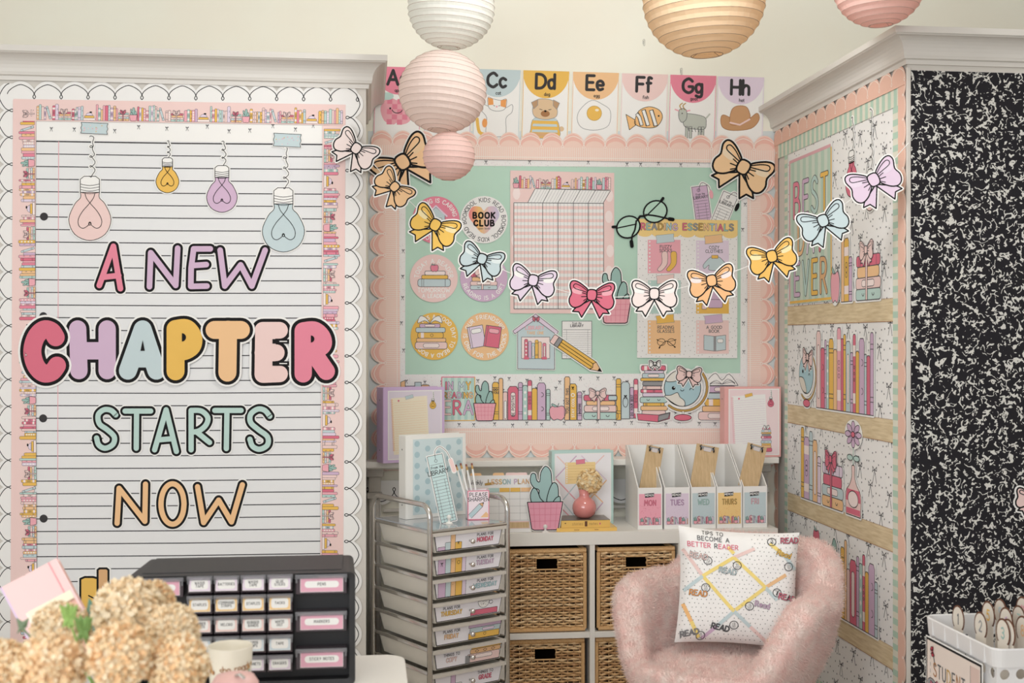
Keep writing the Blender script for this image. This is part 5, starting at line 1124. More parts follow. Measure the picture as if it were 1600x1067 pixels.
def ins_ribbon(a, W, H):
    a.fill(rect(0, 0, W, H), 'white', 0); a.fill(rect(3, 3, W - 3, H - 3), (238, 236, 240), 1); L3 = [('pink', 'blue'), ('peach', 'lav')]
    for k, (x0, y0, x1, y1, c) in enumerate(((10, 10, 110, 110, 'blush'), (110, 110, 200, 200, 'peach'), (90, 10, 4, 96, 'lav'), (110, 10, 215, 110, 'lavl'), (205, 10, 110, 100, 'blush'), (5, 100, 100, 200, 'pink'), (100, 110, 30, 190, 'blue'), (215, 110, 130, 200, 'peach'), (30, 190, 80, 250, 'blue'), (200, 200, 150, 255, 'lav'), (10, 200, 60, 250, 'pink'))): a.stroke([(x0, y0), (x1, y1)], 4.5, c, 2, cap=False)
    a.fill(rect(44, 36, 168, 122), (246, 214, 148), 3)
    for k in range(9): a.fill(ell(50, 42 + k * 9, 3, n=8), 'white', 4)
    for k in range(6): a.stroke([(56, 50 + k * 11), (164, 50 + k * 11)], .6, 'gold', 4, cap=False)
    tape(a, 106, 34, 38, 18, 'hot', 5, -.08, .8)
xl = onY(862, 0, 4.79).x
binder(xl, 4.79, KZ + .0005, radians(5), .256, .297, .05, (184, 216, 210), 'mint ring binder with ribbon print cover standing behind the pink vase', ins_ribbon, inset=(.012, .01))

# ---------------------------------------------------------------- chrome drawer cart
CM = Matrix.Translation((.2131, 4.094, 0)) @ Matrix.Rotation(radians(30.16), 4, 'Z'); CWD, CDP, CZ = .325, .37, .862
rt = emp('drawer_cart', tuple(CM @ Vector((CWD / 2, CDP / 2, 0))), 'chrome rolling cart with ten shallow printed drawers', 'cart')
pr = .0095
def arc(p, c0, n=6): return p
for x, nm in ((0, 'side_frame'), (CWD, 'side_frame')):
    m = MB(CM); r_ = .045; top = CZ + .085
    P = [(x, 0, .07), (x, 0, top - r_)] + [(x, r_ - r_ * cos(q), top - r_ + r_ * sin(q)) for q in [pi / 2 * i / 7 for i in range(1, 8)]] + [(x, CDP - r_ + r_ * sin(q), top - r_ + r_ * cos(q)) for q in [pi / 2 * i / 7 for i in range(8)]] + [(x, CDP, .07)]
    m.tube(P, pr, M_chrome, 12); m.build(nm, rt, smooth=True)
PIT = .0797
for k in range(11):
    z = CZ - k * PIT
    for x in (0, CWD):
        m = MB(CM); sx = 1 if x == 0 else -1; m.box((x + sx * .004 - .004, .004, z - .012), (x + sx * .004 + .004, CDP - .004, z), M_chrome); m.build('drawer_rail', rt, bev=.002)
m = MB(CM)
for y in (0, CDP): m.tube([(0, y, CZ - .004), (CWD, y, CZ - .004)], .007, M_chrome, 8)
for y in (0, CDP): m.tube([(0, y, .08), (CWD, y, .08)], .007, M_chrome, 8)
m.build('cross_bar', rt)
m = MB(CM); m.box((.008, .004, CZ - .004), (CWD - .008, CDP - .004, CZ + .003), mat((168, 172, 178), .12, Coat_Weight=.6)); m.build('top_tray', rt, bev=.002)
for i, (x, y) in enumerate(((0, 0), (CWD, 0), (0, CDP), (CWD, CDP))):
    m = MB(CM @ Matrix.Translation((x, y, .025)) @ Matrix.Rotation(pi / 2, 4, 'Y')); m.lathe([(.008, -.012), (.025, -.01), (.025, .01), (.008, .012)], mat('black', .5), 20); w1 = m.build('caster_wheel', rt)
    m = MB(CM); m.box((x - .015, y - .012, .05), (x + .015, y + .012, .07), M_chrome); m.build('caster_fork', w1)
M_dr = mat((226, 220, 208), .3, Transmission_Weight=.12); knobm = mat((225, 222, 220), .12, 1.0)
CD = [('PLANS FOR', 'MONDAY', 'rose', 1, 'A'), ('PLANS FOR', 'TUESDAY', 'lav', 1, 'B'), ('PLANS FOR', 'WEDNESDAY', 'sky', 1, 'C'), ('PLANS FOR', 'THURSDAY', 'yel', 0, 'D'), ('PLANS FOR', 'FRIDAY', 'peach', 0, 'E'), ('THINGS TO', 'COPY', 'blush', 0, 'F'), ('THINGS TO', 'GRADE', 'rose', 1, 'G'), None, None, None]
for k, cd in enumerate(CD):
    z1_ = CZ - .014 - k * PIT; z0_ = z1_ - .063; m = MB(CM)
    x0, x1 = .012, CWD - .012; tp = .014
    # tapered open tray
    o_ = [(x0, .006, z1_), (x1, .006, z1_), (x1, CDP - .02, z1_), (x0, CDP - .02, z1_)]; q_ = [(x0 + tp, .010, z0_), (x1 - tp, .010, z0_), (x1 - tp, CDP - .03, z0_), (x0 + tp, CDP - .03, z0_)]
    i_ = [(a_ + (.003 if a_ < .1 else -.003), b_ + (.003 if b_ < .1 else -.003), c_) for a_, b_, c_ in o_]; j_ = [(a_ + (.003 if a_ < .1 else -.003), b_ + (.003 if b_ < .1 else -.003), c_ + .003) for a_, b_, c_ in q_]
    V = o_ + q_ + i_ + j_; Fc = [(4, 5, 6, 7), (12, 15, 14, 13)]
    for i in range(4): j = (i + 1) % 4; Fc += [(i, j, 4 + j, 4 + i), (8 + i, 12 + i, 12 + j, 8 + j), (i, 8 + i, 8 + j, j)]
    m.add(V, Fc, M_dr); m.box((x0 - .004, -.006, z1_ - .006), (x1 + .004, .008, z1_ + .005), mat((205, 198, 188), .3)); d = m.build('drawer', rt)
    m = MB(CM @ Matrix.Translation((CWD * .5, -.004, (z0_ + z1_) / 2 - .002)) @ Matrix.Rotation(pi / 2, 4, 'X')); m.lathe([(.004, -.002), (.004, .008), (.0075, .011), (.009, .016), (.0075, .021), (.003, .024)], knobm, 16); m.build('knob', d, smooth=True)
    M3 = CM.to_3x3(); O = CM @ Vector((x0 + .008, .0045, z1_ - .0035)); fr = Frame(O, M3 @ Vector((1, 0, 0)), M3 @ Vector((0, .075, -1)), .001)
    a = Art(fr, .0012); W = (x1 - x0 - .016) * 1000; H = 57; qd = [(0, 0), (W, 0), (W - 11, H), (11, H)]
    a.fill(qd, 'black', 0, .0008); a.fill([(2.6, 2.4), (W - 2.6, 2.4), (W - 12.6, H - 2.4), (12.6, H - 2.4)], (236, 232, 238), 1)
    if cd:
        l1, l2, c, right, sty = cd; xc = W * (.745 if right else .25)
        text(a, l1, xc, 9, 9, 1.8, 'line', 3, sp=.3); text(a, l2, xc, 24, 14, 3.0, c, 3, sp=.26, oc='dgrey', ow=.7, wd=.84)
        b0 = H - 2.6
        if sty in 'ABCG':
            for x, w_, h, c2 in ((16, 30, (12, 45, 45)['ABC'.find(sty)] if sty in 'ABC' else 18, 'lav'), (46, 22, (26, 45, 45)['ABC'.find(sty)] if sty in 'ABC' else 10, 'blue'), (68, 19, 45, 'peach'), (87, 27, (24, 45, 45)['ABC'.find(sty)] if sty in 'ABC' else 20, 'yel'), (114, 16, (0, 45, 45)['ABC'.find(sty)] if sty in 'ABC' else 0, 'lavl')):
                if h: a.shape(rrect(x, b0 - h, x + w_, b0, 3) if h < 44 else rect(x, 3, x + w_, b0), c2 if sty != 'G' else {'lav': 'hot', 'blue': 'white', 'peach': 'lav', 'yel': 'white'}.get(c2, c2), 2, 1.3, 'char')
            if sty != 'G':
                a.stroke([(80 - 5, 14), (75, 15)], 1.4, 'char', 5); minibow(a, 31, 18, 9, 'char', 1.6, 5) if sty == 'B' else None; minibow(a, 100, 31, 7, 'char', 1.6, 5) if sty == 'A' else None; a.stroke(ell(100, 20, 6, n=14), 1.3, 'char', 5, closed=True) if sty == 'B' else None
        elif sty == 'D':
            a.shape(rect(W * .53, 34, W * .93, b0 - 2), 'rose', 2, 1.4, 'char'); a.shape(ell(W * .72, 6, 24, 24, n=16, a0=0, a1=pi), 'white', 3, 1.4, 'char'); a.stroke(ell(W * .83, 14, 8, 6, n=12), 1.6, 'char', 3)
            for j in range(12): a.fill(ell(W * .72 + R.uniform(-16, 16), 8 + R.uniform(0, 13), 1.2, n=6), 'char', 6)
        elif sty == 'E':
            a.shape(rect(W * .5, 3, W - 5, 15), 'lav', 2, 1.3, 'char'); a.shape(rect(W * .52, 15, W - 9, 33), 'blue', 2, 1.3, 'char'); a.shape(rrect(W * .7, 19, W * .88, 29, 5), 'lavl', 4, 1.1, 'char'); a.shape(rect(W * .5, 33, W - 12, b0), 'yel', 2, 1.3, 'char'); a.stroke(ell(W * .74, 41, 5, n=12), 1.2, 'char', 4, closed=True)
        elif sty == 'F':
            a.shape(rect(W * .54, 3, W - 5, 9), 'yel', 2, 1.2, 'char'); a.shape(rrect(W * .52, 9, W - 7, 25, 6), 'peach', 2, 1.3, 'char'); a.shape(rrect(W * .48, 25, W - 11, b0, 5), 'blush', 2, 1.3, 'char'); a.shape(rrect(W * .6, 29, W * .85, 42, 6), 'blushl', 4, 1.1, 'char'); a.fill(rect(W * .45, 28, W * .52, b0), 'grey', 6)
            for q in (.62, .74, .86): a.stroke([(W * q, 12), (W * q + 8, 17), (W * q, 22), (W * q - 8, 17)], 1.2, 'char', 5, closed=True)
    a.build('drawer_card', parent=d)
def cartp(x, y, z=.0): return CM @ Vector((x, y, CZ + .0035 + z))
p = cartp(.062, .253); binder(p.x, p.y, p.z, radians(27), .252, .298, .05, (236, 234, 228), 'white ring binder with blue dotted cover standing on the chrome cart', ins_dots, inset=(.03, .014))
# bookmark on a clear stand
def flatcard(O, yaw, tilt, roll, k): 
    M = Matrix.Translation(O) @ Matrix.Rotation(yaw, 4, 'Z') @ Matrix.Rotation(tilt, 4, 'X') @ Matrix.Rotation(roll, 4, 'Y'); M3 = M.to_3x3()
    return Frame(O, M3 @ Vector((1, 0, 0)), M3 @ Vector((0, 0, -1)), k)
def foot(parent, O, s=1.0):
    m = MB(Matrix.Translation(O)); m.lathe([(.014 * s, 0), (.013 * s, .002), (.004 * s, .008), (.004 * s, .016), (.008 * s, .018), (.008 * s, .026), (.003 * s, .03)], M_white_pl, 16); m.build('plastic_stand', parent, smooth=False)
p = cartp(.135, .085); rt = emp('library_bookmark', p, 'tall pale blue library bookmark card standing on the chrome cart', 'bookmark')
a = Art(flatcard(p + Vector((0, .004, .006)), .1, -.1, -.2, .001), 0); P = rect(-27, -236, 27, 0); a.cut(P, 4, 0, .0015); a.shape(P, (196, 220, 220), 2, 1.5, 'char')
cd = crv([(0, -222), (4, -250), (24, -262), (44, -240), (52, -210)]); a.stroke(cd, 7, 'white', 0, th=.0015); a.stroke(cd, 1.4, 'char', 3); a.stroke([(52, -208), (56, -168)], 18, 'white', 0, th=.0015); a.stroke([(52, -206), (56, -170)], 13, 'blush', 3); a.stroke(ell(0, -216, 5, n=10), 1.2, 'char', 4, closed=True)
text(a, 'From the', 0, -198, 8, 1.5, 'char', 3); text(a, 'LIBRARY', 0, -184, 15, 2.2, 'char', 3, sp=.2); a.stroke([(-22, -160), (22, -160)], 1.3, 'char', 3); a.stroke([(-22, -204), (22, -204)], 1.0, 'char', 3)
for k in range(13): a.stroke([(-26, -148 + k * 11.4), (26, -148 + k * 11.4)], 1.0, 'line', 3, cap=False)
for q in (-15, 16): a.stroke([(q, -148), (q, -2)], 1.0, 'line', 3, cap=False)
a.build('bookmark_card', parent=rt); foot(rt, p)
# pencil cup
p = cartp(.235, .115); rt = emp('pencil_cup', p, 'small pencil box card reading PLEASE SHARPEN at the right front of the cart', 'pencil cup'); CMx = Matrix.Translation(p) @ Matrix.Rotation(radians(4), 4, 'Z')
m = MB(CMx); w_, h, t_ = .078, .104, .05
for a_, b_ in (((0, 0, 0), (w_, .002, h)), ((0, t_ - .002, 0), (w_, t_, h)), ((0, 0, 0), (.002, t_, h)), ((w_ - .002, 0, 0), (w_, t_, h)), ((0, 0, 0), (w_, t_, .003))): m.box(a_, b_, mat((238, 226, 230), .5))
m.build('cup_body', rt)
M3 = CMx.to_3x3(); a = Art(Frame(CMx @ Vector((0, -.0004, h)), M3 @ Vector((1, 0, 0)), M3 @ Vector((0, 0, -1)), .001), 0)
a.fill(rect(0, 0, 78, 104), 'hot', 0); a.fill(rect(3, 3, 75, 101), (240, 224, 230), 1); text(a, 'PLEASE', 39, 8, 13, 1.9, 'char', 2, sp=.3); text(a, 'SHARPEN', 39, 25, 13, 1.9, 'char', 2, sp=.26)
a.fill([(46, 96), (66, 76), (74, 84), (74, 96)], 'peach', 2); a.push(8, 92, 1, -.78); a.fill(rect(0, -8, 56, 8), 'blue', 3)
for q in (-8, -2.6, 2.6, 8): a.stroke([(0, q), (56, q)], 1.2, 'sky' if abs(q) < 3 else 'char', 4, cap=False)
a.shape([(56, -8), (70, 0), (56, 8)], 'tan', 3, 1.2); a.fill([(65, -3), (71, 0), (65, 3)], 'black', 5); a.pop(); a.build('printed_front', parent=rt)
for i, (dx, lx, ly) in enumerate(((.016, -.052, .012), (.026, -.044, .016), (.038, -.036, .006), (.046, -.026, .014))):
    b = CMx @ Vector((dx, .014 + .007 * (i % 3), .006)); e = b + Vector((lx * .95, ly, .168 + .004 * (i % 2))); d = (e - b).normalized()
    pt = emp('white_pencil', b, ['white pencil with a gold ferrule, leftmost of the four in the cup', 'white pencil with a gold ferrule, second from the left in the cup', 'white pencil with a gold ferrule, third from the left in the cup', 'white pencil with a gold ferrule, rightmost of the four in the cup'][i], 'pencil', 'white pencils in the cup')
    m = MB(); m.tube([b, e], .0036, mat('white', .4), 6); m.build('barrel', pt); m = MB(); m.tube([e, e + d * .013], .0039, mat((214, 168, 96), .3, .4), 10); m.build('ferrule', pt); m = MB(); m.tube([e + d * .013, e + d * .021], .0036, mat((150, 92, 78), .7), 10); m.build('eraser', pt)

# ---------------------------------------------------------------- on top of the cube shelf
x0 = onY(730, 0, 4.64).x; x1 = onY(831, 0, 4.64).x; W = (x1 - x0) * 1000
rt = emp('lesson_planner', ((x0 + x1) / 2, 4.655, KZ), 'white weekly lesson plans pad with pastel header standing left of the cactus card', 'planner')
M3 = Matrix.Rotation(-.09, 3, 'X'); O = Vector((x0, 4.642, KZ + .001)) + M3 @ Vector((0, 0, .218)); fr = Frame(O, (1, 0, 0), M3 @ Vector((0, 0, -1)), .001)
a = Art(fr, -.004); a.fill(rect(0, 0, W, 218), 'paper', 0, .006); a.build('pad', parent=rt)
a = Art(fr, -.006)
for x, c in ((12, 'peach'), (100, 'peach'), (150, 'blush'), (190, 'blush')): a.fill([(x, 6), (x + 3, -8), (x + 7, -10), (x + 40, -10), (x + 44, -8), (x + 47, 6)][0:6], c, 0, .0008)
a.build('index_tabs', parent=rt)
a = Art(fr, -.0035); a.fill(rect(W - 5, 3, W - 3, 215), 'cream', 1); text(a, 'Weekly', 34, 17, 17, 1.5, 'char', 2, sp=.1); text(a, 'LESSON PLANS', W * .68, 16, 17, 2.8, ['gold', 'peach', 'tan', 'yel', 'dmint', 'sky', 'lav'], 2, sp=.3, oc='grey', ow=.6)
a.push(70, 34, 1, -.1); a.shape([(0, -4), (30, -5), (40, -1), (30, 4), (0, 4)], 'gold', 2, .8, 'brown'); a.pop()
for k, c in enumerate(('lavl', 'blush', 'mint', 'yel', 'yel', 'peach')): a.fill(rect(k * W / 6 + 2, 48, (k + 1) * W / 6, 64), c, 2)
for k in range(7): a.stroke([(2 + k * (W - 5) / 6, 48), (2 + k * (W - 5) / 6, 172)], .7, 'grey', 3, cap=False)
for k in range(5): a.stroke([(2, 64 + k * 27), (W - 3, 64 + k * 27)], .7, 'grey', 3, cap=False)
a.fill(rect(2, 176, W - 3, 204), 'blush', 2); a.fill(rect(W * .3, 180, W - 10, 202), M_clip, 3); a.build('printed_page', parent=rt)
p = Vector((onY(852, 0, 4.635).x, 4.64, KZ)); rt = emp('cactus_card', p, 'paper cactus in a pink pot on a small stand left of the pink vase', 'card')
a = Art(Frame(p + Vector((0, .004, .004)), (1, 0, 0), (0, .03, -1), .001), 0); a.push(0, -4); cactus(a, 0, 0, 246, 3.2, 2, 5, .0015, (160, 194, 192), (238, 160, 182)); a.pop(); a.build('cactus_cutout', parent=rt); foot(rt, p + Vector((0, -.006, 0)))
# two yellow books
def flatbook(x, y, z, w_, d_, t_, yaw, top, lab, dark=False):
    rt = emp('yellow_book', (x, y, z), lab, 'book', 'books under the pink vase'); M = Matrix.Translation((x, y, z)) @ Matrix.Rotation(yaw, 4, 'Z'); ym = mat((240, 192, 84), .45)
    m = MB(M); m.box((0, 0, t_ - .0016), (w_, d_, t_), top); m.build('front_cover', rt); m = MB(M); m.box((0, 0, 0), (w_, d_, .0016), ym); m.build('back_cover', rt); m = MB(M); m.box((0, 0, .0016), (w_, .002, t_ - .0016), ym); m.build('spine', rt)
    m = MB(M); m.box((.002, .002, .0016), (w_ - .002, d_ - .003, t_ - .0016), mat((232, 222, 200), .9)); m.build('page_block', rt)
    M3 = M.to_3x3(); a = Art(Frame(M @ Vector((0, -.0004, t_)), M3 @ Vector((1, 0, 0)), (0, 0, -1), .001), 0); h = t_ * 1000
    text(a, 'stories', w_ * 330, h * .3, h * .36, .9, 'brown', 1); text(a, 'notes', w_ * 660, h * .3, h * .36, .9, 'brown', 1); 
    if dark: a.fill(rect(w_ * 500 - 4, h * .15, w_ * 500 + 6, h * .85), 'choc', 1); a.fill(ell(16, h * .4, 3, 2), 'choc', 1); a.fill(ell(w_ * 1000 - 40, h * .5, 3, 4), 'rose', 1)
    a.build('spine_print', parent=rt)
xa = onY(870, 0, 4.635).x; flatbook(xa, 4.635, KZ + .0005, .236, .15, .0135, .0, mat((236, 190, 90), .4), 'thin yellow paperback, lower of the two books under the pink vase')
xb = onY(877, 0, 4.64).x; flatbook(xb, 4.64, KZ + .0145, .192, .13, .029, .0, mat((112, 98, 84), .3), 'thicker yellow paperback, upper of the two books under the pink vase', True)
vz = KZ + .0440; vc = Vector((onY(913, 0, 4.70).x, 4.70, vz)); rt = emp('bud_vase', vc, 'round glossy coral pink bud vase on two yellow books', 'vase')
m = MB(Matrix.Translation(vc)); vp = [(.018, 0), (.03, .004), (.042, .016), (.0475, .036), (.0465, .05), (.04, .066), (.028, .076), (.021, .081), (.0195, .088), (.023, .112), (.021, .112), (.0175, .088), (.0175, .08)]
m.lathe(vp, mat((222, 134, 128), .12, Coat_Weight=.7), 32); m.build('vase_body', rt, smooth=True)
PM_ = {}
def petal_mat(c):
    if c in PM_: return PM_[c]
    m = bpy.data.materials.new('petal'); m.use_nodes = True; nt = m.node_tree; out = nt.nodes['Material Output']; nt.nodes.remove(nt.nodes['Principled BSDF']); k = [min(.97, lin(v) * 1.03) for v in c]
    d = N(nt, 'ShaderNodeBsdfDiffuse'); d.inputs[0].default_value = (*k, 1); t = N(nt, 'ShaderNodeBsdfTranslucent'); t.inputs[0].default_value = (*k, 1); mx = N(nt, 'ShaderNodeMixShader'); mx.inputs[0].default_value = .3
    nt.links.new(d.outputs[0], mx.inputs[1]); nt.links.new(t.outputs[0], mx.inputs[2]); nt.links.new(mx.outputs[0], out.inputs[0]); PM_[c] = m; return m
def pompom(ctr, r, cols, n, rt, name='petals', rnd=random.Random(2), pl=.42, up=None, green=False):
    m = MB(); mats = [petal_mat(c) for c in cols]; ga = pi * (3 - sqrt(5))
    m.lathe([(r * .84 * sin(t), -r * .84 * cos(t)) for t in [pi * i / 6 for i in range(7)]], mats[-1], 10, ctr, cap=False)
    for i in range(n):
        zz = 1 - 2 * (i + .5) / n; q = sqrt(1 - zz * zz); d = Vector((q * cos(ga * i), q * sin(ga * i), zz)); d = (d + Vector((rnd.uniform(-.16, .16), rnd.uniform(-.16, .16), rnd.uniform(-.16, .16)))).normalized()
        s = d.orthogonal().normalized(); an = rnd.uniform(0, 6.28); u_ = s * cos(an) + d.cross(s) * sin(an); v_ = d.cross(u_); L = r * rnd.uniform(.88, 1.06); w_ = r * pl * .5; c = Vector(ctr); k = rnd.uniform(-.25, .25) * r
        b0 = c + d * r * .78; P = [b0 - u_ * w_ * .4, b0 + u_ * w_ * .4, c + d * L * .9 + u_ * w_ + v_ * w_ * .2, c + d * L * .88 - v_ * w_ * .1, c + d * L * .9 - u_ * w_ + v_ * w_ * .2, c + d * L * .99 + u_ * w_ * .8 + v_ * (w_ * 1.5), c + d * L * .96 + v_ * w_ * 1.7, c + d * L * .99 - u_ * w_ * .8 + v_ * (w_ * 1.5)]
        m.add(P, [(0, 1, 3), (1, 2, 3), (0, 3, 4), (3, 2, 5, 6), (4, 3, 6, 7)], rnd.choice(mats))
    return meta(m.build(name, rt), kind='stuff')
fc = Vector((onY(921, 0, 4.71).x, 4.71, 1.5 - (754 - 533.5) / 1900 * 4.75)); ft = emp('cream_flower', vc + Vector((0, 0, .02)), 'cream yellow pompom flower in the coral bud vase', 'flower')
pompom(fc, .051, [(255, 236, 204), (255, 230, 190), (255, 220, 168)], 430, ft, pl=.24); m = MB(); m.tube([vc + Vector((0, 0, .02)), vc + Vector((0, 0, .1)), fc - Vector((0, 0, .03))], .0025, mat('dmint'), 6); m.build('stem', ft)
# magazine files
GF = 'weekday magazine files'; fx = [(996.5, 1035), (1038, 1078), (1079.8, 1118.6), (1120, 1159.5), (1161, 1198.6)]
fl = [('MON', (246, 168, 186), 'rose', 'pink labelled magazine file reading MON, leftmost of the five'), ('TUES', 'lavl', (186, 146, 184), 'lavender labelled magazine file reading TUES'), ('WED', 'blue', 'dmint', 'pale blue labelled magazine file reading WED with a clipboard'),
      ('THURS', (246, 206, 130), 'gold', 'yellow labelled magazine file reading THURS'), ('FRI', 'blue', (216, 166, 176), 'pale blue labelled magazine file reading FRI, rightmost of the five')]
FY = 4.65; filebox = []
for (pa, pb), (tx, c, tc, lab) in zip(fx, fl):
    xa, xb = onY(pa, 0, FY).x, onY(pb, 0, FY).x; w_ = xb - xa; d_ = .226; h0, h1 = .163, .312; z = KZ + .0005; t_ = .0035; rt = emp('magazine_file', ((xa + xb) / 2, FY, z), lab, 'magazine file', GF); fm = mat((240, 238, 234), .4); filebox.append((xa, xb))
    for nm, x in (('side_panel', xa), ('side_panel', xb - t_)): m = MB(); m.prism([(x, FY, z), (x, FY + d_, z), (x, FY + d_, z + h1), (x, FY + d_ * .86, z + h1), (x, FY, z + h0)], (t_, 0, 0), fm); m.build(nm, rt)
    for nm, a_, b_ in (('front_panel', (xa + t_, FY, z), (xb - t_, FY + t_, z + h0)), ('back_panel', (xa + t_, FY + d_ - t_, z), (xb - t_, FY + d_, z + h1)), ('bottom_panel', (xa + t_, FY + t_, z), (xb - t_, FY + d_ - t_, z + t_))): m = MB(); m.box(a_, b_, fm); m.build(nm, rt)
    W = w_ * 1000; a = Art(Frame((xa, FY - .0003, z + h0 - .024), (1, 0, 0), (0, 0, -1), .001), 0); x0, x1, H = 5, W - 5, 122
    a.fill(rect(x0 - 1, -6, x1 + 1, H + 3), 'white', 0); a.fill(rect(x0, 0, x1, H), c, 1)
    for j in range(26): a.fill(ell(R.uniform(x0 + 3, x1 - 3), R.uniform(45, 92), 1.1, n=6), {'lavl': 'lav', 'blue': 'sky'}.get(c, 'tan') if isinstance(c, str) else ('rose' if tx == 'MON' else 'orange'), 2)
    a.push(W * .47, 5, 1, -.04); a.fill([(-19, -6), (19, -8), (18, 7), (-18, 9)], 'black', 3); text(a, 'MEMOS', 0, -3.5, 7.5, 1.6, 'white', 4, sp=.28); a.pop()
    text(a, tx, W / 2, 25, 20, 3.3, tc, 3, sp=.24, wd=.8 if len(tx) < 5 else .62, oc='dgrey', ow=.4); bookrun(a, x0 + 4, x1 - 2, H - 2, 32, random.Random(33), .8, 2, ['cactus', 'b5', 'lean', 'b2']); a.build('paper_label', parent=rt)
# clipboards
for (P, D0, D1, fi, lab) in (([(1011, 694.5), (1037, 700), (1018, 775), (992, 772)], 4.78, 4.86, 0, 'small wooden clipboard leaning in the MON magazine file'),
                             ([(1089, 692.5), (1123.5, 699.5), (1104, 770), (1070, 768)], 4.78, 4.86, 2, 'small wooden clipboard leaning in the WED magazine file'), ([(1169, 691), (1198.5, 699.5), (1180, 768), (1151, 764)], 4.78, 4.86, 4, 'small wooden clipboard leaning in the FRI magazine file')):
    xa, xb = filebox[fi]; q = [at(P[0][0], P[0][1], 4.845), at(P[1][0], P[1][1], 4.86), at(P[2][0], P[2][1], 4.83), at(P[3][0], P[3][1], 4.815)]
    x0 = xa + .008; 
    tl, tr = q[0], q[1]; wv = (tr - tl); dn_ = ((q[3] - q[0]) + (q[2] - q[1])) * .5; dn_ = dn_ - wv.normalized() * dn_.dot(wv.normalized()); dn_.normalize(); nrm = wv.cross(dn_).normalized(); nrm = nrm if nrm.y > 0 else -nrm
    L = .175; rt = emp('clipboard', tl + wv / 2 + dn_ * L, lab, 'clipboard', 'wooden clipboards in the magazine files'); m = MB(); m.prism([tl, tr, tr + dn_ * L, tl + dn_ * L], nrm * .003, M_clip); m.build('board', rt)
    wl = wv.length; a = Art(Frame(tl + wv.normalized() * wl * .12, wv, dn_, .001), .0015); Wm = wl * 700
    a.fill(rrect(Wm * .1, 5, Wm * .98, 17, 3), 'grey', 0, .003); a.fill(rrect(Wm * .3, 9, Wm * .78, 24, 3), (214, 206, 204), 3, .003); a.build('metal_clip', parent=rt)
    a = Art(Frame(tl + wv.normalized() * wl * .12, wv, dn_, .001), .005)
    for x in (.12, .95): a.stroke(crv([(Wm * x, 3), (Wm * x - 6, 8), (Wm * x, 13)]), 2.4, 'black', 0, th=.002); a.fill(ell(Wm * x, 19, 2.6, 6), 'black', 0, .002)
    a.build('clip_levers', parent=rt)
# ---------------------------------------------------------------- fluffy pink armchair
cc = Vector((1.155, 3.86, 0)); CH = emp('fluffy_armchair', cc, 'fluffy pink bucket armchair standing in front of the cube shelf', 'chair')
ROT = radians(-44)
def sstep(a, b, x): t = max(0, min(1, (x - a) / (b - a))); return t * t * (3 - 2 * t)
def chair_pt(phi, s):
    """phi 0 = back, +-pi = front; s 0..1 from seat centre over the rim and under to the base centre"""
    f = abs(phi); back = 1 - sstep(.5, 1.1, f); arm = 1 - sstep(1.75, 2.5, f)
    H = .205 * arm + .115 * back; rx, ry = .275, .27; ct, sn = cos(phi), sin(phi); e = 2.5
    rad = 1 / ((abs(sn) / rx) ** e + (abs(ct) / ry) ** e) ** (1 / e)
    th = .032 + .02 * arm; lean = .16 * back + .10 * arm
    seat = .455; fr = 1 - sstep(1.9, 2.7, f)
    if s < .3: t = s / .3; r = (rad - .05) * t; z = seat + .018 * (1 - t * t) - .012 * (1 - fr) * t ** 3
    elif s < .5: t = (s - .3) / .2; r = rad - .05 + (H * lean + .012) * t; z = seat - .012 * (1 - fr) + H * (1 - (1 - t) ** 1.6) + .01 * sin(pi * t) * (1 - fr)
    elif s < .62: t = (s - .5) / .12; an = pi * (1 - t); r = rad - .05 + H * lean + .012 + th * (1 + cos(an)); z = seat - .012 * (1 - fr) + H + th * .85 * sin(an)
    elif s < .85: t = (s - .62) / .23; r0 = rad - .05 + H * lean + .012 + 2 * th; r = r0 + (rad * .93 - r0) * t + .018 * sin(pi * t); z = seat - .012 * (1 - fr) + H - (H + .075) * t
    else: t = (s - .85) / .15; r = rad * .93 * (1 - t ** 1.5); z = seat - .087 - .03 * sin(pi * t / 2)
    return r * sn, r * ct, z
n1, n2 = 72, 50; V = []; rn = random.Random(4)
from mathutils import noise as mn
MC_ = Matrix.Translation(cc) @ Matrix.Rotation(ROT, 4, 'Z')
for j in range(1, n2 + 1):
    for i in range(n1):
        x, y, z = chair_pt(-pi + 2 * pi * i / n1, min(j / n2, .9995)); q = mn.noise(Vector((x * 16, y * 16, z * 16))) * .006 + mn.noise(Vector((x * 45, y * 45, z * 45))) * .003
        l = sqrt(x * x + y * y) + 1e-6; V.append(tuple(MC_ @ Vector((x + x / l * q, y + y / l * q, z + q))))
top = len(V); V.append(tuple(MC_ @ Vector(chair_pt(0, 0))))
Fc = [(j * n1 + i, j * n1 + (i + 1) % n1, (j + 1) * n1 + (i + 1) % n1, (j + 1) * n1 + i) for j in range(n2 - 1) for i in range(n1)] + [(top, (i + 1) % n1, i) for i in range(n1)]
def f_fur(nt, b):
    tc = N(nt, 'ShaderNodeTexCoord'); n = N(nt, 'ShaderNodeTexNoise', i_Scale=26, i_Detail=5); nt.links.new(tc.outputs['Object'], n.inputs[0])
    r = ramp(nt, n.outputs[0], [(.35, rgb((255, 208, 200))), (.65, rgb((255, 224, 216)))]); nt.links.new(r.outputs[0], b.inputs['Base Color'])
    b.inputs['Sheen Weight'].default_value = .5; b.inputs['Sheen Tint'].default_value = (1, .85, .82, 1)
    n2_ = N(nt, 'ShaderNodeTexNoise', i_Scale=260, i_Detail=3); nt.links.new(tc.outputs['Object'], n2_.inputs[0]); bp = N(nt, 'ShaderNodeBump', i_Strength=.6, i_Distance=.003); nt.links.new(n2_.outputs[0], bp.inputs['Height']); nt.links.new(bp.outputs[0], b.inputs['Normal'])
M_fur = nodemat('pink_plush', f_fur, .95)
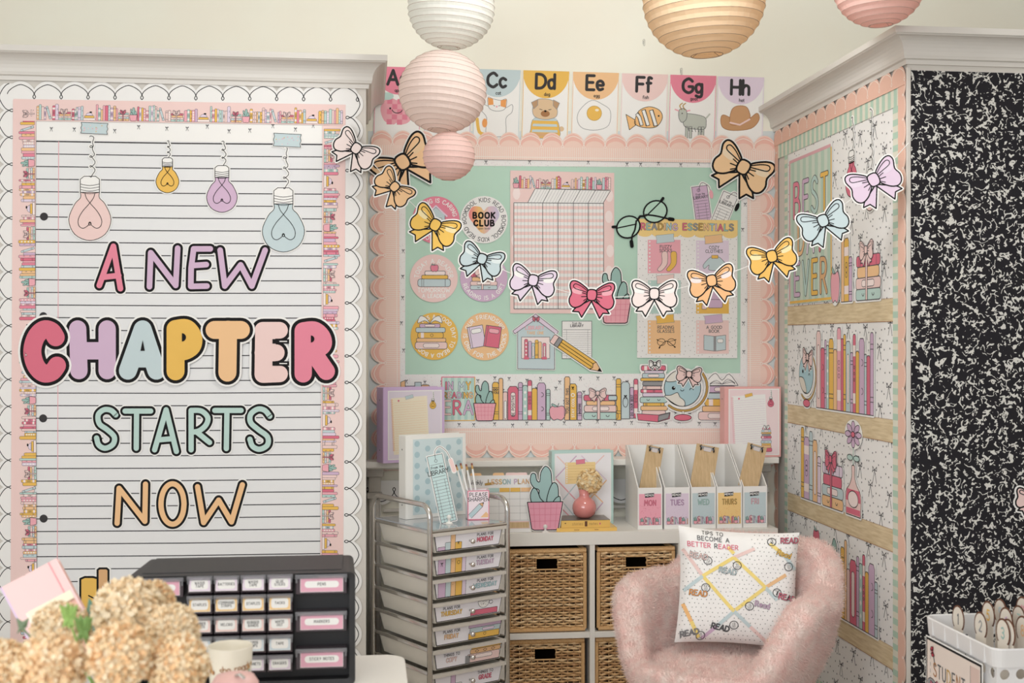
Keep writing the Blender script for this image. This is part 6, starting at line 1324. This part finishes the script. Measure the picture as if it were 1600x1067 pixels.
shell = mkobj('seat_shell', V, Fc, [0] * len(Fc), [M_fur], CH, smooth=True)
ps = shell.modifiers.new('fur', 'PARTICLE_SYSTEM'); st_ = shell.particle_systems[0].settings; st_.type = 'HAIR'; st_.count = 90000; st_.hair_length = .009; st_.hair_step = 2; st_.render_step = 2; st_.display_step = 2
st_.root_radius = .12; st_.tip_radius = .03; st_.radius_scale = .01; st_.emit_from = 'FACE'; st_.use_emit_random = True; st_.brownian_factor = .004
st_.child_type = 'NONE'; st_.material = 1
for k, (x, y) in enumerate(((-.2, -.18), (.2, -.18), (-.2, .18), (.2, .18))):
    m = MB(MC_); m.tube([(x * .8, y * .8, .36), (x * 1.1, y * 1.1, 0.0)], [.014, .009], mat('gold', .3, 1), 10); m.build('leg', CH)
# ---------------------------------------------------------------- pillow with printed ribbons
class Bulge:
    def __init__(s, M, w_, h, b): s.M = M; s.w = w_; s.h = h; s.b = b; s.k = 1
    def surf(s, x, y, sg=1):
        u, v = 2 * x / s.w - 1, 2 * y / s.h - 1; u = max(-1, min(1, u)); v = max(-1, min(1, v))
        q = max(0, (1 - u ** 4) * (1 - v ** 4)) ** .5; pin = .06
        px = (x - s.w / 2) * (1 - pin * (1 - v * v)) + s.w / 2; py = (y - s.h / 2) * (1 - pin * (1 - u * u)) + s.h / 2
        wr = .0018 * sin(u * 9 + v * 4) * q
        return Vector(((px - s.w / 2) / 1000, -sg * (s.b * q + wr + .001), (s.h - py) / 1000))
    def p(s, x, y, l=0):
        a_ = s.surf(x, y); e = 3; dx = s.surf(x + e, y) - s.surf(x - e, y); dy = s.surf(x, y + e) - s.surf(x, y - e); n = dx.cross(dy); n = -n if n.y > 0 else n
        return s.M @ (a_ + n.normalized() * l)
PW = 400
pc = at(1150, 1008, 3.98); PM = Matrix.Translation(Vector((pc.x, pc.y, .502))) @ Matrix.Rotation(radians(-12), 4, 'Z') @ Matrix.Rotation(-.24, 4, 'X') @ Matrix.Rotation(.045, 4, 'Y')
bl = Bulge(PM, PW, PW, .062); PM = PM @ Matrix.Diagonal((1, 1, .955, 1)); bl.M = PM; rt = emp('throw_pillow', PM.translation, 'white dotted throw pillow printed with ribbons and READ, propped on the pink armchair', 'pillow')
m = MB(); n = 26; pm = mat((246, 240, 238), .85)
for sg in (1, -1):
    V = [PM @ bl.surf(PW * i / n, PW * j / n, sg) for j in range(n + 1) for i in range(n + 1)]; m.add(V, [(j * (n + 1) + i, j * (n + 1) + i + 1, (j + 1) * (n + 1) + i + 1, (j + 1) * (n + 1) + i) for j in range(n) for i in range(n)], pm)
m.build('pillow_cover', rt, smooth=True)
a = Art(bl, .0008); a.dl = 1.5e-4
j = 0
for y in range(12, 395, 15):
    for x in range(10 + (8 if (y // 15) % 2 else 0), 395, 16):
        if not (x < 235 and y < 80): a.fill(ell(x + R.uniform(-2, 2), y + R.uniform(-2, 2), 1.5, n=6), 'char', 1)
def rib(x0, y0, x1, y1, c, w_=12, L=2):
    c = {'yel': (250, 218, 120), 'orange': (248, 190, 120)}.get(c, c); n = max(2, int(sqrt((x1 - x0) ** 2 + (y1 - y0) ** 2) / 12)); a.stroke([(x0 + (x1 - x0) * i / n, y0 + (y1 - y0) * i / n) for i in range(n + 1)], w_, c, L, cap=False)
for q in ((8, 82, 75, 172, 'blush'), (75, 172, 12, 225, 'blue'), (75, 172, 180, 98, 'yel'), (180, 98, 250, 62, 'blush'), (160, 62, 180, 84, 'yel'), (180, 98, 290, 198, 'yel'), (75, 172, 185, 290, 'yel'), (290, 198, 190, 284, 'yel'), (290, 198, 360, 150, 'peach'), (290, 198, 330, 240, 'blue'),
          (300, 42, 352, 84, 'yel'), (352, 84, 392, 130, 'blue'), (185, 290, 130, 345, 'blue'), (130, 345, 85, 388, 'lav'), (185, 290, 240, 340, 'blue'), (240, 340, 300, 392, 'blush'), (12, 270, 45, 330, 'orange'), (45, 330, 75, 385, 'yel'), (392, 290, 350, 330, 'peach'), (350, 330, 290, 392, 'yel')): rib(*q)
a.ws = 1
text(a, 'TIPS TO', 110, 10, 13, 2, 'char', 5, sp=.3); text(a, 'BECOME A', 112, 30, 15, 2.4, 'dgrey', 5, sp=.3); text(a, 'BETTER READER', 110, 54, 16, 2.6, ['rose', 'rose', 'rose', 'rose', 'rose', 'rose', 'dgrey'], 5, sp=.26)
def rd(x, y, ang, c, num, nx, ny, hl=None, wd='READ'):
    a.push(x, y, 1, ang)
    text(a, wd, 0, -9, 18, 2.8, c, 5, sp=.24, oc='char', ow=1.0); a.pop(); a.stroke(ell(nx, ny, 14, n=20), 2.4, 'char', 5, closed=True); text(a, num, nx, ny - 7, 14, 2.6, 'white', 5, oc='char', ow=.9)
rd(62, 102, .1, 'blush', '2', 92, 116); rd(160, 148, .12, 'blue', '3', 192, 126); rd(350, 78, .3, 'yel', '9', 368, 122, wd='Read'); rd(62, 232, .1, 'orange', '5', 86, 212); rd(280, 260, .15, 'lav', '6', 236, 268, wd='Read')
rd(366, 228, .15, 'rose', '7', 330, 214); rd(142, 348, .2, 'dgrey', '8', 186, 338); rd(366, 30, -.02, 'rose', '4', 306, 36); rd(44, 368, -.2, 'grey', '1', 80, 378); rd(350, 372, -.05, 'yel', '9', 392, 392, wd='Read')
a.build('printed_pattern', parent=rt)
# ---------------------------------------------------------------- student data bin at the right edge
bx0, bx1, by0, by1, bz0, bz1 = 1.49, 1.80, 2.745, 3.12, .52, .765
m = MB(); m.box((1.40, 2.62, 0), (2.0, 3.25, .5), M_lam); m.box((1.38, 2.60, .5), (2.02, 3.27, .519), M_lam); meta(m.build('low_stand', bev=.003), 'low white stand carrying the white plastic bin, below the frame', 'stand')
rt = emp('plastic_bin', ((bx0 + bx1) / 2, (by0 + by1) / 2, bz0), 'white plastic basket with round holes at the lower right edge of the photo', 'bin'); pm = mat((226, 224, 224), .35)
def hole_wall(o, ux, W, H, rows, cols, r, th):
    """flat wall with round holes: each cell is a ring from its square to the hole"""
    m = MB(); up = Vector((0, 0, 1)); n = ux.cross(up).normalized() * th; cw, ch = W / cols, H / rows; ns = 16
    for i in range(rows):
        for j in range(cols):
            cx, cy = (j + .5) * cw, (i + .5) * ch; V = []
            for k in range(ns):
                an = 2 * pi * k / ns + pi / 4; c_, s_ = cos(an), sin(an); sc = 1 / max(abs(c_), abs(s_)); V.append(o + ux * (cx + c_ * sc * cw / 2) + up * (cy + s_ * sc * ch / 2)); V.append(o + ux * (cx + r * c_) + up * (cy + r * s_)); V.append(o + ux * (cx + r * c_) + up * (cy + r * s_) - n)
            m.add(V, [(3 * k, 3 * ((k + 1) % ns), 3 * ((k + 1) % ns) + 1, 3 * k + 1) for k in range(ns)] + [(3 * k + 1, 3 * ((k + 1) % ns) + 1, 3 * ((k + 1) % ns) + 2, 3 * k + 2) for k in range(ns)], pm)
    return m
h_ = bz1 - .045 - bz0; ins = .012
hole_wall(Vector((bx0 + ins, by0 + ins, bz0)), Vector((1, 0, 0)), bx1 - bx0 - 2 * ins, h_, 5, 7, .0125, .003).build('front_wall', rt); hole_wall(Vector((bx0 + ins, by1 - ins, bz0)), Vector((1, 0, 0)), bx1 - bx0 - 2 * ins, h_, 5, 7, .0125, -.003).build('back_wall', rt)
hole_wall(Vector((bx0 + ins, by0 + ins, bz0)), Vector((0, 1, 0)), by1 - by0 - 2 * ins, h_, 5, 8, .0125, -.003).build('side_wall', rt); hole_wall(Vector((bx1 - ins, by0 + ins, bz0)), Vector((0, 1, 0)), by1 - by0 - 2 * ins, h_, 5, 8, .0125, .003).build('side_wall', rt)
m = MB(); m.box((bx0 + ins, by0 + ins, bz0), (bx1 - ins, by1 - ins, bz0 + .003), pm); m.build('bottom', rt)
m = MB(); zl = bz1 - .046
def rring(x0, y0, x1, y1, r, z): return [(x, y, z) for x, y in rrect(x0, y0, x1, y1, r, 5)]
rs = [rring(bx0 + ins, by0 + ins, bx1 - ins, by1 - ins, .02, zl), rring(bx0 + .004, by0 + .004, bx1 - .004, by1 - .004, .024, zl), rring(bx0, by0, bx1, by1, .028, bz1 - .004), rring(bx0 + .002, by0 + .002, bx1 - .002, by1 - .002, .027, bz1), rring(bx0 + .006, by0 + .006, bx1 - .006, by1 - .006, .025, bz1 - .002), rring(bx0 + ins, by0 + ins, bx1 - ins, by1 - ins, .02, zl)]
n = len(rs[0]); V = sum(rs, []); m.add(V, [(i * n + j, i * n + (j + 1) % n, (i + 1) * n + (j + 1) % n, (i + 1) * n + j) for i in range(5) for j in range(n)], pm)
for k in range(5): y = by0 + .05 + k * .068; m.box((bx0 - .0005, y, zl + .002), (bx0 + .006, y + .0025, bz1 - .005), pm)
m.build('rolled_rim', rt, smooth=False)
# sign hanging on the left side of the bin
O = Vector((bx0 - .004, by1 - .028, bz1 - .048)); sf = Frame(O, (0, -1, 0), (0, 0, -1), .001); Wd = 300
a = Art(sf, .002); a.fill(rect(0, 0, Wd, 190), 'white', 0, .0015); a.fill(rect(3, 3, Wd - 3, 187), 'black', 1); a.fill(rect(9, 9, Wd - 9, 181), (226, 210, 200), 2); a.fill(rect(Wd - 58, 18, Wd - 14, 181), (214, 186, 176), 3); a.stroke([(Wd - 58, 18), (Wd - 58, 181)], 1.5, 'dgrey', 4)
for k in range(8): a.stroke([(28, 30 + k * 18), (28, 38 + k * 18)], 2.4, 'grey', 4)
bow(a, 42, 34, 13, 1.3, 'red', 1.5, 0, 4, 0); a.stroke([(46, 44), (54, 70)], 5, 'dgrey', 4); text(a, 'STUDENT', 130, 62, 34, 4.6, ['brown', 'dgrey', 'dgrey', 'gold', 'dgrey'], 4, sp=.26, wd=.8); text(a, 'DATA', 140, 112, 36, 4.6, ['dgrey', 'gold', 'rose', 'dgrey'], 4, sp=.26, wd=.8)
a.shape(ell(36, 118, 22, 12), 'grey', 4, 2); bow(a, 52, 122, 22, -.2, 'hot', 1.8, 0, 6, 0); a.shape(ell(44, 150, 20, 14), 'mint', 4, 2)
a.build('bin_sign', 'cream STUDENT DATA sign with black border hanging on the white bin side', 'sign')
GT = 'numbered divider tabs in the bin'
for x, px, py, num, c, lab in ((1.545, 1497, 967, '1', 'dgrey', 'oval tab with a thin numeral 1, leftmost in the bin'), (1.549, 1532, 978, '2', 'grey', 'oval tab with a grey numeral 2, second along the left side of the bin'), (1.553, 1567, 989, '3', 'dmint', 'oval tab with a green numeral 3, nearest the front corner of the bin'), (1.557, 1602, 1002, '4', 'peach', 'oval tab with a peach numeral 4, cut off by the right frame edge'),
                             (1.592, 1544, 961, '5', 'yel', 'oval tab with a yellow numeral 5 in the middle of the bin'), (1.596, 1572, 971, '6', 'lav', 'oval tab with a lavender numeral 6 behind the green numeral 3'), (1.632, 1563, 957, '9', 'blue', 'oval tab with a pale blue numeral 9 at the back of the bin'), (1.636, 1592, 968, '7', 'mint', 'oval tab with a mint numeral 7 near the right frame edge'), (1.672, 1598, 954, '11', 'pink', 'oval tab with a pink numeral 11, farthest back right in the bin'), (1.600, 1598, 985, '8', 'peach', 'oval tab with a peach numeral 8 behind the peach numeral 4')):
    q = Plane((x, 0, 0), (-1, 0, 0)).p(px, py); q.y = min(max(q.y, by0 + .06), by1 - .06); f = Frame(Vector((x, q.y, q.z)), (0, -1, 0), (0, 0, -1), .001); a = Art(f, 0)
    a.fill(ell(0, 0, 33, 36, n=28), 'choc', 0, .0012); a.fill(ell(0, 0, 28.5, 31.5, n=28), (232, 222, 208), 1); text(a, num, 0, -13, 26, 4.2, c, 2, sp=.2)
    yb = (q.z - bz0 - .006) * 1000; a.fill(rect(-(q.y - by0 - .03) * 0 - 25, 24, 25, yb), (232, 222, 208), 0, .0012); a.build('divider_tab', lab, 'divider', GT)
# ---------------------------------------------------------------- white table in the left foreground
TZ = .745; TXR = .092; TYB = 2.95
rt = emp('white_table', (-.9, 2.0, 0), 'white table with rounded corners in the left foreground', 'table'); m = MB(); P = [(x, y) for x, y in rrect(-2.1, 1.35, TXR, TYB, .05, 8)]
m.prism([(x, y, TZ - .032) for x, y in P], (0, 0, .032), mat((240, 236, 228), .3)); m.build('tabletop', rt, bev=.003)
for x, y in ((-2.0, 1.45), (TXR - .08, 1.45), (-2.0, TYB - .08), (TXR - .08, TYB - .08)): m = MB(); m.tube([(x, y, 0), (x, y, TZ - .032)], .02, mat('white', .4), 12); m.build('leg', rt)
# black drawer organizer
OY = 2.70; X = lambda px: onY(px, 0, OY).x; Zp = lambda py: onY(430, py, OY).z
ox0, ox1, oz1, od = X(196), X(555), Zp(896), .235; oz0 = TZ + .0005
rt = emp('drawer_organizer', ((ox0 + ox1) / 2, OY + od / 2, oz0), 'black plastic drawer organizer with pink and white labels on the white table', 'organizer'); bk = mat((34, 34, 37), .5); bk2 = mat((26, 25, 28), .5)
m = MB(); m.prism([(ox0, OY, z) if False else (x, OY + .0, z) for x, z in rrect(ox0, oz0, ox1, oz1, .014, 4)], (0, 0, 0), bk) if False else None
fw = .013; P = rrect(ox0, oz0, ox1, oz1, .012, 5); Q = rrect(ox0 + fw, oz0 + fw, ox1 - fw, oz1 - fw, .006, 5); P2 = rrect(ox0 + .006, oz0 + .004, ox1 - .006, oz1 - .004, .012, 5); n = len(P)
V = [(x, OY, z) for x, z in Q] + [(x, OY - .004, z) for x, z in P] + [(x, OY + .02, z) for x, z in P] + [(x, OY + od, z) for x, z in P2] + [(x, OY + .03, z) for x, z in Q]
Fc = [(k, (k + 1) % n, n + (k + 1) % n, n + k) for k in range(n)] + [(n + k, n + (k + 1) % n, 2 * n + (k + 1) % n, 2 * n + k) for k in range(n)] + [(2 * n + k, 2 * n + (k + 1) % n, 3 * n + (k + 1) % n, 3 * n + k) for k in range(n)] + [tuple(3 * n + k for k in range(n))] + [(k, (k + 1) % n, 4 * n + (k + 1) % n, 4 * n + k) for k in range(n)] + [tuple(4 * n + k for k in range(n))[::-1]]
m.add(V, Fc, bk); m.box((ox0 + .03, OY + .03, oz1 - .001), (ox1 - .03, OY + od - .02, oz1 + .0012), bk); m.box((X(462), OY - .006, oz1 - .010), (X(498), OY - .002, oz1 - .003), bk2); m.build('cabinet_body', rt)
lipm = mat((150, 150, 156), .15, Transmission_Weight=.35, Alpha=.75); dm = mat((62, 50, 58), .25)
xs = [292, 333.5, 375.5, 417, 458.5]; ys = [895.5, 926, 958, 989.5, 1021, 1051]
small = [['WASHI/TAPE', 'BATTERIES', 'WASHI/TAPE', 'GLUE/STICKS'], ['STAPLES', 'COMMAND/STRIPS', 'STAPLES', 'TACKS'], ['RUBBER/BANDS', 'VELCRO', 'RUBBER/BANDS', 'WHITE/OUT'], ['TAGS', 'CLIPS', 'PAPER/CLIPS', 'TAPE'], ['PINS', 'GEMS', 'MAGNETS', 'ERASERS']]
rc = [(230, 214, 230), (244, 204, 140), (240, 206, 200), (206, 218, 226), (222, 206, 222)]
def odrawer(px0, py0, px1, py1, lab, c, big):
    a0, a1, c1, c0 = X(px0 + 1.2), X(px1 - 1.2), Zp(py0 + 1), Zp(py1 - 2); m = MB(); m.box((a0, OY - .004, c0), (a1, OY + .028, c1), dm); d = m.build('drawer', rt, bev=.0015)
    m = MB(); m.box((a0 - .001, OY - .009, c1 - .009), (a1 + .001, OY - .003, c1), lipm); 
    for q in (a0, a1 - .004): m.box((q, OY - .009, c1 - .018), (q + .004, OY - .004, c1 - .004), lipm)
    m.build('drawer_lip', d, bev=.001)
    fr = Frame((a0, OY - .0042, c1), (1, 0, 0), (0, 0, -1), .001); W = (a1 - a0) * 1000; H = (c1 - c0) * 1000; a = Art(fr, .0003); x0, y0, x1, y1 = (W * .06, H * .1, W * .92, H * .88) if not big else (W * .09, H * .1, W * .93, H * .9)
    a.fill(rect(x0, y0, x1, y1), 'white', 0, .0003); a.fill(rect(x0 + .8, y0 + .8, x1 - .8, y1 - .8), c, 1); a.fill(rrect(x0 + (x1 - x0) * .1, y0 + (y1 - y0) * (.3 if big else .16), x1 - (x1 - x0) * .1, y1 - (y1 - y0) * (.28 if big else .14), (y1 - y0) * .2, 4), 'white', 2)
    L_ = lab.split('/'); th_ = 5.4 if not big else 6.0
    for i, t_ in enumerate(L_): text(a, t_, (x0 + x1) / 2, (y0 + y1) / 2 - th_ * len(L_) * .62 + i * th_ * 1.25 + .5, th_, 1.0, 'dgrey', 3, sp=.3, wd=.85)
    a.build('drawer_label', parent=d)
for r_ in range(5):
    for c_ in range(4): odrawer(xs[c_], ys[r_], xs[c_ + 1], ys[r_ + 1], small[r_][c_], rc[r_], False)
for k, (y0, y1) in enumerate(((897, 931), (955, 990), (1013, 1049))):
    odrawer(461, y0, 543, y1, ['PENS', 'MARKERS', 'STICKY NOTES'][k], (228, 168, 188), True); odrawer(207, y0, 288, y1, ['GLUE GUN', 'SCISSORS', 'CRAYONS'][k], (228, 168, 188), True)
# cream tumbler
D = 2.42; c = at(360, 1015, D); c.z = TZ + .0005; rt = emp('cream_tumbler', c, 'cream tumbler with brown script in front of the black organizer', 'cup'); r1 = 34.5 * D / 1900; hz = 1.5 - (1008 - 533.5) / 1900 * D - TZ
m = MB(Matrix.Translation(c)); m.lathe([(r1 * .78, 0), (r1 * .82, .004), (r1, hz - .002), (r1 * .985, hz), (r1 * .95, hz - .002), (r1 * .78, .01)], mat((240, 232, 214), .3), 36); m.build('cup_body', rt, smooth=True)
class Cyl:
    k = .001
    def __init__(s, c, r): s.c = c; s.r = r
    def p(s, x, y, l=0): an = -pi / 2 - TH * 0 + x / 1000 / s.r; z = s.c.z + hz - y / 1000; rr = s.r * (.82 + .18 * (1 - y / 1000 / hz)) + l; return Vector((s.c.x + rr * cos(an), s.c.y + rr * sin(an), z))
a = Art(Cyl(c, r1), .0006); a.push(16, 30, 1, -.08); text(a, 'she reads', 0, 0, 15, 1.9, 'brown', 1, sp=.12); a.pop()
for k in range(10): a.fill(ell(-38 + R.uniform(-7, 7), 38 + R.uniform(-9, 9), 3, 4.5, n=8), R.choice(['brown', 'tan', 'gold']), 1 + k % 2)
for k in range(8): a.fill(ell(50 + R.uniform(-7, 7), 42 + R.uniform(-9, 9), 3, 4.5, n=8), R.choice(['dmint', 'tan', 'gold']), 1 + k % 2)
a.build('printed_script', parent=rt)
# pink lidded jar in front of the tumbler
D = 2.12; c = at(367, 1060, D); zt_ = c.z + .01; c.z = TZ + .0005; rt = emp('pink_jar', c, 'pink lidded jar at the bottom edge in front of the cream tumbler', 'jar'); m = MB(Matrix.Translation(c)); H = zt_ - TZ; r1 = .041
m.lathe([(r1 * .8, 0), (r1 * .95, .01), (r1 * .95, H * .7), (r1 * .85, H * .74)], mat((236, 178, 172), .4), 32); m.build('jar_body', rt, smooth=True); m = MB(Matrix.Translation(c)); m.lathe([(r1 * .98, H * .74), (r1, H * .78), (r1, H * .9), (r1 * .8, H * .97), (r1 * .3, H)], mat((240, 190, 184), .4), 32); m.build('jar_lid', rt, smooth=True)
m = MB(); m.tube([(c.x + .004, c.y - .02, TZ + H + .0), (c.x + .012, c.y - .028, TZ + H + .004), (c.x + .02, c.y - .03, TZ + H - .002)], .003, M_chrome, 6); m.build('metal_clasp', rt)
# tilted pink books at the far left
def slab(tl, tr, D, hpx, thk, cols, name, lab, cat):
    a0, b0 = at(*tl, D), at(*tr, D + .03); wv = b0 - a0; dn_ = (at(tl[0] + (tl[1] - tr[1]) * .98 * hpx / 98, tl[1] + (tr[0] - tl[0]) * .98 * hpx / 98, D - .02) - a0); nrm = wv.cross(dn_).normalized(); nrm = nrm if nrm.y > 0 else -nrm
    c_, sp, pg = cols; rt = emp(name, a0 + dn_ + wv * .5, lab, cat); m = MB(); m.prism([a0, b0, b0 + dn_, a0 + dn_], nrm * .003, mat(c_, .5)); m.build('front_cover', rt); m = MB(); m.prism([a0 + nrm * thk, b0 + nrm * thk, b0 + dn_ + nrm * thk, a0 + dn_ + nrm * thk], nrm * .003, mat(c_, .5)); m.build('back_cover', rt)
    m = MB(); e = wv.normalized() * .004; m.prism([a0 - e, a0, a0 + dn_, a0 + dn_ - e], nrm * (thk + .003), mat(sp, .5)); m.build('spine', rt); i_ = wv.normalized() * .004; j_ = dn_.normalized() * .003
    m = MB(); m.prism([a0 + j_ + nrm * .003, b0 - i_ + j_ + nrm * .003, b0 - i_ + dn_ - j_ + nrm * .003, a0 + dn_ - j_ + nrm * .003], nrm * (thk - .003), mat(pg, .8)); m.build('page_block', rt)
    if name == 'peach_notebook': m = MB(); q_ = dn_.normalized() * .016; m.prism([a0 - nrm * .001, b0 - nrm * .001, b0 + q_ - nrm * .001, a0 + q_ - nrm * .001], -nrm * .006, mat('cream', .7)); m.build('page_edge', rt)
    if name == 'pink_planner':
        m = MB(); s_ = wv * .84; m.prism([a0 + s_ - nrm * .0012, a0 + s_ + wv * .02 - nrm * .0012, a0 + s_ + wv * .02 + dn_ - nrm * .0012, a0 + s_ + dn_ - nrm * .0012], nrm * .0012, mat((232, 150, 156), .5)); m.build('elastic_band', rt)
slab((3, 917), (88, 872), 2.35, 190, .03, ((238, 196, 194), (212, 186, 216), 'cream'), 'pink_planner', 'tilted pale pink planner with lavender spine at the far left edge', 'book')
slab((44, 957), (110, 922), 2.12, 150, .028, ((226, 172, 152), (246, 238, 216), (246, 238, 216)), 'peach_notebook', 'tilted peach notebook with cream edge in front of the pink planner', 'book')
# vase of pompom carnations
vc = Vector((at(165, 1000, 1.9).x, at(165, 1000, 1.9).y, TZ + .0005)); rt = emp('flower_vase', vc, 'white vase holding the peach pompom flowers, below the frame', 'vase'); m = MB(Matrix.Translation(vc)); m.lathe([(.035, 0), (.06, .02), (.065, .06), (.045, .12), (.036, .15), (.042, .17), (.038, .17), (.032, .15), (.04, .12)], mat('white', .25), 28); m.build('vase_body', rt, smooth=True)
pc_ = [[(255, 232, 202), (255, 224, 188), (255, 236, 212)], [(255, 228, 192), (255, 214, 170), (255, 234, 206)], [(255, 234, 206), (255, 226, 190), (255, 218, 178)]]
GFL = 'peach pompom flowers in the foreground bouquet'; rf_ = random.Random(5)
for i, (px, py, r, D, lab) in enumerate(((200, 957, 56, 1.95, 'large peach pompom flower at the top of the bouquet'), (187, 1024, 53, 1.72, 'peach pompom flower in the middle front of the bouquet'), (78, 1046, 57, 1.7, 'peach pompom flower at the lower left of the bouquet'), (270, 985, 42, 1.9, 'peach pompom flower on the upper right shoulder of the bouquet'),
        (278, 1040, 50, 1.76, 'peach pompom flower at the lower right of the bouquet'), (3, 1040, 42, 1.85, 'peach pompom flower cut off by the left frame edge'), (92, 982, 43, 1.98, 'pale peach pompom flower with green leaves beside it'), (240, 940, 34, 2.02, 'small peach pompom flower peeking out behind the top one'), (150, 975, 30, 2.05, 'small pale pompom flower deep inside the bouquet'))):
    c = at(px, py, D); rr = r * D / 1900; ft = emp('pompom_flower', vc + Vector((0, 0, .1)), lab, 'flower', GFL); pompom(c, rr, pc_[i % 3], 1150, ft, 'petals', rf_, .15)
    m = MB(); m.tube([vc + Vector((rf_.uniform(-.02, .02), rf_.uniform(-.02, .02), .1)), vc + Vector((0, 0, .17)) + (c - vc) * .12, c - Vector((0, 0, rr * .3))], .003, mat((120, 160, 90), .6), 6); m.build('stem', ft)
for k, (px, py, D, c_, n, ln, lab) in enumerate(((107, 966, 1.85, (140, 176, 84), 7, .042, 'bright green bud leaves between the peach flowers'), (130, 985, 1.8, (112, 150, 72), 6, .042, 'darker green leaves below the bright green bud'), (143, 956, 2.0, (90, 140, 124), 2, .04, 'dull teal leaf beside the top peach flower'), (34, 980, 1.9, (110, 130, 100), 2, .03, 'small grey green leaf at the left of the bouquet'))):
    c = at(px, py, D); m = MB(); gm = mat(c_, .6)
    for j in range(n):
        an = pi * 2 * j / n + k; d = Vector((cos(an) * .55, rf_.uniform(-.4, .4), .8 + .3 * sin(an))).normalized(); s = d.cross(Vector((0, 1, 0))).normalized() * ln * .2; b0 = c - d * ln * .4
        m.add([b0, b0 + d * ln * .5 + s + Vector((0, .004, 0)), b0 + d * ln, b0 + d * ln * .5 - s + Vector((0, .004, 0)), b0 + d * ln * .5], [(0, 1, 4), (1, 2, 4), (0, 4, 3), (4, 2, 3)], gm)
    m.tube([c, vc + Vector((0, 0, .16))], .0018, gm, 5); meta(m.build('leaf_sprig'), lab, 'leaf', 'green leaves in the foreground bouquet')
